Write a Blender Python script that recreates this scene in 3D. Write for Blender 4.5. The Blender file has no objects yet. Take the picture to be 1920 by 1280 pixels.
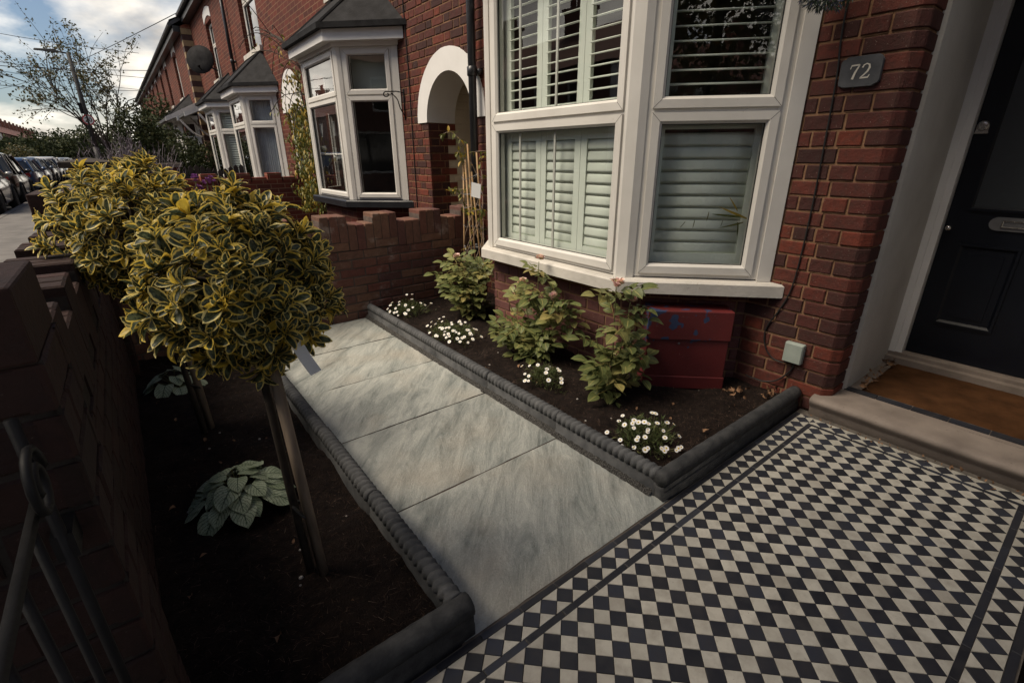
import bpy, math, random
import numpy as np
from mathutils import Vector, Matrix, noise

rng = random.Random(72)
SC = bpy.context.scene
COL = SC.collection

# ------------------------------------------------------------------ camera
CAM = Vector((-0.493, -0.755, 1.351))
YAW, PITCH, ROLL = 0.664153, -0.370709, -0.005385
_f = Vector((math.sin(YAW) * math.cos(PITCH), math.cos(YAW) * math.cos(PITCH), math.sin(PITCH)))
_r = Vector((math.cos(YAW), -math.sin(YAW), 0))
_u = _r.cross(_f)
R_ = _r * math.cos(ROLL) + _u * math.sin(ROLL)
U_ = _u * math.cos(ROLL) - _r * math.sin(ROLL)
cd = bpy.data.cameras.new('camera')
cd.sensor_width = 36
cd.lens = 36 * 894.67 / 1920
cd.clip_start = 0.02
cd.clip_end = 900
cam = bpy.data.objects.new('camera', cd)
COL.objects.link(cam)
cam.matrix_world = Matrix(((R_.x, U_.x, -_f.x, CAM.x), (R_.y, U_.y, -_f.y, CAM.y), (R_.z, U_.z, -_f.z, CAM.z), (0, 0, 0, 1)))
SC.camera = cam


def project(p):
    d = Vector(p) - CAM
    w = d.dot(_f)
    if w < 0.05:
        return (-1e4, -1e4, w)
    return (960 + 894.67 * d.dot(R_) / w, 640 - 894.67 * d.dot(U_) / w, w)


# ------------------------------------------------------------------ world, sun, exposure
SUN_AZ, SUN_EL = math.radians(-72), math.radians(55)     # azimuth from +Y towards +X
w = bpy.data.worlds.new('World')
SC.world = w
w.use_nodes = True
nt = w.node_tree
nt.nodes.clear()


def nn(nt, t, **kw):
    n = nt.nodes.new(t)
    for k, v in kw.items():
        setattr(n, k, v)
    return n


def lk(nt, a, b):
    nt.links.new(a, b)


out = nn(nt, 'ShaderNodeOutputWorld')
bg = nn(nt, 'ShaderNodeBackground')
bg.inputs[1].default_value = 0.075
sky = nn(nt, 'ShaderNodeTexSky', sky_type='NISHITA', sun_disc=False, sun_elevation=SUN_EL, sun_rotation=SUN_AZ % (2 * math.pi), altitude=60, air_density=1.0, dust_density=1.2, ozone_density=1.4)
tc = nn(nt, 'ShaderNodeTexCoord')
sep = nn(nt, 'ShaderNodeSeparateXYZ')
lk(nt, tc.outputs['Generated'], sep.inputs[0])
zad = nn(nt, 'ShaderNodeMath', operation='MAXIMUM')
lk(nt, sep.outputs[2], zad.inputs[0]); zad.inputs[1].default_value = 0.0
za2 = nn(nt, 'ShaderNodeMath', operation='ADD')
lk(nt, zad.outputs[0], za2.inputs[0]); za2.inputs[1].default_value = 0.16
cb = nn(nt, 'ShaderNodeCombineXYZ')
for i in (0, 1):
    dv = nn(nt, 'ShaderNodeMath', operation='DIVIDE')
    lk(nt, sep.outputs[i], dv.inputs[0]); lk(nt, za2.outputs[0], dv.inputs[1]); lk(nt, dv.outputs[0], cb.inputs[i])
mp = nn(nt, 'ShaderNodeMapping')
mp.inputs['Location'].default_value = (3.1, 1.7, 0)
mp.inputs['Scale'].default_value = (1.0, 0.62, 1)
lk(nt, cb.outputs[0], mp.inputs[0])
n1 = nn(nt, 'ShaderNodeTexNoise'); n1.inputs['Scale'].default_value = 0.85; n1.inputs['Detail'].default_value = 7; n1.inputs['Roughness'].default_value = 0.55
lk(nt, mp.outputs[0], n1.inputs['Vector'])
r1 = nn(nt, 'ShaderNodeValToRGB')
r1.color_ramp.elements[0].position = 0.47; r1.color_ramp.elements[1].position = 0.60
cv = nn(nt, 'ShaderNodeMapRange'); cv.inputs['From Min'].default_value = 0.0; cv.inputs['From Max'].default_value = 0.40; cv.inputs['To Min'].default_value = 0.17; cv.inputs['To Max'].default_value = -0.015
lk(nt, zad.outputs[0], cv.inputs[0])
cva = nn(nt, 'ShaderNodeMath', operation='ADD'); lk(nt, n1.outputs[0], cva.inputs[0]); lk(nt, cv.outputs[0], cva.inputs[1])
lk(nt, cva.outputs[0], r1.inputs[0])
n2 = nn(nt, 'ShaderNodeTexNoise'); n2.inputs['Scale'].default_value = 1.9; n2.inputs['Detail'].default_value = 6
lk(nt, mp.outputs[0], n2.inputs['Vector'])
r2 = nn(nt, 'ShaderNodeValToRGB')
r2.color_ramp.elements[0].position = 0.35; r2.color_ramp.elements[0].color = (5.2, 4.7, 4.2, 1)
r2.color_ramp.elements[1].position = 0.62; r2.color_ramp.elements[1].color = (18.0, 16.6, 14.4, 1)
lk(nt, n2.outputs[0], r2.inputs[0])
cm = nn(nt, 'ShaderNodeMix', data_type='RGBA')
fm = nn(nt, 'ShaderNodeMath', operation='MULTIPLY'); fm.inputs[1].default_value = 0.92
lk(nt, r1.outputs[0], fm.inputs[0])
lk(nt, fm.outputs[0], cm.inputs[0]); lk(nt, sky.outputs[0], cm.inputs[6]); lk(nt, r2.outputs[0], cm.inputs[7])
lk(nt, cm.outputs[2], bg.inputs[0]); lk(nt, bg.outputs[0], out.inputs[0])

sd = bpy.data.lights.new('sun', 'SUN')
sd.energy = 4.0
sd.angle = math.radians(36)
sd.color = (1.0, 0.87, 0.70)
sun = bpy.data.objects.new('sun', sd)
COL.objects.link(sun)
sdir = Vector((math.sin(SUN_AZ) * math.cos(SUN_EL), math.cos(SUN_AZ) * math.cos(SUN_EL), math.sin(SUN_EL)))
sun.rotation_euler = sdir.to_track_quat('Z', 'Y').to_euler()
sun.location = (-8, 8, 12)

SC.view_settings.view_transform = 'Standard'
SC.view_settings.look = 'None'
SC.view_settings.exposure = 0.38
SC.view_settings.gamma = 1
SC.view_settings.use_curve_mapping = False
SC.cycles.use_denoising = True
SC.cycles.max_bounces = 7
SC.cycles.transparent_max_bounces = 10
SC.cycles.diffuse_bounces = 3
SC.cycles.glossy_bounces = 3
SC.cycles.caustics_reflective = False
SC.cycles.caustics_refractive = False

# ------------------------------------------------------------------ helpers: meshes and objects
Z3 = Vector((0, 0, 1))


class MB:
    """collects faces; build() links them as one mesh object"""

    def __init__(s):
        s.V = []; s.F = []; s.M = []; s.m = 0

    def add(s, vs, fs):
        b = len(s.V)
        s.V += [tuple(v) for v in vs]
        s.F += [tuple(i + b for i in f) for f in fs]
        s.M += [s.m] * len(fs)
        return s

    def quad(s, a, b, c, d):
        return s.add((a, b, c, d), ((0, 1, 2, 3),))

    def box(s, x0, x1, y0, y1, z0, z1):
        v = [(x, y, z) for z in (z0, z1) for y in (y0, y1) for x in (x0, x1)]
        return s.add(v, ((0, 2, 3, 1), (4, 5, 7, 6), (0, 1, 5, 4), (2, 6, 7, 3), (0, 4, 6, 2), (1, 3, 7, 5)))

    def obox(s, O, u, n, u0, u1, n0, n1, z0, z1):
        O, u, n = Vector(O), Vector(u), Vector(n)
        v = [O + u * a + n * b + Z3 * c for c in (z0, z1) for b in (n0, n1) for a in (u0, u1)]
        return s.add(v, ((0, 2, 3, 1), (4, 5, 7, 6), (0, 1, 5, 4), (2, 6, 7, 3), (0, 4, 6, 2), (1, 3, 7, 5)))

    def frame(s, O, u, n, u0, u1, z0, z1, t, n0, n1, bev=0.0):
        """a rectangular frame with mitred corners and a bevelled inner lip"""
        O, u, n = Vector(O), Vector(u), Vector(n)
        def P(a, c, b):
            return O + u * a + Z3 * c + n * b
        loops = []
        for (i, d) in ((0, n0), (0, n1), (t - bev, n1), (t, n1 - bev), (t, n0)):
            loops.append([P(u0 + i, z0 + i, d), P(u1 - i, z0 + i, d), P(u1 - i, z1 - i, d), P(u0 + i, z1 - i, d)])
        v = [p for l in loops for p in l]
        f = []
        for k in range(4):
            for j in range(4):
                a, b = k * 4 + j, k * 4 + (j + 1) % 4
                f.append((a, b, b + 4, a + 4))
        return s.add(v, f)

    def prism(s, poly, z0, z1):
        n = len(poly)
        v = [(p[0], p[1], z0) for p in poly] + [(p[0], p[1], z1) for p in poly]
        f = [tuple(range(n - 1, -1, -1)), tuple(range(n, 2 * n))]
        f += [(i, (i + 1) % n, n + (i + 1) % n, n + i) for i in range(n)]
        return s.add(v, f)

    def tube(s, pts, rad, seg=6, cap=True):
        pts = [Vector(p) for p in pts]
        if not hasattr(rad, '__len__'):
            rad = [rad] * len(pts)
        vs = []; fs = []
        prev = None
        for i, p in enumerate(pts):
            t = (pts[min(i + 1, len(pts) - 1)] - pts[max(i - 1, 0)])
            t = t.normalized() if t.length > 1e-9 else Vector((0, 0, 1))
            if prev is None:
                a = t.cross(Z3)
                if a.length < 0.1:
                    a = t.cross(Vector((1, 0, 0)))
                a.normalize()
            else:
                a = (prev - t * prev.dot(t)).normalized()
            prev = a
            b = t.cross(a)
            for k in range(seg):
                q = 2 * math.pi * k / seg
                vs.append(p + (a * math.cos(q) + b * math.sin(q)) * rad[i])
        for i in range(len(pts) - 1):
            for k in range(seg):
                k2 = (k + 1) % seg
                fs.append((i * seg + k, i * seg + k2, (i + 1) * seg + k2, (i + 1) * seg + k))
        if cap:
            fs.append(tuple(range(seg - 1, -1, -1)))
            e = (len(pts) - 1) * seg
            fs.append(tuple(range(e, e + seg)))
        return s.add(vs, fs)

    def lathe(s, prof, O, seg=16, ax=Z3, a0=None):
        """profile of (radius, height) about axis ax at O"""
        O = Vector(O); ax = Vector(ax).normalized()
        a = ax.cross(Vector((1, 0, 0)))
        if a.length < 0.1:
            a = ax.cross(Vector((0, 1, 0)))
        a.normalize(); b = ax.cross(a)
        vs = []; fs = []
        for (r, h) in prof:
            for k in range(seg):
                q = 2 * math.pi * k / seg
                vs.append(O + ax * h + (a * math.cos(q) + b * math.sin(q)) * r)
        for i in range(len(prof) - 1):
            for k in range(seg):
                k2 = (k + 1) % seg
                fs.append((i * seg + k, i * seg + k2, (i + 1) * seg + k2, (i + 1) * seg + k))
        fs.append(tuple(range(seg - 1, -1, -1)))
        e = (len(prof) - 1) * seg
        fs.append(tuple(range(e, e + seg)))
        return s.add(vs, fs)

    def mesh(s, name, mats, smooth=False):
        me = bpy.data.meshes.new(name)
        me.from_pydata(s.V, [], s.F)
        if not isinstance(mats, (list, tuple)):
            mats = [mats]
        for m in mats:
            me.materials.append(m)
        if len(mats) > 1:
            me.polygons.foreach_set('material_index', s.M)
        if smooth:
            me.polygons.foreach_set('use_smooth', [True] * len(s.F))
        me.update()
        return me

    def build(s, name, mats, parent=None, smooth=False):
        return link(name, s.mesh(name, mats, smooth), parent)


def link(name, me, parent=None, mw=None):
    o = bpy.data.objects.new(name, me)
    COL.objects.link(o)
    if mw is not None:
        o.matrix_basis = mw
    if parent is not None:
        o.parent = parent
        o.matrix_parent_inverse = Matrix.Translation(-ROOT(parent))
    return o


_root = {}


def ROOT(o):
    return _root.get(o.name, Vector((0, 0, 0)))


def thing(name, label, cat, loc=(0, 0, 0), group=None):
    o = bpy.data.objects.new(name, None)
    COL.objects.link(o)
    o.location = loc
    o.empty_display_size = 0.1
    _root[o.name] = Vector(loc)
    return tag(o, label, cat, group)


def tag(o, label, cat, group=None):
    o['label'] = label; o['category'] = cat
    if group:
        o['group'] = group
    return o


def kind(o, k, label=None):
    o['kind'] = k
    if label:
        o['label'] = label
    return o


def frame_m(O, u, n):
    """matrix with columns (u, n, z)"""
    u, n = Vector(u), Vector(n)
    z = u.cross(n)
    return Matrix(((u.x, n.x, z.x, O[0]), (u.y, n.y, z.y, O[1]), (u.z, n.z, z.z, O[2]), (0, 0, 0, 1)))


# ------------------------------------------------------------------ materials
def new_mat(name):
    m = bpy.data.materials.new(name)
    m.use_nodes = True
    nt = m.node_tree
    b = nt.nodes['Principled BSDF']
    return m, nt, b


def ramp(nt, fac, stops):
    r = nn(nt, 'ShaderNodeValToRGB')
    e = r.color_ramp.elements
    while len(e) < len(stops):
        e.new(0.5)
    for i, (p, c) in enumerate(stops):
        e[i].position = p
        e[i].color = (*c, 1) if len(c) == 3 else c
    lk(nt, fac, r.inputs[0])
    return r.outputs[0]


def noise_tex(nt, vec, scale, detail=5, rough=0.55, out=0):
    n = nn(nt, 'ShaderNodeTexNoise')
    n.inputs['Scale'].default_value = scale; n.inputs['Detail'].default_value = detail; n.inputs['Roughness'].default_value = rough
    if vec is not None:
        lk(nt, vec, n.inputs['Vector'])
    return n.outputs[out]


def mixc(nt, fac, a, b, mode='MIX'):
    m = nn(nt, 'ShaderNodeMix', data_type='RGBA', blend_type=mode)
    for i, v in ((0, fac), (6, a), (7, b)):
        if hasattr(v, 'links'):
            lk(nt, v, m.inputs[i])
        elif i == 0:
            m.inputs[0].default_value = v
        else:
            m.inputs[i].default_value = (*v, 1)
    return m.outputs[2]


def math_(nt, op, a, b=None, clamp=False):
    m = nn(nt, 'ShaderNodeMath', operation=op, use_clamp=clamp)
    for i, v in ((0, a), (1, b)):
        if v is None:
            continue
        if hasattr(v, 'links'):
            lk(nt, v, m.inputs[i])
        else:
            m.inputs[i].default_value = v
    return m.outputs[0]


def world_pos(nt, mapping=None, rnd=0.0):
    v = nn(nt, 'ShaderNodeNewGeometry').outputs['Position']
    if rnd:
        oi = nn(nt, 'ShaderNodeObjectInfo')
        k = nn(nt, 'ShaderNodeVectorMath', operation='SCALE'); k.inputs[0].default_value = (rnd, rnd * 1.7, rnd * 0.6)
        lk(nt, oi.outputs['Random'], k.inputs['Scale'])
        a = nn(nt, 'ShaderNodeVectorMath', operation='ADD')
        lk(nt, v, a.inputs[0]); lk(nt, k.outputs[0], a.inputs[1])
        v = a.outputs[0]
    if mapping:
        m = nn(nt, 'ShaderNodeMapping')
        m.inputs['Rotation'].default_value = mapping[0]
        m.inputs['Scale'].default_value = mapping[1]
        lk(nt, v, m.inputs[0])
        v = m.outputs[0]
    return v


def add_bump(nt, b, h, strength, dist):
    bp = nn(nt, 'ShaderNodeBump')
    bp.inputs['Strength'].default_value = strength
    bp.inputs['Distance'].default_value = dist
    lk(nt, h, bp.inputs['Height'])
    lk(nt, bp.outputs[0], b.inputs['Normal'])


def pm(name, stops, scale=6, rough=0.7, bump=0.4, bscale=70, bdist=0.002, rand=0.0, spec=0.35, metal=0.0, mapping=None, coat=0.0, specks=None):
    m, nt, b = new_mat(name)
    v = world_pos(nt, mapping)
    f = noise_tex(nt, v, scale, 7)
    c = ramp(nt, f, stops)
    if specks:
        s = noise_tex(nt, v, specks[0], 3)
        c = mixc(nt, ramp(nt, s, ((specks[1], (0, 0, 0)), (specks[1] + 0.05, (1, 1, 1)))), c, specks[2])
    if rand:
        oi = nn(nt, 'ShaderNodeObjectInfo').outputs['Random']
        k = math_(nt, 'ADD', math_(nt, 'MULTIPLY', oi, rand * 2), 1 - rand)
        cc = nn(nt, 'ShaderNodeCombineColor')
        for i in range(3):
            lk(nt, k, cc.inputs[i])
        c = mixc(nt, 1.0, c, cc.outputs[0], 'MULTIPLY')
    lk(nt, c, b.inputs['Base Color'])
    f2 = noise_tex(nt, v, bscale, 4)
    rr = math_(nt, 'ADD', math_(nt, 'MULTIPLY', f2, 0.25), rough - 0.12, True)
    lk(nt, rr, b.inputs['Roughness'])
    b.inputs['Specular IOR Level'].default_value = spec
    b.inputs['Metallic'].default_value = metal
    b.inputs['Coat Weight'].default_value = coat
    if bump:
        add_bump(nt, b, f2, bump, bdist)
    return m


def brick_mat(name, cols, soot=(0.04, 0.025, 0.02), bloom=None, sootamt=0.5, specks=0.55):
    m, nt, b = new_mat(name)
    v = world_pos(nt)
    oi = nn(nt, 'ShaderNodeObjectInfo').outputs['Random']
    k = len(cols)
    c = ramp(nt, oi, [(i / (k - 1), cols[i]) for i in range(k)])
    f = noise_tex(nt, v, 28, 6, 0.65)
    c = mixc(nt, ramp(nt, f, ((0.42, (0, 0, 0)), (0.75, (sootamt,) * 3))), c, soot)
    g = noise_tex(nt, v, 3.2, 5)
    c = mixc(nt, ramp(nt, g, ((0.5, (0, 0, 0)), (0.8, (0.45,) * 3))), c, (cols[0][0] * 1.5, cols[0][1] * 1.5, cols[0][2] * 1.4))
    sp = noise_tex(nt, v, 160, 2)
    c = mixc(nt, ramp(nt, sp, ((0.70, (0, 0, 0)), (0.74, (specks,) * 3))), c, (0.42, 0.36, 0.30))
    if bloom:
        bl = noise_tex(nt, v, 4.5, 6, 0.7)
        c = mixc(nt, ramp(nt, bl, ((bloom[0], (0, 0, 0)), (bloom[0] + 0.18, (bloom[1],) * 3))), c, (0.48, 0.42, 0.38))
    lk(nt, c, b.inputs['Base Color'])
    b.inputs['Roughness'].default_value = 0.82
    b.inputs['Specular IOR Level'].default_value = 0.25
    h = math_(nt, 'ADD', noise_tex(nt, v, 95, 5), math_(nt, 'MULTIPLY', f, 0.8))
    add_bump(nt, b, h, 0.9, 0.003)
    return m


def brick_far(name, c1, c2, mortar, axis, bw=0.225, bh=0.0767):
    """brickwork beyond the distance at which single bricks are built"""
    m, nt, b = new_mat(name)
    g = nn(nt, 'ShaderNodeNewGeometry').outputs['Position']
    s = nn(nt, 'ShaderNodeSeparateXYZ'); lk(nt, g, s.inputs[0])
    cb = nn(nt, 'ShaderNodeCombineXYZ')
    lk(nt, s.outputs[axis], cb.inputs[0]); lk(nt, s.outputs[2], cb.inputs[1])
    t = nn(nt, 'ShaderNodeTexBrick')
    t.inputs['Scale'].default_value = 1
    t.inputs['Brick Width'].default_value = bw; t.inputs['Row Height'].default_value = bh
    t.inputs['Mortar Size'].default_value = 0.006; t.inputs['Mortar Smooth'].default_value = 0.3; t.inputs['Bias'].default_value = 0.1
    t.inputs['Color1'].default_value = (*c1, 1); t.inputs['Color2'].default_value = (*c2, 1); t.inputs['Mortar'].default_value = (*mortar, 1)
    lk(nt, cb.outputs[0], t.inputs['Vector'])
    f = noise_tex(nt, g, 1.1, 7, 0.6)
    c = mixc(nt, ramp(nt, f, ((0.4, (0, 0, 0)), (0.75, (0.4, 0.4, 0.4)))), t.outputs[0], (0.07, 0.03, 0.025))
    lk(nt, c, b.inputs['Base Color'])
    b.inputs['Roughness'].default_value = 0.85
    b.inputs['Specular IOR Level'].default_value = 0.2
    add_bump(nt, b, t.outputs[1], -0.6, 0.005)
    return m


def leaf_mat(name, fn, rough=0.4, trans=0.25, spec=0.4, bump=True):
    """fn(nt, u, v, r) -> colour socket; u, v leaf coordinates, r random per leaf"""
    m, nt, b = new_mat(name)
    uv = nn(nt, 'ShaderNodeUVMap').outputs[0]
    s = nn(nt, 'ShaderNodeSeparateXYZ'); lk(nt, uv, s.inputs[0])
    at = nn(nt, 'ShaderNodeAttribute', attribute_name='rnd').outputs['Fac']
    oi = nn(nt, 'ShaderNodeObjectInfo').outputs['Random']
    r = math_(nt, 'FRACT', math_(nt, 'ADD', at, oi))
    c = fn(nt, s.outputs[0], s.outputs[1], r, uv)
    lk(nt, c, b.inputs['Base Color'])
    b.inputs['Roughness'].default_value = rough
    b.inputs['Specular IOR Level'].default_value = spec
    tr = nn(nt, 'ShaderNodeBsdfTranslucent')
    lk(nt, c, tr.inputs[0])
    mx = nn(nt, 'ShaderNodeMixShader'); mx.inputs[0].default_value = trans
    o = nt.nodes['Material Output']
    lk(nt, b.outputs[0], mx.inputs[1]); lk(nt, tr.outputs[0], mx.inputs[2]); lk(nt, mx.outputs[0], o.inputs[0])
    return m


def ruv(nt, uv, r, sx, sy):
    """leaf uv scaled and shifted per leaf, for noise that differs from leaf to leaf"""
    mpn = nn(nt, 'ShaderNodeMapping'); mpn.inputs['Scale'].default_value = (sx, sy, 1)
    lk(nt, uv, mpn.inputs[0])
    cb = nn(nt, 'ShaderNodeCombineXYZ')
    lk(nt, math_(nt, 'MULTIPLY', r, 37.0), cb.inputs[0]); lk(nt, math_(nt, 'MULTIPLY', r, 91.0), cb.inputs[2])
    a = nn(nt, 'ShaderNodeVectorMath', operation='ADD')
    lk(nt, mpn.outputs[0], a.inputs[0]); lk(nt, cb.outputs[0], a.inputs[1])
    return a.outputs[0]


def f_euonymus(nt, u, v, r, uv):
    e = math_(nt, 'SUBTRACT', 1.0, math_(nt, 'ABSOLUTE', math_(nt, 'SUBTRACT', math_(nt, 'MULTIPLY', u, 2.0), 1.0)))
    tip = math_(nt, 'MULTIPLY', math_(nt, 'SUBTRACT', 1.0, v), 3.2)
    e = math_(nt, 'MINIMUM', e, tip)
    vec = ruv(nt, uv, r, 2.2, 3.0)
    nz = math_(nt, 'MULTIPLY', math_(nt, 'SUBTRACT', noise_tex(nt, vec, 2.2, 4, 0.6), 0.5), 0.55)
    e = math_(nt, 'ADD', e, nz)
    mask = ramp(nt, e, ((0.29, (1, 1, 1)), (0.37, (0, 0, 0))))
    g = noise_tex(nt, vec, 1.4, 4, 0.6)
    green = ramp(nt, g, ((0.36, (0.022, 0.034, 0.022)), (0.48, (0.045, 0.062, 0.036)), (0.56, (0.13, 0.15, 0.085)), (0.64, (0.032, 0.046, 0.027))))
    mid = math_(nt, 'LESS_THAN', math_(nt, 'ABSOLUTE', math_(nt, 'SUBTRACT', u, 0.5)), 0.018)
    green = mixc(nt, math_(nt, 'MULTIPLY', mid, 0.6), green, (0.16, 0.17, 0.07))
    margin = ramp(nt, r, ((0.0, (0.74, 0.57, 0.14)), (0.35, (0.82, 0.60, 0.09)), (0.7, (0.84, 0.73, 0.32)), (1.0, (0.78, 0.54, 0.05))))
    c = mixc(nt, mask, green, margin)
    yel = math_(nt, 'GREATER_THAN', r, 0.94)
    return mixc(nt, math_(nt, 'MULTIPLY', yel, 0.7), c, (0.78, 0.56, 0.07))


def f_green(stops, vein=None):
    def fn(nt, u, v, r, uv):
        c = ramp(nt, r, stops)
        vec = ruv(nt, uv, r, 2.0, 2.0)
        n_ = noise_tex(nt, vec, 2.5, 4)
        c = mixc(nt, ramp(nt, n_, ((0.45, (0, 0, 0)), (0.75, (0.45,) * 3))), c, tuple(x * 0.45 for x in stops[0][1]))
        mid = math_(nt, 'LESS_THAN', math_(nt, 'ABSOLUTE', math_(nt, 'SUBTRACT', u, 0.5)), 0.03)
        return mixc(nt, math_(nt, 'MULTIPLY', mid, 0.45), c, vein or tuple(min(1, x * 2.2) for x in stops[-1][1]))
    return fn


def f_brunnera(nt, u, v, r, uv):
    du = math_(nt, 'SUBTRACT', u, 0.5)
    au = math_(nt, 'ABSOLUTE', du)
    # side veins run forward from the midrib; a fine network lies between them
    vec = ruv(nt, uv, r, 1.0, 1.0)
    warp = math_(nt, 'MULTIPLY', math_(nt, 'SUBTRACT', noise_tex(nt, vec, 5, 3), 0.5), 0.10)
    s = math_(nt, 'ADD', math_(nt, 'SUBTRACT', v, math_(nt, 'MULTIPLY', au, 0.95)), warp)
    saw = math_(nt, 'ABSOLUTE', math_(nt, 'SUBTRACT', math_(nt, 'FRACT', math_(nt, 'MULTIPLY', s, 6.0)), 0.5))
    vein = ramp(nt, saw, ((0.0, (1, 1, 1)), (0.075, (0.55, 0.55, 0.55)), (0.12, (0, 0, 0))))
    vo = nn(nt, 'ShaderNodeTexVoronoi', feature='DISTANCE_TO_EDGE'); vo.inputs['Scale'].default_value = 13
    lk(nt, vec, vo.inputs['Vector'])
    net = ramp(nt, vo.outputs['Distance'], ((0.0, (0.75, 0.75, 0.75)), (0.07, (0, 0, 0))))
    mid = ramp(nt, au, ((0.0, (1, 1, 1)), (0.02, (1, 1, 1)), (0.03, (0, 0, 0))))
    k = mixc(nt, 1.0, mixc(nt, 1.0, vein, net, 'ADD'), mid, 'ADD')
    base = ramp(nt, noise_tex(nt, vec, 3, 3), ((0.3, (0.36, 0.44, 0.29)), (0.7, (0.50, 0.56, 0.40))))
    base = mixc(nt, ramp(nt, r, ((0.80, (0, 0, 0)), (0.9, (0.5,) * 3))), base, (0.16, 0.22, 0.11))
    kk = nn(nt, 'ShaderNodeSeparateColor'); lk(nt, k, kk.inputs[0])
    return mixc(nt, math_(nt, 'MINIMUM', kk.outputs[0], 0.9), base, (0.035, 0.06, 0.03))


M = {}
M['brick'] = brick_mat('house_brick', [(0.036, 0.016, 0.015), (0.085, 0.024, 0.019), (0.115, 0.030, 0.021), (0.068, 0.022, 0.018), (0.044, 0.019, 0.017), (0.165, 0.037, 0.021), (0.095, 0.027, 0.020)], sootamt=0.7)
M['brick_plinth'] = brick_mat('plinth_brick', [(0.095, 0.042, 0.040), (0.14, 0.055, 0.048), (0.115, 0.048, 0.044), (0.16, 0.060, 0.046)], sootamt=0.45)
M['brick_garden'] = brick_mat('garden_brick', [(0.105, 0.046, 0.036), (0.15, 0.062, 0.045), (0.135, 0.075, 0.052), (0.19, 0.098, 0.064), (0.095, 0.044, 0.040), (0.16, 0.055, 0.040)], bloom=(0.56, 0.5))
M['brick_front'] = brick_mat('front_wall_brick', [(0.022, 0.013, 0.011), (0.034, 0.016, 0.013), (0.027, 0.014, 0.012), (0.040, 0.018, 0.015)], soot=(0.012, 0.010, 0.009), specks=0.08)  # brick colour darkened to paint in the shade of this corner
M['mortar_shade'] = pm('shade_dark_mortar', ((0.3, (0.028, 0.024, 0.022)), (0.7, (0.055, 0.047, 0.042))), 20, 0.95, 0.8, 160, 0.003, spec=0.1)  # mortar darkened to go with it, shade put into the colour
M['mortar'] = pm('sandy_mortar', ((0.3, (0.16, 0.088, 0.050)), (0.7, (0.28, 0.165, 0.098))), 20, 0.95, 0.8, 160, 0.003, spec=0.1)
M['mortar_grey'] = pm('grey_mortar', ((0.3, (0.07, 0.055, 0.048)), (0.7, (0.14, 0.11, 0.095))), 20, 0.95, 0.8, 160, 0.003, spec=0.1)
M['brick_y'] = brick_far('street_brickwork', (0.14, 0.034, 0.022), (0.070, 0.022, 0.017), (0.19, 0.11, 0.068), 1)
M['brick_x'] = brick_far('side_brickwork', (0.24, 0.060, 0.036), (0.13, 0.038, 0.028), (0.30, 0.19, 0.12), 0)
M['brick_opp'] = brick_far('opposite_brickwork', (0.16, 0.06, 0.042), (0.11, 0.045, 0.035), (0.2, 0.15, 0.11), 1)
M['upvc'] = pm('white_window_plastic', ((0.35, (0.57, 0.55, 0.51)), (0.65, (0.65, 0.63, 0.59))), 3, 0.42, 0.05, 30, 0.001, spec=0.4, specks=(85, 0.735, (0.30, 0.26, 0.20)))
M['stone_paint'] = pm('painted_sill', ((0.3, (0.42, 0.40, 0.36)), (0.65, (0.57, 0.54, 0.49))), 5, 0.7, 0.5, 60, 0.003, specks=(55, 0.70, (0.28, 0.22, 0.16)))
M['plaster'] = pm('white_plaster', ((0.3, (0.47, 0.45, 0.41)), (0.7, (0.56, 0.54, 0.50))), 4, 0.8, 0.4, 40, 0.003)
M['cream'] = pm('cream_paint', ((0.3, (0.52, 0.45, 0.34)), (0.7, (0.62, 0.55, 0.43))), 4, 0.8, 0.4, 40, 0.003)
M['shutter'] = pm('shutter_paint', ((0.3, (0.72, 0.76, 0.68)), (0.7, (0.77, 0.80, 0.73))), 4, 0.5, 0.05, 30)
M['black_paint'] = pm('black_paint', ((0.3, (0.012, 0.013, 0.016)), (0.7, (0.022, 0.023, 0.027))), 8, 0.32, 0.15, 50, 0.001, spec=0.5)
M['door_paint'] = pm('door_paint', ((0.3, (0.004, 0.005, 0.009)), (0.7, (0.006, 0.008, 0.013))), 5, 0.35, 0.0, 8, 0.0008, spec=0.3)
M['iron'] = pm('iron', ((0.3, (0.006, 0.006, 0.007)), (0.7, (0.013, 0.013, 0.014))), 30, 0.6, 0.5, 120, 0.001, spec=0.2)
M['felt'] = pm('roof_felt', ((0.3, (0.009, 0.009, 0.010)), (0.7, (0.024, 0.024, 0.026))), 9, 0.8, 0.7, 90, 0.004, spec=0.15)
M['slate'] = pm('slate', ((0.3, (0.045, 0.047, 0.052)), (0.7, (0.085, 0.088, 0.095))), 12, 0.6, 0.5, 60, 0.003)
M['roof_red'] = pm('red_roof', ((0.3, (0.10, 0.045, 0.035)), (0.7, (0.17, 0.07, 0.05))), 4, 0.8, 0.6, 20, 0.02)
M['concrete_dark'] = pm('dark_edging', ((0.3, (0.050, 0.052, 0.055)), (0.7, (0.105, 0.106, 0.108))), 14, 0.85, 0.9, 150, 0.003, spec=0.25)
M['grit'] = pm('gritty_mortar', ((0.35, (0.008, 0.008, 0.008)), (0.5, (0.05, 0.048, 0.045)), (0.7, (0.13, 0.125, 0.12))), 180, 0.95, 1.0, 200, 0.006, spec=0.1)
M['kerb_dark'] = pm('roll_top_edging', ((0.3, (0.022, 0.023, 0.025)), (0.7, (0.060, 0.060, 0.060))), 22, 0.75, 0.9, 110, 0.003, spec=0.3)
M['soil'] = pm('soil', ((0.3, (0.006, 0.004, 0.0035)), (0.7, (0.020, 0.013, 0.010))), 30, 0.95, 1.0, 130, 0.012, spec=0.15)
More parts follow.
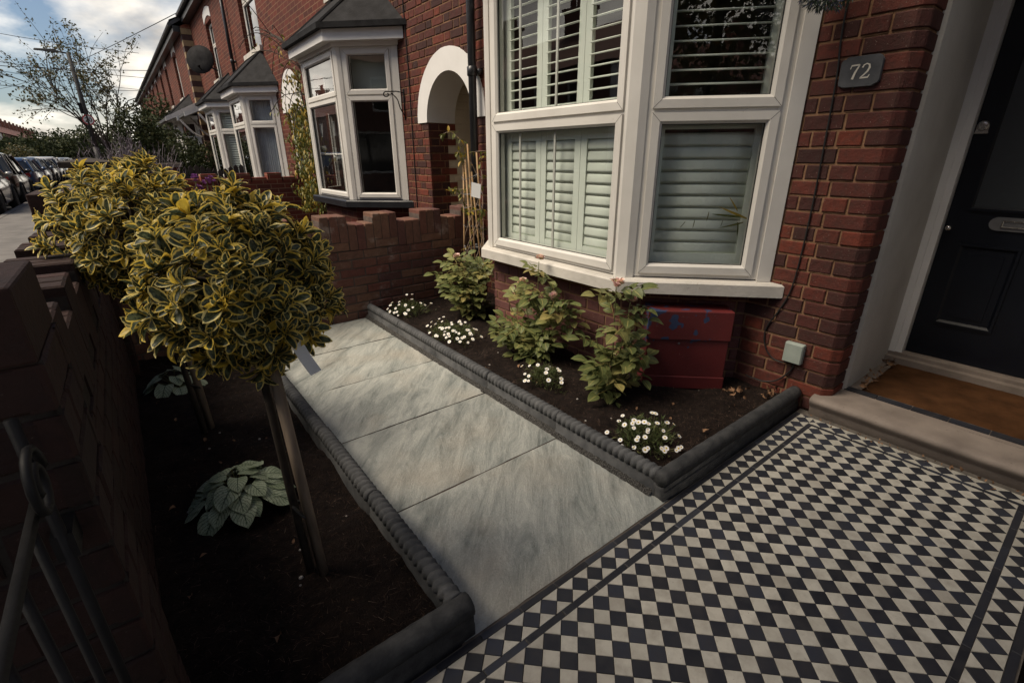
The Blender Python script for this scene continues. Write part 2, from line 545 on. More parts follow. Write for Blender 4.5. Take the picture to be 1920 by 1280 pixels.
M['mulch'] = pm('bark_chip', ((0.32, (0.008, 0.005, 0.004)), (0.5, (0.048, 0.027, 0.020)), (0.62, (0.095, 0.055, 0.040)), (0.72, (0.16, 0.10, 0.075))), 90, 0.9, 0.4, 200, 0.002, spec=0.2)
M['step'] = pm('step_stone', ((0.3, (0.14, 0.115, 0.098)), (0.7, (0.24, 0.20, 0.17))), 6, 0.8, 0.7, 120, 0.002, specks=(40, 0.70, (0.12, 0.10, 0.085)))
M['coir'] = pm('coir', ((0.3, (0.060, 0.028, 0.013)), (0.7, (0.12, 0.055, 0.024))), 9, 0.95, 1.0, 320, 0.012, spec=0.05)
M['chrome'] = pm('chrome', ((0.3, (0.55, 0.54, 0.52)), (0.7, (0.62, 0.61, 0.59))), 10, 0.22, 0.05, 60, metal=1.0)
M['steel'] = pm('dull_metal', ((0.3, (0.14, 0.14, 0.145)), (0.7, (0.22, 0.22, 0.22))), 10, 0.45, 0.1, 60, metal=0.6)
M['lamp_grey'] = pm('lamp_grey', ((0.3, (0.035, 0.034, 0.034)), (0.7, (0.055, 0.054, 0.052))), 10, 0.7, 0.1, 60)
M['socket'] = pm('grey_green_box', ((0.3, (0.25, 0.29, 0.26)), (0.7, (0.33, 0.37, 0.33))), 12, 0.55, 0.3, 90, specks=(120, 0.70, (0.12, 0.12, 0.11)))
M['cable'] = pm('cable', ((0.3, (0.012, 0.012, 0.012)), (0.7, (0.02, 0.02, 0.02))), 10, 0.5, 0)
M['asphalt'] = pm('asphalt', ((0.3, (0.035, 0.035, 0.037)), (0.7, (0.060, 0.060, 0.060))), 3, 0.9, 0.6, 120, 0.004)
M['pavement'] = pm('pavement', ((0.3, (0.10, 0.095, 0.09)), (0.7, (0.17, 0.16, 0.15))), 3, 0.9, 0.5, 90, 0.004)
M['wood'] = pm('stake_wood', ((0.3, (0.13, 0.10, 0.075)), (0.7, (0.27, 0.21, 0.16))), 9, 0.8, 0.6, 40, 0.002, mapping=((0, 0, 0), (4, 4, 0.6)))
M['bark'] = pm('bark', ((0.3, (0.022, 0.017, 0.014)), (0.7, (0.060, 0.047, 0.037))), 15, 0.9, 0.8, 60, 0.004)
M['bamboo'] = pm('bamboo', ((0.3, (0.28, 0.17, 0.08)), (0.7, (0.42, 0.27, 0.14))), 12, 0.6, 0.3, 60)
M['stem'] = pm('green_stem', ((0.3, (0.07, 0.09, 0.03)), (0.7, (0.14, 0.12, 0.05))), 20, 0.6, 0.2, 90)
M['twig'] = pm('dead_twig', ((0.3, (0.16, 0.11, 0.08)), (0.7, (0.30, 0.22, 0.17))), 20, 0.8, 0.2, 90)
M['paper'] = pm('tag_paper', ((0.3, (0.74, 0.74, 0.75)), (0.7, (0.80, 0.80, 0.81))), 4, 0.6, 0)
M['fence'] = pm('dark_fence', ((0.3, (0.030, 0.026, 0.024)), (0.7, (0.06, 0.052, 0.046))), 14, 0.85, 0.6, 60)
M['room'] = pm('dark_room', ((0.3, (0.05, 0.048, 0.045)), (0.7, (0.08, 0.075, 0.07))), 2, 0.9, 0)
M['blind'] = pm('roller_blind', ((0.3, (0.36, 0.38, 0.34)), (0.7, (0.42, 0.44, 0.40))), 2, 0.9, 0.1, 200)
M['curtain'] = pm('net_curtain', ((0.3, (0.48, 0.50, 0.54)), (0.7, (0.58, 0.60, 0.64))), 3, 0.9, 0.1, 200)
M['white_flat'] = pm('white_paint', ((0.3, (0.66, 0.65, 0.63)), (0.7, (0.74, 0.73, 0.71))), 4, 0.6, 0.1, 50)
M['quoin_y'] = pm('yellow_quoin', ((0.3, (0.26, 0.19, 0.11)), (0.7, (0.36, 0.27, 0.16))), 12, 0.85, 0.4, 60)
M['quoin_d'] = pm('dark_quoin', ((0.3, (0.05, 0.03, 0.028)), (0.7, (0.08, 0.045, 0.04))), 12, 0.85, 0.4, 60)
M['petal_w'] = pm('daisy_petal', ((0.3, (0.72, 0.71, 0.68)), (0.7, (0.80, 0.79, 0.77))), 30, 0.6, 0)
M['petal_y'] = pm('daisy_eye', ((0.3, (0.50, 0.33, 0.03)), (0.7, (0.60, 0.42, 0.05))), 30, 0.7, 0)
M['rose'] = pm('faded_rose', ((0.35, (0.72, 0.40, 0.40)), (0.5, (0.80, 0.58, 0.50)), (0.65, (0.78, 0.64, 0.36))), 60, 0.7, 0.2, 100, rand=0.25)
M['purple'] = pm('purple_petal', ((0.35, (0.18, 0.05, 0.22)), (0.65, (0.42, 0.18, 0.44))), 60, 0.7, 0.2, 100, rand=0.25)
M['lilac'] = pm('pale_lilac_stem', ((0.3, (0.13, 0.11, 0.125)), (0.7, (0.27, 0.235, 0.265))), 15, 0.8, 0)
M['dry'] = pm('dry_leaf', ((0.3, (0.13, 0.065, 0.032)), (0.7, (0.27, 0.155, 0.085))), 40, 0.8, 0.3, 90, rand=0.3)
M['pebble'] = pm('pebble', ((0.3, (0.25, 0.23, 0.21)), (0.7, (0.42, 0.39, 0.36))), 40, 0.8, 0.3, 90)
M['tyre'] = pm('tyre', ((0.3, (0.012, 0.012, 0.012)), (0.7, (0.02, 0.02, 0.02))), 20, 0.85, 0.2, 60)
M['lamp_red'] = pm('tail_lamp', ((0.3, (0.18, 0.012, 0.010)), (0.7, (0.22, 0.015, 0.012))), 5, 0.25, 0)
M['engrave'] = pm('engraved_letters', ((0.3, (0.60, 0.56, 0.48)), (0.7, (0.68, 0.64, 0.56))), 40, 0.7, 0)
M['sign_red'] = pm('sign_red', ((0.3, (0.42, 0.03, 0.03)), (0.7, (0.45, 0.035, 0.035))), 5, 0.5, 0)
M['plate_y'] = pm('number_plate', ((0.3, (0.55, 0.42, 0.05)), (0.7, (0.58, 0.45, 0.06))), 5, 0.5, 0)
M['basket'] = leaf_mat('basket_leaf', f_green(((0.0, (0.016, 0.030, 0.014)), (0.6, (0.03, 0.05, 0.022)), (0.8, (0.05, 0.06, 0.10)), (1.0, (0.09, 0.09, 0.17)))))
def f_chip(nt, u, v, r, uv):
    return ramp(nt, r, ((0.0, (0.004, 0.003, 0.0025)), (0.45, (0.018, 0.011, 0.008)), (0.75, (0.055, 0.032, 0.023)), (0.93, (0.12, 0.075, 0.055)), (1.0, (0.24, 0.17, 0.13))))


M['chip'] = leaf_mat('bark_chips', f_chip, 0.9, 0.0, 0.2)
M['euonymus'] = leaf_mat('variegated_leaf', f_euonymus, 0.40, 0.38, 0.4)
M['brunnera'] = leaf_mat('silver_leaf', f_brunnera, 0.55, 0.15, 0.3)
M['rose_leaf'] = leaf_mat('rose_leaf', f_green(((0.0, (0.10, 0.125, 0.042)), (0.5, (0.165, 0.185, 0.062)), (0.85, (0.23, 0.235, 0.085)), (1.0, (0.32, 0.26, 0.09)))), 0.5, 0.25)
M['daisy_leaf'] = leaf_mat('daisy_leaf', f_green(((0.0, (0.05, 0.075, 0.022)), (0.6, (0.085, 0.11, 0.035)), (1.0, (0.14, 0.14, 0.05)))), 0.6, 0.2)
M['vine_leaf'] = leaf_mat('vine_leaf', f_green(((0.0, (0.06, 0.085, 0.02)), (0.55, (0.12, 0.135, 0.03)), (0.8, (0.26, 0.20, 0.03)), (1.0, (0.42, 0.27, 0.03)))), 0.5, 0.3)
M['tree_leaf'] = leaf_mat('tree_leaf', f_green(((0.0, (0.035, 0.045, 0.015)), (0.7, (0.07, 0.075, 0.022)), (1.0, (0.16, 0.10, 0.03)))), 0.5, 0.25)
M['dark_leaf'] = leaf_mat('evergreen_leaf', f_green(((0.0, (0.016, 0.024, 0.010)), (0.7, (0.034, 0.046, 0.018)), (1.0, (0.06, 0.06, 0.022)))), 0.75, 0.15, 0.15)


def slab_mat():
    m, nt, b = new_mat('riven_sandstone')
    v = world_pos(nt, None, 13.0)
    mp0 = nn(nt, 'ShaderNodeMapping'); mp0.inputs['Rotation'].default_value = (0, 0, math.radians(-47))
    mp1 = nn(nt, 'ShaderNodeMapping'); mp1.inputs['Scale'].default_value = (1.5, 6.0, 1)
    lk(nt, v, mp0.inputs[0]); lk(nt, mp0.outputs[0], mp1.inputs[0])
    stn = nn(nt, 'ShaderNodeTexNoise'); stn.inputs['Scale'].default_value = 2.0; stn.inputs['Detail'].default_value = 11; stn.inputs['Roughness'].default_value = 0.74; stn.inputs['Distortion'].default_value = 0.5
    lk(nt, mp1.outputs[0], stn.inputs['Vector'])
    st = stn.outputs[0]
    c = ramp(nt, st, ((0.33, (0.125, 0.138, 0.130)), (0.43, (0.228, 0.242, 0.225)), (0.54, (0.315, 0.325, 0.300)), (0.66, (0.40, 0.405, 0.37))))
    pa = noise_tex(nt, v, 2.3, 5)
    c = mixc(nt, ramp(nt, pa, ((0.5, (0, 0, 0)), (0.74, (0.5,) * 3))), c, (0.33, 0.285, 0.225))
    vn = nn(nt, 'ShaderNodeTexNoise'); vn.inputs['Scale'].default_value = 3.5; vn.inputs['Detail'].default_value = 5; vn.inputs['Distortion'].default_value = 1.2
    lk(nt, mp1.outputs[0], vn.inputs['Vector'])
    ve = math_(nt, 'ABSOLUTE', math_(nt, 'SUBTRACT', vn.outputs[0], 0.5))
    c = mixc(nt, ramp(nt, ve, ((0.0, (0.35,) * 3), (0.012, (0, 0, 0)))), c, (0.46, 0.45, 0.41))
    pit = noise_tex(nt, v, 42, 3)
    c = mixc(nt, ramp(nt, pit, ((0.73, (0, 0, 0)), (0.76, (0.6,) * 3))), c, (0.09, 0.085, 0.075))
    k_ = math_(nt, 'ADD', math_(nt, 'MULTIPLY', nn(nt, 'ShaderNodeObjectInfo').outputs['Random'], 0.22), 0.90)
    cc = nn(nt, 'ShaderNodeCombineColor')
    for i in range(3):
        lk(nt, k_, cc.inputs[i])
    c = mixc(nt, 1.0, c, cc.outputs[0], 'MULTIPLY')
    gr = noise_tex(nt, v, 130, 6, 0.7)
    c = mixc(nt, 0.30, c, ramp(nt, gr, ((0.35, (0.62, 0.62, 0.62)), (0.65, (1.3, 1.3, 1.3)))), 'MULTIPLY')
    lk(nt, c, b.inputs['Base Color'])
    fine = noise_tex(nt, v, 70, 5)
    lk(nt, math_(nt, 'ADD', math_(nt, 'MULTIPLY', st, 0.35), 0.40), b.inputs['Roughness'])
    b.inputs['Specular IOR Level'].default_value = 0.4
    h = math_(nt, 'ADD', math_(nt, 'MULTIPLY', st, 2.0), math_(nt, 'MULTIPLY', fine, 0.25))
    add_bump(nt, b, h, 0.85, 0.007)
    return m


def tile_mat(name, cols, rough, dirt):
    m, nt, b = new_mat(name)
    v = world_pos(nt)
    at = nn(nt, 'ShaderNodeAttribute', attribute_name='rnd').outputs['Fac']
    oi = nn(nt, 'ShaderNodeObjectInfo').outputs['Random']
    r = math_(nt, 'FRACT', math_(nt, 'ADD', at, oi))
    c = ramp(nt, r, cols)
    f = noise_tex(nt, v, 18, 6, 0.65)
    c = mixc(nt, ramp(nt, f, ((0.42, (0, 0, 0)), (0.72, (0.75,) * 3))), c, dirt)
    g = noise_tex(nt, v, 2.0, 4)
    c = mixc(nt, ramp(nt, g, ((0.5, (0, 0, 0)), (0.8, (0.35,) * 3))), c, dirt)
    s = noise_tex(nt, v, 130, 2)
    c = mixc(nt, ramp(nt, s, ((0.71, (0, 0, 0)), (0.75, (0.6,) * 3))), c, (0.10, 0.085, 0.07))
    lk(nt, c, b.inputs['Base Color'])
    lk(nt, math_(nt, 'ADD', math_(nt, 'MULTIPLY', f, 0.3), rough - 0.15), b.inputs['Roughness'])
    b.inputs['Specular IOR Level'].default_value = 0.35
    add_bump(nt, b, noise_tex(nt, v, 60, 4), 0.12, 0.001)
    return m


M['slab'] = slab_mat()
M['tile_w'] = tile_mat('cream_tile', ((0, (0.36, 0.345, 0.30)), (0.3, (0.46, 0.44, 0.385)), (0.6, (0.42, 0.405, 0.36)), (0.85, (0.48, 0.455, 0.395)), (1, (0.33, 0.31, 0.27))), 0.55, (0.25, 0.23, 0.195))
M['tile_b'] = tile_mat('black_tile', ((0, (0.014, 0.015, 0.020)), (0.7, (0.018, 0.020, 0.028)), (1, (0.030, 0.034, 0.048))), 0.5, (0.032, 0.031, 0.034))
M['grout'] = pm('grout', ((0.3, (0.07, 0.062, 0.054)), (0.7, (0.12, 0.105, 0.09))), 30, 0.95, 0.4, 120, 0.002)


def glass_mat(name, tint=(0.92, 0.95, 0.94), boost=1.0):
    m, nt, b = new_mat(name)
    nt.nodes.remove(b)
    t = nn(nt, 'ShaderNodeBsdfTransparent'); t.inputs[0].default_value = (*tint, 1)
    g = nn(nt, 'ShaderNodeBsdfGlossy'); g.inputs['Roughness'].default_value = 0.01
    v = world_pos(nt)
    bp = nn(nt, 'ShaderNodeBump'); bp.inputs['Strength'].default_value = 0.04; bp.inputs['Distance'].default_value = 0.02
    lk(nt, noise_tex(nt, v, 2.2, 2), bp.inputs['Height']); lk(nt, bp.outputs[0], g.inputs['Normal'])
    ge = nn(nt, 'ShaderNodeNewGeometry')
    dt = nn(nt, 'ShaderNodeVectorMath', operation='DOT_PRODUCT')
    lk(nt, ge.outputs['Incoming'], dt.inputs[0]); lk(nt, ge.outputs['Normal'], dt.inputs[1])
    c_ = math_(nt, 'SUBTRACT', 1.0, math_(nt, 'ABSOLUTE', dt.outputs['Value']), True)
    fr = math_(nt, 'ADD', math_(nt, 'MULTIPLY', math_(nt, 'POWER', c_, 5.0), 0.957), 0.043)
    k = math_(nt, 'MULTIPLY', fr, 2.6 * boost, True)      # two faces of each of two panes
    mx = nn(nt, 'ShaderNodeMixShader')
    lk(nt, k, mx.inputs[0]); lk(nt, t.outputs[0], mx.inputs[1]); lk(nt, g.outputs[0], mx.inputs[2])
    lk(nt, mx.outputs[0], nt.nodes['Material Output'].inputs[0])
    return m


M['glass'] = glass_mat('window_glass')
m_, nt_, b_ = new_mat('door_glass'); b_.inputs['Base Color'].default_value = (0.030, 0.035, 0.040, 1); b_.inputs['Roughness'].default_value = 0.35
add_bump(nt_, b_, noise_tex(nt_, world_pos(nt_), 14, 4), 0.25, 0.01); M['door_glass'] = m_


def worn_red():
    m, nt, b = new_mat('worn_red_paint')
    v = world_pos(nt)
    f = noise_tex(nt, v, 5, 5)
    c = ramp(nt, f, ((0.35, (0.085, 0.013, 0.014)), (0.65, (0.125, 0.018, 0.018))))
    s = nn(nt, 'ShaderNodeSeparateXYZ'); lk(nt, v, s.inputs[0])
    z = s.outputs[2]
    a = math_(nt, 'MULTIPLY', math_(nt, 'SUBTRACT', 1.95, s.outputs[0]), 0.5)       # more flaked away towards one side
    band = math_(nt, 'MULTIPLY', ramp(nt, math_(nt, 'ABSOLUTE', math_(nt, 'SUBTRACT', z, 0.335)), ((0.0, (1, 1, 1)), (0.03, (0, 0, 0)))), 0.10)
    up = math_(nt, 'MULTIPLY', math_(nt, 'SUBTRACT', z, 0.36), 0.9)
    n_ = noise_tex(nt, v, 19, 1.5, 0.5)
    q = math_(nt, 'ADD', math_(nt, 'ADD', n_, a), math_(nt, 'ADD', band, math_(nt, 'MINIMUM', up, 0.07)))
    mask = ramp(nt, q, ((0.675, (0, 0, 0)), (0.682, (1, 1, 1))))
    c = mixc(nt, mask, c, (0.030, 0.045, 0.10))
    ch = ramp(nt, noise_tex(nt, v, 130, 2), ((0.72, (0, 0, 0)), (0.76, (0.6,) * 3)))
    c = mixc(nt, ch, c, (0.32, 0.30, 0.30))
    lk(nt, c, b.inputs['Base Color'])
    b.inputs['Roughness'].default_value = 0.5
    h = math_(nt, 'SUBTRACT', math_(nt, 'MULTIPLY', noise_tex(nt, v, 60, 4), 0.3), math_(nt, 'MULTIPLY', q, 0.0))
    add_bump(nt, b, h, 0.3, 0.002)
    return m


M['worn_red'] = worn_red()


def car_paint(name, c):
    m, nt, b = new_mat(name)
    b.inputs['Base Color'].default_value = (*c, 1); b.inputs['Roughness'].default_value = 0.3
    b.inputs['Metallic'].default_value = 0.3; b.inputs['Coat Weight'].default_value = 0.8; b.inputs['Coat Roughness'].default_value = 0.05
    f = noise_tex(nt, world_pos(nt), 400, 2)
    lk(nt, ramp(nt, f, ((0.4, tuple(x * 0.9 for x in c)), (0.6, tuple(min(1, x * 1.1) for x in c)))), b.inputs['Base Color'])
    return m


m_, nt_, b_ = new_mat('car_glass'); b_.inputs['Base Color'].default_value = (0.010, 0.012, 0.014, 1); b_.inputs['Roughness'].default_value = 0.05; b_.inputs['Specular IOR Level'].default_value = 0.8
M['car_glass'] = m_

# ------------------------------------------------------------------ numpy leaf instancing
def leaf_tpl(L, W, nx=4, ny=5, fold=0.25, curl=0.25, shape='ellipse', wave=0.0, seed=0):
    """leaf along +Y from the origin, face up +Z; returns verts, quads, uvs"""
    r = random.Random(seed)
    V = []; UV = []
    ph = r.uniform(0, 6)
    for j in range(ny + 1):
        t = j / ny
        if shape == 'ellipse':
            w_ = math.sin(math.pi * min(1, (0.03 + 0.97 * t)) ** 0.85) ** 0.75 * (1 if t < 0.999 else 0)
            if j == 0:
                w_ = 0.10
        elif shape == 'heart':
            w_ = (math.sin(math.pi * (0.16 + 0.84 * t) ** 0.75)) ** 0.7 * (1.0 if t < 0.999 else 0.0)
        elif shape == 'obovate':
            w_ = math.sin(math.pi * (0.02 + 0.98 * t) ** 1.15) ** 0.7 * (1 if t < 0.999 else 0)
            if j == 0:
                w_ = 0.12
        else:   # blade
            w_ = (1 - t) ** 0.5 * (0.4 + 0.6 * min(1, t * 3))
        for i in range(nx + 1):
            a = i / nx * 2 - 1
            x = a * w_ * W / 2
            y = t * L
            if shape == 'heart':
                y -= abs(a) * L * 0.16 * max(0, 1 - t * 3.0)
            z = abs(a) * w_ * W * fold * 0.5 - curl * L * t * t + wave * L * math.sin(t * 7 + a * 2 + ph) * abs(a)
            V.append((x, y, z)); UV.append((i / nx, t))
    F = []
    n = nx + 1
    for j in range(ny):
        for i in range(nx):
            F.append((j * n + i, j * n + i + 1, (j + 1) * n + i + 1, (j + 1) * n + i))
    return np.array(V), np.array(F), np.array(UV)


def merge_tpl(tpls):
    V = []; F = []; UV = []; b = 0
    for v, f, uv in tpls:
        V.append(v); F.append(f + b); UV.append(uv); b += len(v)
    return np.concatenate(V), np.concatenate(F), np.concatenate(UV)


def xf_tpl(t, m):
    v, f, uv = t
    A = np.array(m)
    return v @ A[:3, :3].T + A[:3, 3], f, uv


def tpl_mesh(name, V, F, UV, mat, rnd=None, smooth=True):
    me = bpy.data.meshes.new(name)
    nv, nf = len(V), len(F)
    k = F.shape[1]
    me.vertices.add(nv); me.vertices.foreach_set('co', V.astype(np.float32).ravel())
    me.loops.add(nf * k); me.loops.foreach_set('vertex_index', F.astype(np.int32).ravel())
    me.polygons.add(nf); me.polygons.foreach_set('loop_start', np.arange(0, nf * k, k, dtype=np.int32))
    try:
        me.polygons.foreach_set('loop_total', np.full(nf, k, dtype=np.int32))
    except Exception:
        pass
    if smooth:
        me.polygons.foreach_set('use_smooth', np.ones(nf, dtype=bool))
    me.update(calc_edges=True)
    ul = me.uv_layers.new(name='UVMap')
    ul.data.foreach_set('uv', UV[F.ravel()].astype(np.float32).ravel())
    if rnd is not None:
        at = me.attributes.new('rnd', 'FLOAT', 'POINT')
        at.data.foreach_set('value', rnd.astype(np.float32))
    me.materials.append(mat)
    me.validate()
    return me


def joined(name, tpls, insts, mat, parent=None, smooth=True):
    """insts: list of (template index, 4x4 matrix) joined into one mesh"""
    groups = {}
    for k, m in insts:
        groups.setdefault(k, []).append(m)
    Vs = []; Fs = []; UVs = []; Rs = []; b = 0
    for k, ms in groups.items():
        v, f, uv = tpls[k]
        A = np.array([np.array(m) for m in ms])
        P = np.einsum('nij,vj->nvi', A[:, :3, :3], v) + A[:, None, :3, 3]
        n = len(ms)
        Vs.append(P.reshape(-1, 3))
        Fs.append((f[None] + (np.arange(n) * len(v))[:, None, None]).reshape(-1, f.shape[1]) + b)
        UVs.append(np.tile(uv, (n, 1)))
        rr = np.array([rng.random() for _ in range(n)])
        Rs.append(np.repeat(rr, len(v)))
        b += n * len(v)
    me = tpl_mesh(name, np.concatenate(Vs), np.concatenate(Fs), np.concatenate(UVs), mat, np.concatenate(Rs), smooth)
    return link(name, me, parent)


def dir_m(p, d, nrm, s=1.0):
    """leaf matrix: +Y along d, +Z towards nrm"""
    y = Vector(d).normalized()
    z = Vector(nrm); z = z - y * z.dot(y)
    if z.length < 1e-4:
        z = y.orthogonal()
    z.normalize()
    x = y.cross(z)
    return Matrix(((x.x * s, y.x * s, z.x * s, p[0]), (x.y * s, y.y * s, z.y * s, p[1]), (x.z * s, y.z * s, z.z * s, p[2]), (0, 0, 0, 1)))


def rvec(r=rng):
    while True:
        v = Vector((r.uniform(-1, 1), r.uniform(-1, 1), r.uniform(-1, 1)))
        if 0.05 < v.length < 1:
            return v.normalized()


# ------------------------------------------------------------------ brickwork
def brick_tpl(L, H, seed, dep=0.03, ch=0.004):
    """one brick face with worn, uneven arrises; local x along the wall, y outwards, z up"""
    r = random.Random(seed)
    nx, nz = (4, 2)
    V = []; F = []
    # rings: back, front edge (chamfer foot), face grid
    def P(a, c, y, jit):
        return (a * L / 2 + r.uniform(-jit, jit), y + r.uniform(-jit, jit) * 0.4, c * H / 2 + r.uniform(-jit, jit))
    border = [(i / nx * 2 - 1, -1) for i in range(nx)] + [(1, j / nz * 2 - 1) for j in range(nz)] + [(1 - i / nx * 2, 1) for i in range(nx)] + [(-1, 1 - j / nz * 2) for j in range(nz)]
    n = len(border)
    V += [P(a, c, -dep, 0) for a, c in border]
    V += [P(a, c, -ch, 0.0012) for a, c in border]
    V += [P(a * (1 - 2 * ch / L), c * (1 - 2 * ch / H), 0, 0.0010) for a, c in border]
    for k in range(2):
        for i in range(n):
            F.append((k * n + i, k * n + (i + 1) % n, (k + 1) * n + (i + 1) % n, (k + 1) * n + i))
    b = 2 * n
    mid = len(V)
    for i in range(1, nx):
        V.append((i / nx * L - L / 2, r.uniform(-0.0012, 0.0012), r.uniform(-0.004, 0.004)))
    # face quads over a 4 x 2 grid
    def bi(i, j):
        if j == 0:
            return b + i if i < nx else b + nx
        if j == nz:
            return b + nx + nz + (nx - i)
        if i == 0:
            return b + 2 * nx + nz + (nz - j)
        if i == nx:
            return b + nx + j
        return mid + i - 1
    for j in range(nz):
        for i in range(nx):
            q = [bi(i, j), bi(i + 1, j), bi(i + 1, j + 1), bi(i, j + 1)]
            F.append(tuple(q))
    return V, F


_bm = {}


def brick_mesh(Lk, H, mat, var):
    key = (Lk, H, mat.name, var)
    if key not in _bm:
        me = bpy.data.meshes.new('brick')
        v, f = brick_tpl(Lk, H, hash((Lk, H, var)) & 0xffff)
        # wind faces outwards
        me.from_pydata(v, [], [tuple(reversed(q)) for q in f])
        me.materials.append(mat); me.update()
        _bm[key] = me
    return _bm[key]


PITCH_Z, JOINT = 0.0767, 0.011


def brickwork(parent, O, n, W, z0, z1, mat, mortar, bond='flemish', holes=None, pitch=PITCH_Z, stagger=0.0, start=0, mdep=0.006, limit=None, phase=0.0):
    """single bricks on a wall face: O the lower left corner seen from outside, n outward normal; holes(zmid) -> [(u0, u1), ...]"""
    n = Vector(n).normalized()
    u = n.cross(Z3).normalized()
    O = Vector(O)
    H = pitch - JOINT
    S, Hd = 0.225 - JOINT, 0.1125 - JOINT
    mo = MB()
    k = start
    z = z0
    count = 0
    while z < z1 - 0.01:
        zm = z + pitch / 2
        cuts = sorted(holes(zm)) if holes else []
        free = [(0.0, W)]
        for a, b in cuts:
            nf = []
            for c, d in free:
                if b <= c or a >= d:
                    nf.append((c, d)); continue
                if a > c:
                    nf.append((c, a))
                if b < d:
                    nf.append((b, d))
            free = nf
        ztop = min(z + pitch, z1)
        for c, d in free:
            if d - c > 0.004:
                mo.quad(O + u * c - n * mdep + Z3 * (z - 0), O + u * d - n * mdep + Z3 * (z - 0), O + u * d - n * mdep + Z3 * ztop, O + u * c - n * mdep + Z3 * ztop)
        # lay the course
        if bond == 'single':
            x = -JOINT / 2; seq = ['W', 'W']
        elif bond == 'flemish':
            x = (-0.3375 * (k % 2) * 0.5 - 0.3375) + phase
            seq = ['S', 'H']
        else:
            x = -0.1125 * (k % 2) - 0.225 + phase
            seq = ['S', 'S']
        i = 0
        while x < W:
            L = {'S': S, 'H': Hd, 'W': W}[seq[i % 2]]
            a, b = x + JOINT / 2, x + JOINT / 2 + L
            for c, d in free:
                aa, bb = max(a, c), min(b, d)
                if bb - aa > 0.022:
                    hz = min(H, z1 - z - 0.002)
                    if hz < 0.02:
                        continue
                    base = S if (bb - aa) > 0.15 else Hd
                    me = brick_mesh(base, H, mat, rng.randrange(4))
                    mw = frame_m(O + u * ((aa + bb) / 2) + n * rng.uniform(-0.0015, 0.002) + Z3 * (z + JOINT / 2 + hz / 2 + rng.uniform(-0.001, 0.001)), u, n)
                    mw = mw @ Matrix.Rotation(rng.uniform(-0.006, 0.006), 4, 'Y') @ Matrix.Diagonal(((bb - aa) / base, 1, hz / H, 1))
                    link('brick', me, parent, mw)
                    count += 1
            x += L + JOINT
            i += 1
        z += pitch
        k += 1
    mo.build('mortar', mortar, parent)
    return count


# ------------------------------------------------------------------ the setting: ground, pavement, road
D = 0.072
ground = MB()
ground.box(-0.93, 60, -40, 160, -1.2, -0.06)
kind(ground.build('ground', M['soil']), 'structure')
g = MB()
g.quad((-3.0, -40, -0.055), (-0.90, -40, -0.055), (-0.90, 170, -0.055), (-3.0, 170, -0.055))
pav = kind(g.build('pavement', M['pavement']), 'structure')
kb = MB()
for i in range(60):
    y = -6 + i * 0.915
    kb.box(-3.14, -3.004, y, y + 0.905, -0.30, -0.048)
kb = kind(kb.build('kerb', M['pavement']), 'structure')
g = MB()
g.quad((-9.6, -40, -0.17), (-3.1, -40, -0.17), (-3.1, 170, -0.17), (-9.6, 170, -0.17))
kind(g.build('road', M['asphalt']), 'structure')
g = MB()
g.quad((-90, -60, -0.19), (-9.6, -60, -0.19), (-9.6, 220, -0.19), (-90, 220, -0.19))
kind(g.build('far_pavement', M['pavement']), 'structure')
g = MB()
g.quad((-400, -300, -1.3), (400, -300, -1.3), (400, 600, -1.3), (-400, 600, -1.3))
kind(g.build('terrain', M['soil']), 'structure')

# ------------------------------------------------------------------ tiled entrance path
XF = 2.29                                   # street face of the houses
TP_X0, TP_X1 = -0.66, 2.125                 # tiled field, from the gate to the step
V1 = -11.0 * D                              # far edge of the field
BW = 0.022                                  # dark strip
tile_path = MB()
tile_path.box(-0.93, XF, V1 - BW * 2 - D - 0.006, BW * 2 + D + 0.006, -0.2, -0.004)
tile_path = kind(tile_path.build('tiled_path', M['grout']), 'structure')


def clip_poly(poly, x0, x1, y0, y1):
    for ax, val, sgn in ((0, x0, 1), (0, x1, -1), (1, y0, 1), (1, y1, -1)):
        out_ = []
        for i in range(len(poly)):
            a, b = poly[i], poly[(i + 1) % len(poly)]
            ia, ib = (a[ax] - val) * sgn >= -1e-9, (b[ax] - val) * sgn >= -1e-9
            if ia:
                out_.append(a)
            if ia != ib:
                t = (val - a[ax]) / (b[ax] - a[ax])
                out_.append((a[0] + (b[0] - a[0]) * t, a[1] + (b[1] - a[1]) * t))
        poly = out_
        if not poly:
            return []
    return poly


def area(p):
    return 0.5 * sum(p[i][0] * p[(i + 1) % len(p)][1] - p[(i + 1) % len(p)][0] * p[i][1] for i in range(len(p)))


tiles = []                                  # (colour, polygon)


def lattice(x0, x1, y0, y1, ox, oy, white_corner):
    """diagonal chequer: diamonds of diagonal D centred on a lattice; clipped to the rectangle"""
    i0, i1 = int((x0 - ox) / D) - 2, int((x1 - ox) / D) + 2
    j0, j1 = int((y0 - oy) / D) - 2, int((y1 - oy) / D) + 2
    h = D / 2 - 0.0011
    for i in range(i0, i1 + 1):
        for j in range(j0, j1 + 1):
            for half in (0, 1):
                # diamonds centred at (i+.5, j) are white, at (i, j+.5) are black
                cx = ox + (i + (0.5 if not half else 0.0)) * D
                cy = oy + (j + (0.0 if not half else 0.5)) * D
                p = clip_poly([(cx - h, cy), (cx, cy - h), (cx + h, cy), (cx, cy + h)], x0, x1, y0, y1)
                if len(p) >= 3 and area(p) > 0.00004:
                    tiles.append(('w' if not half else 'b', p))


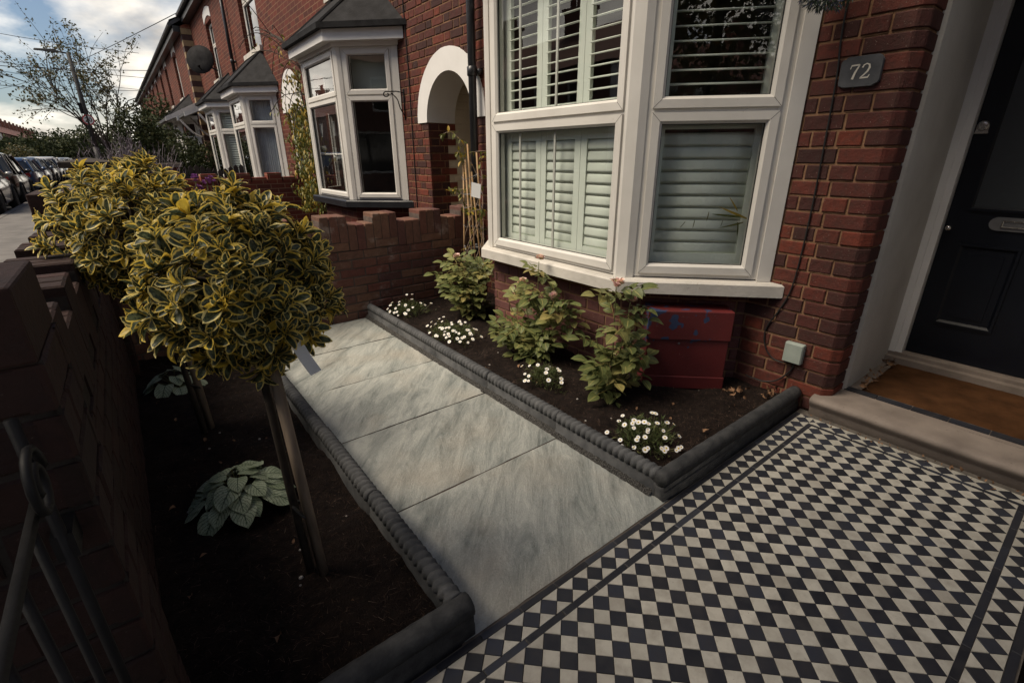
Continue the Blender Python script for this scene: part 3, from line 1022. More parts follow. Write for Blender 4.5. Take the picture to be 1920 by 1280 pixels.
lattice(TP_X0, TP_X1, V1, 0, 0.0, 0.0, True)
lattice(TP_X0, TP_X1 + BW + D, BW + 0.001, BW + D - 0.001, 0.0, BW, True)
lattice(TP_X0, TP_X1 + BW + D, V1 - BW - D + 0.001, V1 - BW - 0.001, 0.0, V1 - BW - D, True)
lattice(TP_X1 + BW + 0.001, TP_X1 + BW + D - 0.001, V1 - BW, BW, TP_X1 + BW + D / 2, 0.0, True)
# dark strips, laid in lengths
SL = 0.152
strips = []
for (ya, yb) in ((0.0005, BW - 0.0005), (BW + D + 0.0005, 2 * BW + D), (V1 - BW + 0.0005, V1 - 0.0005), (V1 - 2 * BW - D, V1 - BW - D - 0.0005)):
    x = TP_X0 + rng.uniform(-0.1, 0)
    xe = TP_X1 + BW if ya in (0.0005, V1 - BW + 0.0005) else TP_X1 + BW + D
    while x < xe:
        a, b = max(x, TP_X0), min(x + SL - 0.003, xe)
        if b - a > 0.01:
            strips.append([(a, ya), (b, ya), (b, yb), (a, yb)])
        x += SL
y = V1 - 0.001
while y < 0:
    strips.append([(TP_X1 + 0.001, y), (TP_X1 + BW - 0.001, y), (TP_X1 + BW - 0.001, min(y + SL - 0.003, -0.001)), (TP_X1 + 0.001, min(y + SL - 0.003, -0.001))])
    y += SL


def tile_geo(p, z0=-0.006, z1=0.0, ch=0.0012):
    n = len(p)
    cx, cy = sum(q[0] for q in p) / n, sum(q[1] for q in p) / n
    def sh(q, k):
        d = math.hypot(q[0] - cx, q[1] - cy) or 1
        return (q[0] - (q[0] - cx) / d * k, q[1] - (q[1] - cy) / d * k)
    v = [(*q, z0) for q in p] + [(*q, z1 - ch) for q in p] + [(*sh(q, ch * 1.4), z1) for q in p]
    f = [(k * n + i, k * n + (i + 1) % n, (k + 1) * n + (i + 1) % n, (k + 1) * n + i) for k in range(2) for i in range(n)]
    f.append(tuple(range(2 * n, 3 * n)))
    return v, f, (cx, cy)


def on_screen_size(c, a):
    x, y_, w_ = project((c[0], c[1], 0))
    if not (-20 < x < 1940 and -20 < y_ < 1300):
        return 0
    return a / (w_ * w_) * (CAM.z / (Vector((c[0], c[1], 0)) - CAM).length)


ranked = sorted(tiles, key=lambda t: -on_screen_size(tile_geo(t[1])[2], area(t[1])))
done = {'w': 0, 'b': 0}
rest = {'w': MB(), 'b': MB()}
_tm = {}
for c, p in ranked:
    p = p if area(p) > 0 else p[::-1]
    v, f, ce = tile_geo(p)
    dz = rng.uniform(-0.0008, 0.0008)
    if done[c] < 290 and on_screen_size(ce, area(p)) > 0:
        done[c] += 1
        key = (c, tuple((round(q[0] - ce[0], 4), round(q[1] - ce[1], 4)) for q in p))
        if key not in _tm:
            me = bpy.data.meshes.new('tile')
            me.from_pydata([(a - ce[0], b - ce[1], z) for a, b, z in v], [], f)
            me.materials.append(M['tile_' + c]); me.update()
            _tm[key] = me
        link('cream_tile' if c == 'w' else 'black_tile', _tm[key], tile_path,
             Matrix.Translation((ce[0], ce[1], dz)) @ Matrix.Rotation(rng.uniform(-0.008, 0.008), 4, 'Z') @ Matrix.Rotation(rng.uniform(-0.006, 0.006), 4, 'X'))
    else:
        rest[c].add([(a, b, z + dz) for a, b, z in v], f)
for c in 'wb':
    if rest[c].V:
        me = rest[c].mesh('tiles', M['tile_' + c])
        kind(link('cream_tiles' if c == 'w' else 'black_tiles', me, tile_path), 'stuff')
for p in strips:
    v, f, ce = tile_geo(p)
    me = bpy.data.meshes.new('strip_tile')
    me.from_pydata([(a - ce[0], b - ce[1], z) for a, b, z in v], [], f)
    me.materials.append(M['tile_b']); me.update()
    link('strip_tile', me, tile_path, Matrix.Translation((ce[0], ce[1], rng.uniform(-0.0008, 0.0006))))

# ------------------------------------------------------------------ sandstone slab path
PX0, PX1 = 0.045, 1.005
slab_path = MB()
slab_path.box(PX0 - 0.04, PX1 + 0.04, 0.124, 3.30, -0.2, -0.013)
slab_path = kind(slab_path.build('slab_path', M['mortar_grey']), 'structure')
ys = [0.128, 0.775, 1.418, 2.06, 2.69, 3.30]
for i in range(len(ys) - 1):
    a, b = ys[i] + 0.003, ys[i + 1] - 0.004
    mb = MB()
    nx, ny = 26, 18
    off = rng.uniform(0, 50)
    tz = rng.uniform(-0.002, 0.002)
    for j in range(ny + 1):
        for k in range(nx + 1):
            x = PX0 - 0.03 + (PX1 - PX0 + 0.06) * k / nx
            y = a + (b - a) * j / ny
            edge = min(j, ny - j)
            z = 0.0022 * noise.fractal(Vector((x * 4 + off, y * 6 + x * 5, off)), 0.9, 2.1, 4) + tz - 0.001
            if edge == 0:
                z -= 0.006
                y += 0.0025 * noise.noise(Vector((x * 22, off, j)))
            mb.V.append((x, y, z - 0.002))
    n = nx + 1
    for j in range(ny):
        for k in range(nx):
            mb.F.append((j * n + k, j * n + k + 1, (j + 1) * n + k + 1, (j + 1) * n + k)); mb.M.append(0)
    mb.build('slab', M['slab'], slab_path, True)


# ------------------------------------------------------------------ edgings round the beds
def rope_stone(mb, P, d, L, w_=0.055, h=0.092, r=0.026, beads=13, rope=True, base0=-0.06):
    """an edging stone from P along d: slab foot with a groove and a twisted-rope (or plain roll) top"""
    d = Vector(d).normalized(); s = Vector((-d.y, d.x, 0)); P = Vector(P)
    prof = [(-w_ / 2, base0), (-w_ / 2, h * 0.35), (-w_ / 2 + 0.004, h * 0.40), (-w_ / 2 + 0.004, h * 0.66), (-w_ / 2 + 0.010, h * 0.72), (w_ / 2 - 0.010, h * 0.72), (w_ / 2 - 0.004, h * 0.66), (w_ / 2 - 0.004, h * 0.40), (w_ / 2, h * 0.35), (w_ / 2, base0)]
    n = len(prof)
    vs = [P + d * t + s * a + Z3 * z for t in (0, L) for a, z in prof]
    fs = [(i, i + 1, n + i + 1, n + i) for i in range(n - 1)] + [tuple(range(n - 1, -1, -1)), tuple(range(n, 2 * n))]
    mb.add(vs, fs)
    na = 12
    nl = beads * (8 if rope else 2)
    vs = []
    for j in range(nl + 1):
        t = j / nl
        for k in range(na):
            q = 2 * math.pi * k / na
            if rope:
                tw = abs(math.sin(math.pi * beads * t + q * 0.5))
                rr = r * (0.66 + 0.42 * tw ** 0.55)
            else:
                rr = r * (1.0 + 0.02 * math.sin(j * 1.7) + 0.03 * noise.noise(Vector((t * 9, q, P.x * 3))))
            vs.append(P + d * (t * L) + s * (math.cos(q) * rr) + Z3 * (h + math.sin(q) * rr))
    fs = [(j * na + k, j * na + (k + 1) % na, (j + 1) * na + (k + 1) % na, (j + 1) * na + k) for j in range(nl) for k in range(na)]
    fs += [tuple(range(na - 1, -1, -1)), tuple(range(nl * na, nl * na + na))]
    mb.add(vs, fs)
    return mb


def edging(name, label, P, d, total, n, mat, **kw):
    t = thing(name, label, 'edging', P)
    L = total / n
    dv = Vector(d).normalized()
    for i in range(n):
        mb = MB()
        q = Vector(P) + dv * (L * i) + Vector((rng.uniform(-0.003, 0.003), rng.uniform(-0.003, 0.003), rng.uniform(-0.004, 0.004)))
        rope_stone(mb, q, (dv + Vector((-dv.y, dv.x, 0)) * rng.uniform(-0.006, 0.006)), L - 0.007, **kw)
        mb.build('edging_stone', mat, t, True)
    return t


def fillet(parent, x, sg, y0, y1):
    """rough dark bedding mortar showing along the foot of an edging"""
    mb = MB(); n = int((y1 - y0) / 0.012); vs = []
    for j in range(n + 1):
        y = y0 + (y1 - y0) * j / n
        w_ = 0.010 + 0.008 * noise.noise(Vector((y * 31, x, 1))) + 0.004 * noise.noise(Vector((y * 120, x, 4)))
        h = 0.026 + 0.008 * noise.noise(Vector((y * 47, x, 7)))
        vs += [(x, y, -0.02), (x + sg * (w_ + 0.010), y, -0.004), (x + sg * w_ * 0.7, y, h * 0.55), (x - sg * 0.002, y, h)]
    mb.add(vs, [(j * 4 + k, j * 4 + k + 1, j * 4 + 5 + k, j * 4 + 4 + k) for j in range(n) for k in range(3)])
    mb.build('bedding_mortar', M['grit'], parent)


ed1 = edging('rope_edging', 'grey rope-top edging between the slab path and the rose bed', (1.030, 0.185, 0), (0, 1, 0), 3.08, 5, M['concrete_dark'], h=0.094, r=0.031, beads=18)
edging('rope_edging', 'grey rope-top edging between the slab path and the dark shrub bed', (0.022, 0.185, 0), (0, 1, 0), 3.08, 5, M['concrete_dark'], h=0.094, r=0.031, beads=18)
edging('roll_edging', 'black smooth roll-top edging between the rose bed and the tiles', (1.004, 0.165, 0), (1, 0, 0), 1.28, 1, M['kerb_dark'], h=0.086, r=0.036, w_=0.06, rope=False, beads=24)
edging('roll_edging', 'dark weathered edging between the shrub bed and the tiles', (0.052, 0.165, 0), (-1, 0, 0), 0.72, 1, M['kerb_dark'], h=0.088, r=0.036, w_=0.06, rope=False, beads=24)


fillet(ed1, 1.004, -1, 0.19, 3.28)


# ------------------------------------------------------------------ beds
def soil_bed(name, x0, x1, y0, y1, zb, cell=0.022, amp=0.030):
    nx, ny = int((x1 - x0) / cell), int((y1 - y0) / cell)
    mb = MB()
    for j in range(ny + 1):
        for k in range(nx + 1):
            x, y = x0 + (x1 - x0) * k / nx, y0 + (y1 - y0) * j / ny
            z = zb + amp * noise.fractal(Vector((x * 5, y * 5, 1.3)), 0.8, 2.1, 4) + amp * 0.8 * noise.noise(Vector((x * 1.7, y * 1.7, 7)))
            mb.V.append((x, y, z))
    n = nx + 1
    for j in range(ny):
        for k in range(nx):
            mb.F.append((j * n + k, j * n + k + 1, (j + 1) * n + k + 1, (j + 1) * n + k)); mb.M.append(0)
    return kind(mb.build(name, M['soil'], None, True), 'structure')


def soil_z(x, y, zb, amp=0.030):
    return zb + amp * noise.fractal(Vector((x * 5, y * 5, 1.3)), 0.8, 2.1, 4) + amp * 0.8 * noise.noise(Vector((x * 1.7, y * 1.7, 7)))


soil_bed('rose_bed_soil', 1.04, 2.40, 0.19, 3.34, 0.03)
soil_bed('shrub_bed_soil', -0.74, 0.02, 0.19, 3.34, 0.02)
chip_t = [leaf_tpl(L, W, 2, 1, 0.3, 0.1, 'ellipse', seed=i) for i, (L, W) in enumerate(((0.030, 0.011), (0.018, 0.010), (0.040, 0.008), (0.014, 0.011)))]
ins = []
for (x0, x1, y0, y1, zb, n) in ((1.05, 2.28, 0.20, 3.3, 0.03, 26000), (-0.70, 0.01, 0.20, 3.3, 0.02, 14000)):
    for _ in range(n):
        x, y = rng.uniform(x0, x1), y0 + (y1 - y0) * rng.random() ** 1.5
        d = rvec(); d.z *= 0.35
        nn_ = Vector((rng.uniform(-0.7, 0.7), rng.uniform(-0.7, 0.7), 1))
        ins.append((rng.randrange(4), dir_m((x, y, soil_z(x, y, zb) + rng.uniform(0.001, 0.009)), d, nn_, rng.uniform(0.6, 1.3))))
o = joined('bark_mulch', chip_t, ins, M['chip'], None, False)
kind(o, 'stuff', 'dark bark chips strewn over the garden beds')
# dry leaves and a few pale pebbles
dl = [leaf_tpl(0.035, 0.022, 3, 3, 0.7, 0.5, 'ellipse', 0.12, i) for i in range(3)]
ins = []
for _ in range(46):
    x, y = rng.uniform(1.1, 2.25), rng.uniform(0.25, 3.0)
    ins.append((rng.randrange(3), dir_m((x, y, soil_z(x, y, 0.03) + 0.008), rvec(), (rng.uniform(-.6, .6), rng.uniform(-.6, .6), 1), rng.uniform(0.4, 0.9))))
for _ in range(22):      # drift by the meter box
    x, y = 2.10 + rng.gauss(0, 0.035), 0.42 + rng.gauss(0, 0.025)
    ins.append((rng.randrange(3), dir_m((x, y, 0.045 + rng.uniform(0, 0.02)), rvec(), rvec(), rng.uniform(0.5, 1.0))))
for _ in range(16):
    x, y = 2.21 + rng.gauss(0, 0.03), 0.27 + rng.gauss(0, 0.03)
    ins.append((rng.randrange(3), dir_m((x, y, 0.045 + rng.uniform(0, 0.02)), rvec(), rvec(), rng.uniform(0.6, 1.1))))
for _ in range(22):
    x, y = rng.uniform(-0.62, -0.03), rng.uniform(0.25, 2.6)
    ins.append((rng.randrange(3), dir_m((x, y, soil_z(x, y, 0.02) + 0.006), rvec(), (rng.uniform(-.6, .6), rng.uniform(-.6, .6), 1), rng.uniform(0.4, 0.9))))
for _ in range(40):      # along the foot of the step
    y = rng.uniform(-0.9, 0.09)
    k = 1.0 if y < -0.55 else 0.55
    ins.append((rng.randrange(3), dir_m((2.205 + rng.uniform(-0.035, 0.02) * k * 1.6, y, 0.008 + rng.uniform(0, 0.012)), rvec(), rvec(), rng.uniform(0.25, 0.65) * k * 1.3)))
for _ in range(26):      # porch corner
    a = rng.random()
    ins.append((rng.randrange(3), dir_m((2.50 + a * 0.62, -0.05 - rng.random() * 0.05, 0.14 + rng.random() * 0.02), rvec(), rvec(), rng.uniform(0.5, 1.2))))
kind(joined('fallen_leaves', dl, ins, M['dry'], None, True), 'stuff', 'small dry brown leaves lying on the soil and along the step')
pb = MB()
for _ in range(26):
    side = rng.random() < 0.4
    x, y = (rng.uniform(-0.6, -0.05), rng.uniform(0.25, 2.2)) if side else (rng.uniform(1.1, 2.2), rng.uniform(0.25, 2.6))
    zb = 0.02 if side else 0.03
    s = rng.uniform(0.004, 0.010)
    pb.lathe([(s * 0.4, -s * 0.4), (s, 0), (s * 0.7, s * 0.5), (s * 0.2, s * 0.7)], (x, y, soil_z(x, y, zb) + s * 0.3), 6)
kind(pb.build('pebbles', M['pebble'], None, True), 'stuff', 'tiny pale pebbles on the dark soil')

# ------------------------------------------------------------------ walls with openings, windows, bays
def wall_holes(mb, O, n, W, z0, z1, holes, depth=0.1):
    """wall face with rectangular openings (u0, u1, z0, z1) and their reveals"""
    n = Vector(n).normalized(); u = n.cross(Z3).normalized(); O = Vector(O)
    us = sorted({0, W, *[h[0] for h in holes], *[h[1] for h in holes]})
    zs = sorted({z0, z1, *[h[2] for h in holes], *[h[3] for h in holes]})
    us = [a for a in us if 0 <= a <= W]; zs = [a for a in zs if z0 <= a <= z1]
    P = lambda a, c, d=0.0: O + u * a + Z3 * c - n * d
    for a, b in zip(us, us[1:]):
        for c, d in zip(zs, zs[1:]):
            m_u, m_z = (a + b) / 2, (c + d) / 2
            if any(h[0] < m_u < h[1] and h[2] < m_z < h[3] for h in holes):
                continue
            mb.quad(P(a, c), P(b, c), P(b, d), P(a, d))
    for h in holes:
        a, b, c, d = h[:4]
        for p, q in (((a, c), (b, c)), ((b, c), (b, d)), ((b, d), (a, d)), ((a, d), (a, c))):
            mb.quad(P(*p), P(*q), P(*q, depth), P(*p, depth))


def panel_window(parent, O, n, W, z0, z1, trans, ml, mr, t=0.055, back=None, detail=True):
    """one window panel of width W: outer frame, upper and lower casement, panes.  ml, mr: frame margin at u=0 and u=W"""
    n = Vector(n).normalized(); u = n.cross(Z3).normalized(); O = Vector(O)
    fr = MB()
    fr.obox(O, u, n, 0, ml + 0.012, -0.075, 0, z0, z1)
    fr.obox(O, u, n, W - mr - 0.012, W, -0.075, 0, z0, z1)
    fr.obox(O, u, n, ml + 0.012, W - mr - 0.012, -0.073, -0.002, z0, z0 + 0.035)
    fr.obox(O, u, n, ml + 0.012, W - mr - 0.012, -0.073, -0.002, z1 - 0.045, z1)
    fr.obox(O, u, n, ml + 0.012, W - mr - 0.012, -0.073, -0.002, trans - 0.028, trans + 0.028)
    win = fr.build('window', M['upvc'], parent)
    for a, b in ((z0 + 0.022, trans - 0.010), (trans + 0.010, z1 - 0.03)):
        s = MB(); s.frame(O, u, n, ml, W - mr, a, b, t, -0.055, 0.014, 0.014)
        s.build('sash', M['upvc'], win)
        gk = MB(); gk.frame(O, u, n, ml + t - 0.001, W - mr - t + 0.001, a + t - 0.001, b - t + 0.001, 0.005, -0.018, -0.010, 0.001)
        for (ua, za, ub_, zb_) in ((ml, a, ml + t - 0.014, a + t - 0.014), (W - mr, a, W - mr - t + 0.014, a + t - 0.014), (ml, b, ml + t - 0.014, b - t + 0.014), (W - mr, b, W - mr - t + 0.014, b - t + 0.014)):
            e_ = 0.0007 if (ub_ > ua) == (zb_ > za) else -0.0007
            q = lambda uu, zz: O + u * uu + Z3 * zz + n * 0.0144
            gk.quad(q(ua - 0.0007, za + e_), q(ua + 0.0007, za - e_), q(ub_ + 0.0007, zb_ - e_), q(ub_ - 0.0007, zb_ + e_))
        gk.build('gasket', M['cable'], win)
        p = MB(); q = lambda uu, zz: O + u * uu + Z3 * zz - n * 0.020
        p.quad(q(ml + t - 0.002, a + t - 0.002), q(W - mr - t + 0.002, a + t - 0.002), q(W - mr - t + 0.002, b - t + 0.002), q(ml + t - 0.002, b - t + 0.002))
        p.build('pane', M['glass'], win)
    return win


def off_bay(A, B, C, Dp, o):
    """offset the three bay faces outwards by o (A and D stay on the wall line)"""
    A, B, C, Dp = [Vector((p[0], p[1], 0)) for p in (A, B, C, Dp)]
    def line(p, q):
        d = (q - p).normalized(); nrm = d.cross(Vector((0, 0, -1)))
        return p + nrm * o * (1 if nrm.x < 0 or True else 1), d
    def isect(l1, l2):
        p, d = l1; q, e = l2
        den = d.x * e.y - d.y * e.x
        t = ((q.x - p.x) * e.y - (q.y - p.y) * e.x) / den
        return p + d * t
    l1, l2, l3 = line(A, B), line(B, C), line(C, Dp)
    # outward normals must face the street or the sides
    wall = (Vector((A.x, 0, 0)), Vector((0, 1, 0)))
    return isect(l1, wall), isect(l1, l2), isect(l2, l3), isect(l3, wall)


def check_out(A, B, C, Dp):
    a = off_bay(A, B, C, Dp, 0.1)
    return a[1].x < B[0]


def bay(parent, A, B, C, Dp, zs0, zs1, head, trans, sill_mat, so=0.065, roof=True, roof_top=0.62, fas=(0.04, 0.15), room_back=1.0, name='bay'):
    sg = 1 if check_out(A, B, C, Dp) else -1
    ob = lambda o: off_bay(A, B, C, Dp, o * sg)
    V3 = lambda p: Vector((p[0], p[1], 0))
    # sill: sloped top
    s0 = ob(so)
    sl = MB()
    inner = ob(-0.10)
    pb_, pt = [(*p.xy, zs0) for p in s0], [(*p.xy, zs1 - 0.010) for p in ob(so)]
    tp = [(*p.xy, zs1) for p in ob(so - 0.012)]
    tin = [(*p.xy, zs1 + 0.012) for p in inner]; bin_ = [(*p.xy, zs0) for p in inner]
    rings = [bin_, pb_, pt, tp, tin]
    for r1_, r2_ in zip(rings, rings[1:]):
        for i in range(3):
            sl.quad(r1_[i], r1_[i + 1], r2_[i + 1], r2_[i])
    for k in (0, 3):
        sl.add([r[k] for r in rings], (tuple(range(5)),))
    sl.build('sill', sill_mat, parent)
    wins = []
    for (P, Q, ml, mr) in ((A, B, 0.095, 0.10), (B, C, 0.060, 0.078), (C, Dp, 0.10, 0.095)):
        d = V3(Q) - V3(P); W = d.length; d.normalize()
        n = Vector((d.y, -d.x, 0)); u = n.cross(Z3)
        if u.dot(d) < 0:
            n = -n
        wins.append((panel_window(parent, V3(P), n, W, zs1 + 0.012, head, trans, ml, mr), V3(P), n, W))
    for P in (B, C):
        P = V3(P)
        n1 = wins[0][2] if P.y < (V3(B).y + V3(C).y) / 2 else wins[2][2]
        n2 = wins[1][2]
        d1 = (V3(A) - V3(B)).normalized() if n1 is wins[0][2] else (V3(Dp) - V3(C)).normalized()
        d2 = (V3(C) - V3(B)).normalized() if n1 is wins[0][2] else (V3(B) - V3(C)).normalized()
        poly = [P + d1 * 0.075 - n1 * 0.01, P + d1 * 0.072 + n1 * 0.008, P + d1 * 0.030 + n1 * 0.016, P + d2 * 0.022 + n2 * 0.016, P + d2 * 0.045 + n2 * 0.008, P + d2 * 0.045 - n2 * 0.01, P + (d1 + d2) * 0.03]
        ar = sum(poly[i].x * poly[(i + 1) % 7].y - poly[(i + 1) % 7].x * poly[i].y for i in range(7))
        pp = MB(); pp.prism(poly if ar > 0 else poly[::-1], zs1 + 0.004, head)
        pp.build('corner_post', M['upvc'], parent)
    # trim against the wall
    for i, s in ((0, 0), (2, 1)):
        win, P, n, W = wins[i]; u = n.cross(Z3)
        tm = MB()
        a = (0.0, 0.062) if not s else (W - 0.062, W)
        tm.obox(P, u, n, a[0] - (0.01 if not s else 0), a[1] + (0.01 if s else 0), -0.03, 0.016, zs1 + 0.006, head)
        tm.build('edge_trim', M['upvc'], parent)
    # head board, fascia, roof
    hb = MB()
    top = ob(0.03)
    hb.prism([p.xy for p in (top if sg > 0 else top)][::-1], head, head + fas[0])
    f2 = ob(0.13)
    hb.prism([p.xy for p in f2][::-1], head + fas[0], head + fas[1])
    hb.build('fascia', M['white_flat'], parent)
    if roof:
        e = ob(0.19)
        r_ = MB()
        z0 = head + fas[1]
        r_.prism([p.xy for p in e][::-1], z0, z0 + 0.055)
        ym = (e[0].y + e[3].y) / 2
        hw = abs(e[1].y - e[2].y) * 0.42
        b_ = [Vector((p.x, p.y, z0 + 0.05)) for p in ob(0.16)]
        t1, t2 = Vector((A[0], ym - hw, z0 + roof_top)), Vector((A[0], ym + hw, z0 + roof_top))
        r_.add([b_[0], b_[1], t1], ((0, 2, 1),))
        r_.quad(b_[1], t1, t2, b_[2])
        r_.add([b_[2], b_[3], t2], ((0, 2, 1),))
        for p, q in ((b_[1], t1), (b_[2], t2)):
            r_.tube([p, q], 0.02, 6)
        r_.build('bay_roof', M['felt'], parent)
    # dark room behind
    rm = MB()
    xb = A[0] + room_back
    pl = [Vector((p.x, p.y, 0)) for p in ob(-0.09)]
    fl = [pl[0], pl[1], pl[2], pl[3], Vector((xb, pl[3].y, 0)), Vector((xb, pl[0].y, 0))]
    n_ = len(fl)
    rm.add([p + Z3 * (zs1 - 0.02) for p in fl], (tuple(range(n_)),))
    rm.add([p + Z3 * (head + 0.02) for p in fl], (tuple(range(n_)),))
    for p, q in ((fl[3], fl[4]), (fl[4], fl[5]), (fl[5], fl[0])):
        rm.quad(p + Z3 * (zs1 - 0.02), q + Z3 * (zs1 - 0.02), q + Z3 * (head + 0.02), p + Z3 * (head + 0.02))
    rm.build('room', M['room'], parent)
    return wins


def bay_plinth(mb, A, B, C, Dp, z1, z0=-0.1):
    mb.prism([(A[0] + 0.05, A[1]), A, B, C, Dp, (Dp[0] + 0.05, Dp[1])][::-1], z0, z1)


def wall_window(parent, y0, y1, z0, z1, trans=None, x=XF, lintel=None, sill=True, backing='room'):
    n = Vector((-1, 0, 0))
    O = Vector((x + 0.09, y0, 0))
    W = y1 - y0
    win = panel_window(parent, O, n, W, z0, z1, trans or (z0 + (z1 - z0) * 0.62), 0.03, 0.03, 0.045)
    b = MB(); b.quad((x + 0.35, y0 - .1, z0 - .1), (x + 0.35, y1 + .1, z0 - .1), (x + 0.35, y1 + .1, z1 + .1), (x + 0.35, y0 - .1, z1 + .1))
    b.build('room', M[backing], parent)
    if sill:
        s = MB(); s.box(x - 0.06, x + 0.09, y0 - 0.06, y1 + 0.06, z0 - 0.085, z0)
        s.build('window_sill', M['stone_paint'], parent)
    if lintel:
        s = MB()
        pts = []
        for k in range(9):
            a = k / 8
            pts.append((y0 - 0.08 + (W + 0.16) * a, z1 + 0.02 + 0.10 * math.sin(math.pi * a)))
        vs = [(x - 0.012, p[0], p[1]) for p in pts] + [(x - 0.012, p[0], p[1] + 0.20) for p in pts]
        vs += [(x + 0.1, p[0], p[1]) for p in pts] + [(x + 0.1, p[0], p[1] + 0.20) for p in pts]
        f = []
        for k in range(8):
            f += [(k, 9 + k, 10 + k, k + 1), (k, k + 1, 19 + k, 18 + k), (9 + k, 27 + k, 28 + k, 10 + k)]
        f += [(0, 18, 27, 9), (8, 17, 35, 26)]
        s.add(vs, f)
        s.build('lintel', M['white_flat'], parent)
    return win


def roof_and_gutter(parent, y0, y1, ze, x=XF, depth=4.2, rise=2.6, mat='slate', chim=None):
    r_ = MB()
    r_.add([(x - 0.22, y0, ze), (x - 0.22, y1, ze), (x + depth, y1, ze + rise), (x + depth, y0, ze + rise),
            (x - 0.22, y0, ze + 0.10), (x - 0.22, y1, ze + 0.10), (x + depth, y1, ze + rise + 0.1), (x + depth, y0, ze + rise + 0.1)],
           ((0, 1, 2, 3), (7, 6, 5, 4), (0, 4, 5, 1), (1, 5, 6, 2), (3, 7, 4, 0)))
    nrow = 14
    for k in range(nrow):        # tile courses stand proud of each other
        a = k / nrow
        xa, za = x - 0.25 + (depth + 0.22) * a, ze + 0.10 + rise * a
        dx = (depth + 0.22) / nrow; dzz = rise / nrow
        r_.quad((xa, y0, za + 0.035), (xa, y1, za + 0.035), (xa + dx, y1, za + dzz + 0.008), (xa + dx, y0, za + dzz + 0.008))
        r_.quad((xa, y0, za), (xa, y1, za), (xa, y1, za + 0.035), (xa, y0, za + 0.035))
    rf = r_.build('roof', M[mat], parent)
    gt = MB()
    gt.tube([(x - 0.26, y0, ze + 0.02), (x - 0.26, y1, ze + 0.02)], 0.055, 8)
    gt.box(x - 0.20, x - 0.02, y0 + 0.001, y1 - 0.001, ze - 0.16, ze - 0.001)
    gt.build('gutter', M['black_paint'], parent)
    bk = MB()
    bk.quad((x + depth, y0, 0), (x + depth, y1, 0), (x + depth, y1, ze + rise), (x + depth, y0, ze + rise))
    for yy in (y0 + 0.005, y1 - 0.005):
        bk.add([(x, yy, 0), (x + depth, yy, 0), (x + depth, yy, ze + rise), (x, yy, ze)], ((0, 1, 2, 3),))
    bk.build('side_wall', M['brick_x'], parent)
    if chim:
        c = MB()
        c.box(x + depth - 0.9, x + depth, chim - 0.5, chim + 0.5, ze + rise - 0.6, ze + rise + 1.1)
        c.box(x + depth - 0.96, x + depth + 0.06, chim - 0.56, chim + 0.56, ze + rise + 1.1, ze + rise + 1.22)
        ch = c.build('chimney', M['brick_y'], rf)
        for i in range(3):
            p = MB(); p.lathe([(0.12, 0), (0.10, 0.1), (0.09, 0.35), (0.12, 0.4)], (x + depth - 0.45, chim - 0.3 + 0.3 * i, ze + rise + 1.21), 10)
            p.build('chimney_pot', M['roof_red'], rf)


def drainpipe(parent, y, z0, z1, x=XF - 0.075, r=0.036):
    p = MB()
    p.tube([(x, y, z0), (x, y, z1)], r, 12)
    z = z0 + 0.5
    while z < z1:
        p.lathe([(r * 1.02, -0.04), (r * 1.25, -0.035), (r * 1.25, 0.035), (r * 1.02, 0.04)], (x, y, z), 12)
        p.box(x + r, XF, y - 0.05, y + 0.05, z - 0.02, z + 0.02)
        z += 1.55
    p.build('drainpipe', M['black_paint'], parent, True)


# ------------------------------------------------------------------ number 72
house = thing('terraced_house', 'red brick house with plate 72, large white shuttered bay and black front door', 'house', (XF, 1.0, 0))
# brick face between door and bay, its chamfered corner and the return into the porch
CHF = 0.042
nb = 0
def corner_len(z):
    return 0.19 if int(z / PITCH_Z) % 2 else 0.095


nb += brickwork(house, (XF, CHF, 0.0), (-1, 0, 0), 0.60 - CHF, 0.0, 2.76, M['brick'], M['mortar'], phase=-0.02,
                holes=lambda z: [(0.0, corner_len(z))] + ([] if z < 0.62 else [(0.46 - CHF, 1.0)]))
mc = MB()
mc.prism([(XF + 0.0085, 0.30), (XF + 0.0085, CHF + 0.004), (XF + CHF + 0.004, 0.0085), (2.475, 0.0085), (2.475, 0.03), (XF + 0.06, 0.06), (XF + 0.04, 0.30)], 0.0, 2.76)
mc.build('mortar', M['mortar'], house)
k = 0
while k * PITCH_Z < 2.72:
    fl = (0.19 if k % 2 else 0.095) - JOINT
    z0, z1 = k * PITCH_Z + JOINT / 2, (k + 1) * PITCH_Z - JOINT / 2
    j = lambda a=0.0014: rng.uniform(-a, a)
    ring = [(XF + 0.03, CHF + fl + j()), (XF + 0.0035, CHF + fl + j()), (XF + j(), CHF + fl - 0.004), (XF + j(), CHF + fl * 0.5), (XF + j(), CHF + 0.004), (XF + 0.006, CHF - 0.006 + j()), (XF + CHF - 0.006 + j(), 0.006), (XF + CHF + 0.004, 0.0 + j()), (2.40, j()), (2.474, j()), (2.474, 0.028)]
    cbk = MB(); n_ = len(ring)
    vs = []
    for (zz, ins_) in ((z0 + j(), 0.003), (z0 + 0.004, 0.0), (z1 - 0.004, 0.0), (z1 + j(), 0.003)):
        for i, (x_, y_) in enumerate(ring):
            e = ins_ if 0 < i < n_ - 1 else 0
            vs.append((x_ + (e if i < 7 else 0), y_ + (e if i > 4 else 0), zz))
    fs = [(r * n_ + i, r * n_ + i + 1, (r + 1) * n_ + i + 1, (r + 1) * n_ + i) for r in range(3) for i in range(n_ - 1)]
    cbk.add(vs, fs + [tuple(range(n_)), tuple(range(3 * n_, 4 * n_))])
    cbk.build('corner_brick', M['brick'], house)
    k += 1
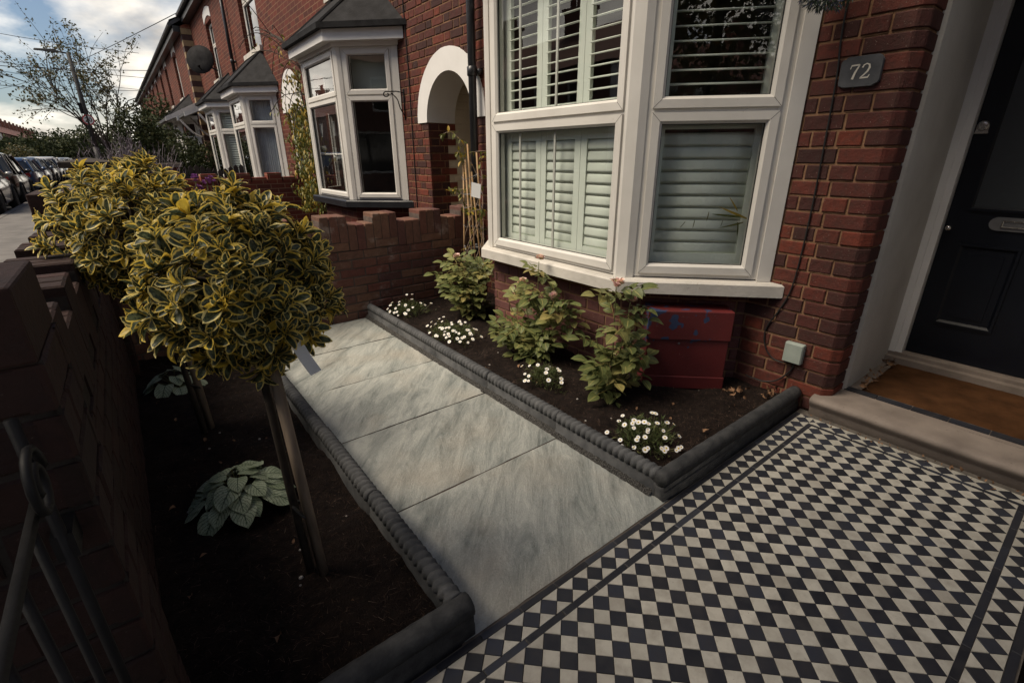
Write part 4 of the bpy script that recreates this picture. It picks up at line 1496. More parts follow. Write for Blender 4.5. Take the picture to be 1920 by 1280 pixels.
# brick foot of the bay
PA, PB, PC, PD = (2.29, 0.535), (1.805, 1.075), (1.805, 2.415), (2.29, 2.90)
for P, Q, ph in ((PA, PB, 0.05), (PB, PC, 0.12), (PC, PD, 0.0)):
    d = Vector((Q[0] - P[0], Q[1] - P[1], 0)); W = d.length
    n = Vector((d.y, -d.x, 0)).normalized()
    if n.cross(Z3).dot(d) < 0:
        n = -n
    nb += brickwork(house, (P[0], P[1], 0), n, W, 0.0, 0.605, M['brick_plinth'], M['mortar'], phase=ph)
nb += brickwork(house, (XF, 2.90, 0.0), (-1, 0, 0), 0.40, 0.0, 3.20, M['brick'], M['mortar'], phase=0.07)
core = MB()
bay_plinth(core, (PA[0], PA[1] + 0.05), (PB[0] + 0.035, PB[1] + 0.015), (PC[0] + 0.035, PC[1] - 0.015), (PD[0], PD[1] - 0.05), 0.60)
core.box(XF + 0.03, 2.47, 0.03, 0.50, -0.2, 5.2)
core.box(XF + 0.03, XF + 0.25, 2.93, 3.30, -0.2, 5.2)
core.box(XF + 0.03, XF + 0.25, 0.50, 2.93, 2.58, 5.2)
core.box(XF + 0.03, XF + 0.25, -1.9, -1.06, -0.2, 5.2)
core.build('wall_core', M['brick_x'], house)
up = MB()
up.quad((XF, CHF, 2.76), (XF, 0.46, 2.76), (XF, 0.46, 5.25), (XF, CHF, 5.25))
up.quad((XF, 2.90, 3.20), (XF, 3.30, 3.20), (XF, 3.30, 5.25), (XF, 2.90, 5.25))
up.quad((XF, -1.9, 2.76), (XF, CHF, 2.76), (XF, CHF, 5.25), (XF, -1.9, 5.25))
up.quad((XF, -1.9, -0.1), (XF, -1.05, -0.1), (XF, -1.05, 2.76), (XF, -1.9, 2.76))
wall_holes(up, (XF, 0.46, 0), (-1, 0, 0), 2.44, 2.56, 5.25, [(0.55, 1.85, 3.35, 4.80)])
up.build('upper_wall', M['brick_y'], house)
BA, BB, BC, BD = (2.285, 0.437), (1.728, 1.038), (1.728, 2.36), (2.285, 2.96)
wins = bay(house, BA, BB, BC, BD, 0.600, 0.675, 2.50, 1.567, M['stone_paint'], so=0.067)
wall_window(house, 1.01, 2.31, 3.35, 4.80)
roof_and_gutter(house, -1.9, 3.30, 5.25, chim=3.0)
drainpipe(house, 3.245, 0.0, 5.2, XF - 0.085)


# shutters behind the glass: panels with louvres
def shutter(parent, O, n, u0, u1, z0, z1, pitch, tilt, lz0, lz1, st=0.05, thick=0.028, lw=0.069):
    """a shutter panel (stiles and rails) with single louvres; tilt in degrees from flat"""
    n = Vector(n).normalized(); u = n.cross(Z3).normalized(); O = Vector(O)
    p = MB()
    p.obox(O, u, n, u0, u0 + st, -thick, 0, z0, z1)
    p.obox(O, u, n, u1 - st, u1, -thick, 0, z0, z1)
    p.obox(O, u, n, u0 + st, u1 - st, -thick + 0.002, -0.002, z0, lz0)
    p.obox(O, u, n, u0 + st, u1 - st, -thick + 0.002, -0.002, lz1, z1)
    pn = p.build('shutter', M['shutter'], parent)
    z = lz0 + pitch / 2
    a = math.radians(tilt)
    while z < lz1 - pitch * 0.3:
        s = MB()
        c = O + Z3 * z - n * (thick / 2)
        dv = -n * math.cos(a) + Z3 * math.sin(a)      # inner edge is the high one
        dv2 = n * math.sin(a) + Z3 * math.cos(a)
        prof = [(-lw / 2, 0), (-lw / 4, 0.0045), (lw / 4, 0.0045), (lw / 2, 0), (lw / 4, -0.0045), (-lw / 4, -0.0045)]
        vs = [c + u * x + dv * q + dv2 * h for x in (u0 + st + 0.002, u1 - st - 0.002) for q, h in prof]
        s.add(vs, [(i, (i + 1) % 6, 6 + (i + 1) % 6, 6 + i) for i in range(6)] + [tuple(range(5, -1, -1)), tuple(range(6, 12))])
        s.build('louvre', M['shutter'], pn, True)
        z += pitch
    return pn


nF = Vector((-1, 0, 0))
SO = Vector((1.806, 0, 0))
for (a, b) in ((1.855, 2.225), (1.485, 1.852), (1.115, 1.482)):
    shutter(house, SO, nF, a, b, 0.74, 1.530, 0.0645, 84, 0.80, 1.445)
    shutter(house, SO, nF, a, b, 1.545, 2.48, 0.0605, 14, 1.62, 2.40)
shutter(house, SO, nF, 2.228, 2.262, 0.74, 2.48, 0.07, 68, 2.46, 2.47, st=0.016)
win, P, n, W = wins[0]
shutter(house, P - n * 0.082, n, 0.115, 0.69, 0.74, 1.535, 0.0645, 84, 0.815, 1.480, st=0.055)
shutter(house, P - n * 0.082, n, 0.115, 0.69, 1.55, 2.48, 0.0655, 12, 1.60, 2.40, st=0.055)
win2, P2, n2, W2 = wins[2]
shutter(house, P2 - n2 * 0.115, n2, 0.12, 0.69, 0.74, 2.48, 0.0645, 60, 0.815, 2.40, st=0.055)
for y in (2.020, 1.668):
    b = MB(); b.box(1.757, 1.766, y - 0.008, y + 0.008, 0.72, 2.47)
    b.build('glazing_bar', M['upvc'], house)
# long leaves of a pot plant pressed between glass and shutter
pl = thing('pot_plant', 'thin green blades of a house plant behind the lower side pane', 'plant', (2.05, 0.80, 0.72))
ucant = n.cross(Z3)
bt = leaf_tpl(0.16, 0.018, 2, 5, 0.2, 0.35, 'blade')
mbase = P - n * 0.034
for (uu, z, du, dz, s) in ((0.155, 1.02, 0.55, 0.22, 0.95), (0.21, 1.06, 0.35, 0.55, 0.55), (0.17, 1.0, 0.75, -0.25, 0.75), (0.19, 1.03, 0.95, 0.05, 0.9), (0.36, 1.055, 0.05, -1, 0.35), (0.43, 1.01, 0.06, -1, 0.32), (0.48, 1.00, 0.5, -0.8, 0.3), (0.28, 1.01, 0.1, -1, 0.25), (0.20, 1.0, -0.2, -1, 0.55)):
    me = tpl_mesh('blade', *bt, M['vine_leaf'])
    link('leaf', me, pl, dir_m(mbase + ucant * uu + Z3 * z, ucant * du + Z3 * dz, n, s))

# ------------------------------------------------------------------ porch: step, reveal, door, mat
st = MB()
prof = [(2.60, -0.05), (2.262, -0.05), (2.262, 0.035)]
for k in range(7):
    a = math.pi / 2 * k / 6
    prof.append((2.262 - 0.030 * math.sin(math.pi * (k / 6)) - 0.004 + 0.03 * (1 - math.cos(a)) * 0 + (0.026 * (k / 6) ** 3), 0.045 + 0.065 * math.sin(a)))
prof += [(2.60, 0.112)]
ny = 14
vs = []
for j in range(ny + 1):
    y = 0.072 - 1.13 * j / ny
    for (x, z) in prof:
        k = 0.0025 * noise.noise(Vector((x * 9, y * 7, z * 9)))
        vs.append((x + k, y, z + k))
m0 = len(prof)
fs = [(j * m0 + i, j * m0 + i + 1, (j + 1) * m0 + i + 1, (j + 1) * m0 + i) for j in range(ny) for i in range(m0 - 1)] + [tuple(range(m0 - 1, -1, -1)), tuple(range(ny * m0, ny * m0 + m0))]
st.add(vs, fs)
st.build('doorstep', M['step'], house, True)
ld = MB(); ld.box(2.44, 3.20, -1.05, -0.0, 0.0, 0.1125)
ld.build('porch_floor', M['step'], house)
y = -0.012
while y > -1.02:
    t_ = MB(); t_.box(2.470, 2.520, max(y - 0.148, -1.04), y, 0.110, 0.1185 + rng.uniform(-0.001, 0.001))
    t_.build('porch_tile', M['tile_b'], house); y -= 0.152
th = MB(); th.box(3.085, 3.24, -1.05, -0.02, 0.10, 0.165); th.box(3.13, 3.25, -1.05, -0.02, 0.165, 0.185)
th.build('threshold', M['step'], house)
rv = MB()
rv.box(2.472, 3.32, -0.018, 0.03, 0.112, 2.70)
rv.box(2.472, 3.32, -1.10, -1.05, 0.112, 2.70)
rv.build('porch_reveal', M['plaster'], house)
rc = MB(); rc.box(2.30, 3.4, -1.10, 0.04, 2.70, 2.76); rc.build('porch_ceiling', M['plaster'], house)
bkw = MB(); bkw.box(3.28, 3.33, -1.1, 0.03, 0.0, 2.7); bkw.build('porch_back', M['room'], house)
df = MB()
df.box(3.145, 3.26, -0.085, -0.0185, 0.165, 2.6); df.box(3.135, 3.15, -0.052, -0.0185, 0.167, 2.6)
df.box(3.145, 3.26, -1.0495, -0.985, 0.165, 2.6); df.box(3.145, 3.26, -0.985, -0.085, 2.18, 2.6)
df.build('door_frame', M['white_flat'], house)
dm = MB()
DX = 3.205
yl, yr = -0.088, -0.982
dm.box(DX, DX + 0.045, yr, yl, 0.19, 2.175)
door = dm.build('door', M['door_paint'], house)


def door_panel(y0, y1, z0, z1, proud=0.012):
    m_ = MB(); n = Vector((-1, 0, 0))
    m_.frame((DX, 0, 0), Vector((0, 1, 0)), n, y0, y1, z0, z1, 0.030, -0.002, proud, 0.018)
    m_.box(DX - 0.006, DX, y0 + 0.055, y1 - 0.055, z0 + 0.055, z1 - 0.055)
    m_.build('door_panel', M['door_paint'], door)


for z0, z1 in ((0.40, 0.875),):
    door_panel(-0.435, -0.175, z0, z1)
    door_panel(-0.90, -0.56, z0, z1)
m_ = MB(); m_.frame((DX, 0, 0), (0, 1, 0), (-1, 0, 0), -0.86, -0.165, 1.055, 2.02, 0.025, -0.002, 0.012, 0.012); m_.build('glazing_bead', M['door_paint'], door)
m_ = MB(); m_.quad((DX - 0.003, -0.165, 1.06), (DX - 0.003, -0.86, 1.06), (DX - 0.003, -0.86, 2.02), (DX - 0.003, -0.165, 2.02)); m_.build('door_glass', M['door_glass'], door)
m_ = MB()                                       # letter plate with rounded ends
pts = [(-0.305 + 0.035 * math.cos(a), 0.995 + 0.035 * math.sin(a)) for a in [math.pi * (-0.5 + k / 8) for k in range(9)]] + [(-0.52 - 0.035 * math.cos(a), 0.995 + 0.035 * math.sin(-a)) for a in [math.pi * (-0.5 + k / 8) for k in range(9)]]
vs = [(DX - 0.010, p[0], p[1]) for p in pts] + [(DX + 0.001, p[0], p[1]) for p in pts]
k = len(pts)
m_.add(vs, [tuple(range(k)), *[(i, (i + 1) % k, k + (i + 1) % k, k + i) for i in range(k)]])
m_.build('letter_plate', M['steel'], door)
m_ = MB(); m_.frame((DX - 0.010, 0, 0), (0, 1, 0), (-1, 0, 0), -0.51, -0.32, 0.975, 1.015, 0.008, 0, 0.006, 0.003); m_.build('letter_flap', M['chrome'], door)
m_ = MB(); m_.lathe([(0.010, 0), (0.010, 0.012), (0.016, 0.022), (0.014, 0.034), (0.004, 0.04)], (DX, -0.112, 0.955), 14, (-1, 0, 0)); m_.build('door_knob', M['chrome'], door, True)
m_ = MB(); m_.lathe([(0.026, 0), (0.026, 0.006), (0.020, 0.012), (0.012, 0.013)], (DX, -0.118, 1.487), 16, (-1, 0, 0)); m_.box(DX - 0.006, DX, -0.144, -0.092, 1.455, 1.487); m_.box(DX - 0.013, DX, -0.147, -0.089, 1.448, 1.456)
m_.build('door_lock', M['chrome'], door)
mat_ = MB()
nx, ny = 30, 40
for j in range(ny + 1):
    for i in range(nx + 1):
        x, y = 2.535 + 0.56 * i / nx, -0.075 - 0.90 * j / ny
        e = min(i, nx - i, j, ny - j)
        wob = 0.004 * noise.noise(Vector((x * 30, y * 30, 2)))
        mat_.V.append((x + (wob if e == 0 else 0), y + (wob if e == 0 else 0), 0.1135 if e == 0 else 0.131 + 0.004 * noise.noise(Vector((x * 40, y * 40, 5)))))
for j in range(ny):
    for i in range(nx):
        a = j * (nx + 1) + i
        mat_.F.append((a, a + nx + 1, a + nx + 2, a + 1)); mat_.M.append(0)
tag(mat_.build('doormat', M['coir'], None, True), 'orange-brown coir doormat in front of the black door', 'doormat')

# ------------------------------------------------------------------ things fixed to the front
def ribbon(mb, pts, ws, P, u, n, th=0.0015):
    """flat strokes in the plane (u, z) at P: a raised ribbon of changing width"""
    P, u, n = Vector(P), Vector(u), Vector(n)
    k = len(pts)
    vs = []
    for i, (a, c) in enumerate(pts):
        p0, p1 = pts[max(i - 1, 0)], pts[min(i + 1, k - 1)]
        d = Vector((p1[0] - p0[0], p1[1] - p0[1])); d.normalize()
        s = Vector((-d.y, d.x)) * ws[i] / 2
        for sg in (-1, 1):
            for h in (0, th):
                vs.append(P + u * (a + s.x * sg) + Z3 * (c + s.y * sg) + n * h)
    f = []
    for i in range(k - 1):
        a, b = i * 4, i * 4 + 4
        f += [(a + 1, b + 1, b + 3, a + 3), (a, b, b + 1, a + 1), (a + 3, b + 3, b + 2, a + 2)]
    mb.add(vs, f)


plq = thing('number_plate', 'small notched slate house number plate reading 72 on the brick', 'number plate', (XF, 0.21, 1.64))
yc, zc = 0.205, 1.700
hw, hh = 0.082, 0.062
out_ = []
for sx, sz in ((1, 1), (-1, 1), (-1, -1), (1, -1)):
    cr = [(hw, hh - 0.022), (hw - 0.006, hh - 0.012), (hw - 0.014, hh - 0.006), (hw - 0.024, hh)]
    pts = [(sx * a, sz * c) for a, c in cr]
    if sx * sz < 0:
        pts = pts[::-1]
    out_ += pts
out_ = [(a + 0.003 * noise.noise(Vector((a * 60, c * 60, 1))), c + 0.003 * noise.noise(Vector((a * 60, c * 60, 8)))) for a, c in out_]
pm_ = MB()
k = len(out_)
vs = [(XF - 0.016, yc - a, zc + c) for a, c in out_] + [(XF - 0.006 - 0.004, yc - a * 1.03, zc + c * 1.03) for a, c in out_] + [(XF + 0.0, yc - a * 1.03, zc + c * 1.03) for a, c in out_]
pm_.add(vs, [tuple(range(k))] + [(r * k + i, r * k + (i + 1) % k, (r + 1) * k + (i + 1) % k, (r + 1) * k + i) for r in range(2) for i in range(k)])
pm_.build('plate', M['slate'], plq)
dg = MB()
PP, du, dn = (XF - 0.0162, yc, zc), (0, -1, 0), (-1, 0, 0)
ribbon(dg, [(-0.040, 0.012), (-0.037, 0.024)], [0.003, 0.004], PP, du, dn)
ribbon(dg, [(-0.038, 0.026), (-0.004, 0.027)], [0.006, 0.006], PP, du, dn)
ribbon(dg, [(-0.005, 0.027), (-0.018, -0.002), (-0.025, -0.030)], [0.005, 0.008, 0.0095], PP, du, dn)
dg.build('digit', M['engrave'], plq)
dg = MB()
ribbon(dg, [(0.008, 0.014), (0.012, 0.024), (0.022, 0.029), (0.033, 0.024), (0.036, 0.012), (0.030, -0.003), (0.018, -0.016), (0.006, -0.026)], [0.006, 0.005, 0.004, 0.006, 0.008, 0.0075, 0.005, 0.004], PP, du, dn)
ribbon(dg, [(0.005, -0.027), (0.036, -0.027), (0.041, -0.016)], [0.006, 0.006, 0.003], PP, du, dn)
dg.build('digit', M['engrave'], plq)

sk = thing('junction_box', 'square grey-green cable box low on the brick wall', 'cable box', (XF, 0.215, 0.24))
b = MB(); b.box(XF - 0.032, XF + 0.004, 0.165, 0.265, 0.255, 0.372); o = b.build('box', M['socket'], sk)
bv = o.modifiers.new('bevel', 'BEVEL'); bv.width = 0.006; bv.segments = 2
b = MB(); b.box(XF - 0.036, XF - 0.030, 0.169, 0.261, 0.259, 0.368); o = b.build('lid', M['socket'], sk)
bv = o.modifiers.new('bevel', 'BEVEL'); bv.width = 0.004; bv.segments = 2
cb_ = MB()
X_ = XF - 0.008
path = [(0.325, 2.75), (0.320, 1.95), (0.300, 1.70), (0.292, 1.45), (0.285, 1.10), (0.290, 0.80), (0.305, 0.64), (0.345, 0.52), (0.385, 0.43), (0.392, 0.36), (0.370, 0.29), (0.325, 0.245), (0.275, 0.235), (0.245, 0.250)]
def smooth_path(p, n=6):
    out_ = []
    for i in range(len(p) - 1):
        p0, p1, p2, p3 = [Vector(p[max(0, min(len(p) - 1, i + k))]) for k in (-1, 0, 1, 2)]
        for k in range(n):
            t = k / n
            out_.append(0.5 * ((2 * p1) + (p2 - p0) * t + (2 * p0 - 5 * p1 + 4 * p2 - p3) * t * t + (3 * p1 - p0 - 3 * p2 + p3) * t ** 3))
    out_.append(Vector(p[-1]))
    return out_
cb_.tube(smooth_path([(X_, a, c) for a, c in path]), 0.0042, 6)
cb_.tube(smooth_path([(X_, 0.205, 0.258), (X_ - 0.004, 0.215, 0.20), (X_ - 0.01, 0.27, 0.125), (X_ - 0.02, 0.335, 0.095), (X_ - 0.015, 0.40, 0.09), (X_, 0.455, 0.085)]), 0.0045, 6)
tag(cb_.build('cable', M['cable'], None, True), 'black cable looping down the brick to the cable box', 'cable')

# red meter box in front of the bay's side
BL, BR = Vector((1.759, 0.831, 0)), Vector((2.105, 0.498, 0))
ub = (BL - BR).normalized(); W = (BL - BR).length
nbx = Vector((ub.y, -ub.x, 0)) * 1.0
if nbx.cross(Z3).dot(ub) < 0:
    nbx = -nbx
mtr = thing('meter_box', 'worn red painted metal box flaked blue under the window sill', 'meter box', ((BL + BR) / 2))
for nm, z0, z1, pr in (('base', 0.02, 0.100, -0.004), ('front_panel', 0.098, 0.338, -0.010), ('lid', 0.336, 0.512, 0.0)):
    b = MB(); b.obox(BR, ub, nbx, 0.006 if nm == 'front_panel' else 0.0, W - (0.006 if nm == 'front_panel' else 0), -0.215, pr, z0, z1)
    o = b.build(nm, M['worn_red'], mtr)
    bv = o.modifiers.new('bevel', 'BEVEL'); bv.width = 0.004; bv.segments = 2
b = MB(); b.lathe([(0.007, 0), (0.007, 0.002), (0.003, 0.003)], BR + ub * (W * 0.60) + nbx * -0.010 + Z3 * 0.312, 10, nbx); b.build('lock', M['steel'], mtr)

# ------------------------------------------------------------------ the house next door, with the arched passage
nh = thing('terraced_house', 'red brick house next door with white arched passage and dark-roofed white bay', 'house', (XF, 6.0, 0))
AC, AZ, RI, RO = 3.81, 1.69, 0.44, 0.645


def arch_holes(z):
    if z < AZ:
        return [(AC - RI - 3.30, AC + RI - 3.30)]
    h = (RO - 0.02) ** 2 - (z - AZ) ** 2
    return [(AC - math.sqrt(h) - 3.30, AC + math.sqrt(h) - 3.30)] if h > 0 else []


brickwork(nh, (XF, 3.30, 0.0), (-1, 0, 0), 1.62, 0.0, 3.20, M['brick'], M['mortar'], holes=arch_holes, phase=0.03)
ar = MB()
N = 26
for k in range(N):
    a, b = math.pi * k / N, math.pi * (k + 1) / N
    def q(r, t, x):
        wob = 0.006 * noise.noise(Vector((t * 6, r * 9, 0))) if r > 0.6 else 0
        return (x, AC - math.cos(t) * (r + wob), AZ + math.sin(t) * (r + wob))
    ar.quad(q(RI, a, XF - 0.012), q(RI, b, XF - 0.012), q(RO, b, XF - 0.012), q(RO, a, XF - 0.012))
    ar.quad(q(RI, a, XF + 0.34), q(RI, b, XF + 0.34), q(RI, b, XF - 0.012), q(RI, a, XF - 0.012))
    ar.quad(q(RO, a, XF - 0.012), q(RO, b, XF - 0.012), q(RO, b, XF + 0.02), q(RO, a, XF + 0.02))
for s in (0, math.pi):
    ar.quad(q(RI, s, XF - 0.012), q(RO, s, XF - 0.012), q(RO, s, XF + 0.3), q(RI, s, XF + 0.3))
ar.build('arch', M['white_flat'], nh)
brickwork(nh, (XF + 0.24, AC + RI, 0.0), (0, -1, 0), 0.24, 0.0, AZ, M['brick'], M['mortar'], phase=0.05)
brickwork(nh, (XF + 1.25, AC + RI + 0.004, 0.0), (0, -1, 0), 1.01 + 0.0, 0.0, 2.22, M['cream'], M['cream'], phase=0.05, mdep=0.003)
tooth = MB()
for k in range(22):
    if k % 2:
        tooth.box(XF + 0.24, XF + 0.24 + 0.10, AC + RI - 0.0025, AC + RI + 0.01, k * PITCH_Z + 0.005, (k + 1) * PITCH_Z - 0.005)
tooth.build('quoin_teeth', M['brick_x'], nh)
pas = MB()
pas.box(XF + 1.25, XF + 1.30, AC - RI - 0.1, AC + RI + 0.1, -0.1, 2.3)
pas.box(XF + 0.34, XF + 1.30, AC - RI - 0.1, AC + RI + 0.1, 2.22, 2.3)
pas.box(XF + 0.02, XF + 1.30, AC - RI - 0.1, AC - RI, -0.1, 2.3)
pas.build('passage_wall', M['cream'], nh)
w_ = MB()
wall_holes(w_, (XF, 4.92, 0), (-1, 0, 0), 3.68, 0.0, 5.25, [(0.16, 2.02, 0.80, 2.62), (0.40, 1.80, 3.35, 4.85), (2.55, 3.50, 0.0, 2.25)], 0.12)
w_.quad((XF, 3.30, 3.20), (XF, 4.92, 3.20), (XF, 4.92, 5.25), (XF, 3.30, 5.25))
w_.build('wall', M['brick_y'], nh)
bp_ = MB(); bay_plinth(bp_, (2.29, 4.90), (1.82, 5.40), (1.82, 6.57), (2.29, 7.07), 0.775)
bp_.build('bay_foot', M['brick_y'], nh)
B1 = ((2.285, 4.85), (1.765, 5.37), (1.765, 6.60), (2.285, 7.12))
w1 = bay(nh, *B1, 0.765, 0.845, 2.50, 2.01, M['black_paint'], so=0.09, room_back=1.6)
b = MB(); P, n = w1[0][1], w1[0][2]; u = n.cross(Z3)
b.obox(P, u, n, 0.12, w1[0][3] - 0.12, -0.16, -0.155, 2.02, 2.46); b.build('roller_blind', M['blind'], nh)
b = MB(); b.box(2.0, 2.01, 5.75, 5.80, 0.86, 2.0); b.box(2.0, 2.01, 6.15, 6.20, 0.86, 2.0); b.build('inner_frame', M['upvc'], nh)
wall_window(nh, 5.32, 6.72, 3.35, 4.85)
b = MB(); b.box(XF + 0.1, XF + 0.15, 7.47, 8.42, 0.0, 2.25); b.build('door', M['door_paint'], nh)
roof_and_gutter(nh, 3.30, 8.60, 5.25, chim=8.3)
# scroll bracket beside the bay
br = thing('bracket', 'small black iron scroll bracket on the brick beside the neighbouring bay', 'bracket', (XF, 4.76, 1.95))
b = MB()
pts = [(XF - 0.01, 4.76, 2.02), (XF - 0.10, 4.76, 2.03), (XF - 0.20, 4.76, 2.02)]
for k in range(12):
    a = k / 11 * 2 * math.pi * 0.9
    pts.append((XF - 0.22 - 0.03 * math.sin(a), 4.76, 1.99 + 0.03 * math.cos(a) * (1 - k / 22)))
b.tube(pts, 0.006, 6)
b.tube(smooth_path([(XF - 0.01, 4.76, 1.78), (XF - 0.06, 4.76, 1.86), (XF - 0.09, 4.76, 1.95), (XF - 0.16, 4.76, 2.01)]), 0.006, 6)
b.tube([(XF - 0.008, 4.76, 1.74), (XF - 0.008, 4.76, 2.06)], 0.008, 6)
b.build('scroll', M['iron'], br, True)
# thin cables down the wall
cbl = MB()
cbl.tube([(XF - 0.008, 4.62, 3.2), (XF - 0.008, 4.60, 2.2), (XF - 0.008, 4.63, 0.6)], 0.006, 5)
tag(cbl.build('wall_cable', M['cable'], None), 'thin black cable running straight down the brick beside the arch', 'cable')


# ------------------------------------------------------------------ the rest of the terrace
def terrace(y0, y1, label, A0, inside='none', upper=(), doors=(), pipe=None, arches=(), ze=5.25, quoin=None, x=XF, canopy=None):
    t = thing('terraced_house', label, 'house', (x, (y0 + y1) / 2, 0), 'houses of the terrace')
    W = y1 - y0
    holes = [(A0 - y0 + 0.08, A0 - y0 + 2.2, 0.80, 2.62)]
    for (a, b, c, d) in upper:
        holes.append((a - y0, b - y0, c, d))
    for (a, b) in doors:
        holes.append((a - y0, b - y0, 0.0, 2.15))
    wl = MB(); wall_holes(wl, (x, y0, 0), (-1, 0, 0), W, 0.0, ze, holes, 0.12)
    wl.build('wall', M['brick_y'], t)
    dx = x - XF
    f_ = MB(); bay_plinth(f_, (2.29 + dx, A0 + 0.05), (1.82 + dx, A0 + 0.55), (1.82 + dx, A0 + 1.72), (2.29 + dx, A0 + 2.22), 0.775)
    f_.build('bay_foot', M['brick_y'], t)
    ww = bay(t, (2.285 + dx, A0), (1.765 + dx, A0 + 0.52), (1.765 + dx, A0 + 1.75), (2.285 + dx, A0 + 2.27), 0.765, 0.845, 2.46, 1.95, M['stone_paint'], so=0.08, roof_top=0.68)
    for (win, P, n, Wd) in ww[:2]:
        u = n.cross(Z3)
        m_ = MB()
        if inside == 'curtain':
            k = 40
            for i in range(k):
                a, b = 0.1 + (Wd - 0.2) * i / k, 0.1 + (Wd - 0.2) * (i + 1) / k
                da, db = 0.015 * math.sin(i * 1.9), 0.015 * math.sin((i + 1) * 1.9)
                q = lambda uu, dd, zz: P + u * uu - n * (0.14 + dd) + Z3 * zz
                m_.quad(q(a, da, 0.87), q(b, db, 0.87), q(b, db, 2.44), q(a, da, 2.44))
            m_.build('curtain', M['curtain'], t, True)
        elif inside == 'blind':
            zz = 0.88
            while zz < 2.42:
                m_.obox(P - n * 0.13, u, n, 0.1, Wd - 0.1, -0.01, 0.012, zz, zz + 0.040)
                zz += 0.055
            m_.build('slatted_blind', M['shutter'], t)
    for (a, b, c, d) in upper:
        wall_window(t, a, b, c, d, x=x, lintel=True)
    for (a, b) in doors:
        m_ = MB(); m_.box(x + 0.08, x + 0.13, a + 0.06, b - 0.06, 0.1, 2.05); m_.build('door', M['door_paint'], t)
        m_ = MB(); m_.frame((x + 0.06, 0, 0), (0, 1, 0), (-1, 0, 0), a, b, 0.05, 2.15, 0.07, -0.05, 0.02, 0.01); m_.build('door_frame', M['white_flat'], t)
    for ac in arches:
        m_ = MB()
        for k in range(18):
            a, b = math.pi * k / 18, math.pi * (k + 1) / 18
            q = lambda r, tt, xx: (xx, ac - math.cos(tt) * r, 2.12 + math.sin(tt) * r)
            m_.quad(q(0.46, a, x - 0.012), q(0.46, b, x - 0.012), q(0.66, b, x - 0.012), q(0.66, a, x - 0.012))
            m_.quad(q(0.46, a, x + 0.1), q(0.46, b, x + 0.1), q(0.46, b, x - 0.012), q(0.46, a, x - 0.012))
            m_.quad(q(0.02, a, x - 0.004), q(0.02, b, x - 0.004), q(0.46, b, x - 0.004), q(0.46, a, x - 0.004))
        m_.build('door_arch', M['white_flat'], t)
    roof_and_gutter(t, y0, y1, ze, x=x, chim=y1 - 0.6)
    if pipe:
        drainpipe(t, pipe, 2.9, ze)
    if quoin is not None:
        for k in range(int(ze / 0.155)):
            m_ = MB(); L_ = 0.24 if k % 2 else 0.36
            m_.box(x - 0.008, x + 0.30, quoin, quoin + L_, k * 0.155, k * 0.155 + 0.150)
            m_.build('quoin', M['quoin_y'] if k % 2 else M['quoin_d'], t)
    if canopy:
        m_ = MB(); a, b = canopy
        m_.add([(x, a, 2.95), (x, b, 2.95), (x - 0.85, b, 2.55), (x - 0.85, a, 2.55), (x, a, 2.87), (x, b, 2.87), (x - 0.85, b, 2.47), (x - 0.85, a, 2.47)], ((0, 3, 2, 1), (4, 5, 6, 7), (0, 4, 7, 3), (1, 2, 6, 5), (3, 7, 6, 2)))
        m_.build('porch_canopy', M['slate'], t)
        for yy in (a, b):
            m_ = MB()
            m_.add([(x, yy - 0.02, 2.97), (x - 0.9, yy - 0.02, 2.53), (x - 0.9, yy - 0.02, 2.41), (x, yy - 0.02, 2.80), (x, yy + 0.02, 2.97), (x - 0.9, yy + 0.02, 2.53), (x - 0.9, yy + 0.02, 2.41), (x, yy + 0.02, 2.80)], ((0, 1, 2, 3), (7, 6, 5, 4), (0, 4, 5, 1), (2, 6, 7, 3), (1, 5, 6, 2)))
            m_.tube(smooth_path([(x, yy, 1.95), (x - 0.25, yy, 2.1), (x - 0.55, yy, 2.5)], 4), 0.035, 6)
            m_.build('bargeboard', M['white_flat'], t)
    return t


terrace(8.60, 13.0, 'terraced brick house with grey net curtains in its pointed-roof bay', 10.10, 'curtain', [(10.55, 11.90, 3.35, 4.85)], [(8.72, 9.52)], None, (9.12,))
terrace(13.0, 18.45, 'terraced brick house with slatted blinds and a satellite dish above its bay', 13.55, 'blind', [(15.05, 15.95, 3.30, 4.62)], [(17.0, 17.8)], 13.06, canopy=(16.3, 18.3))
terrace(18.45, 23.4, 'terraced brick house with yellow and dark banded corner bricks', 19.1, 'none', [(20.9, 21.8, 3.30, 4.62)], [(22.2, 23.0)], 23.2, quoin=18.44, x=XF - 0.26, ze=5.0, canopy=(18.7, 22.9))
yy = 23.4
for lab, d in (('terraced brick house just beyond the banded-corner house', 5.3), ('terraced brick house second beyond the banded-corner house', 5.2), ('terraced brick house third beyond the banded-corner house', 5.4), ('farthest terraced brick house in sight at the end of the row', 6.0)):
    terrace(yy, yy + d, lab, yy + 2.4, 'none', [(yy + 0.9, yy + 1.7, 3.30, 4.62), (yy + 3.4, yy + 4.2, 3.30, 4.62)], [(yy + 0.6, yy + 1.4)], yy + 2.3, x=XF - 0.26, ze=5.0)
    yy += d

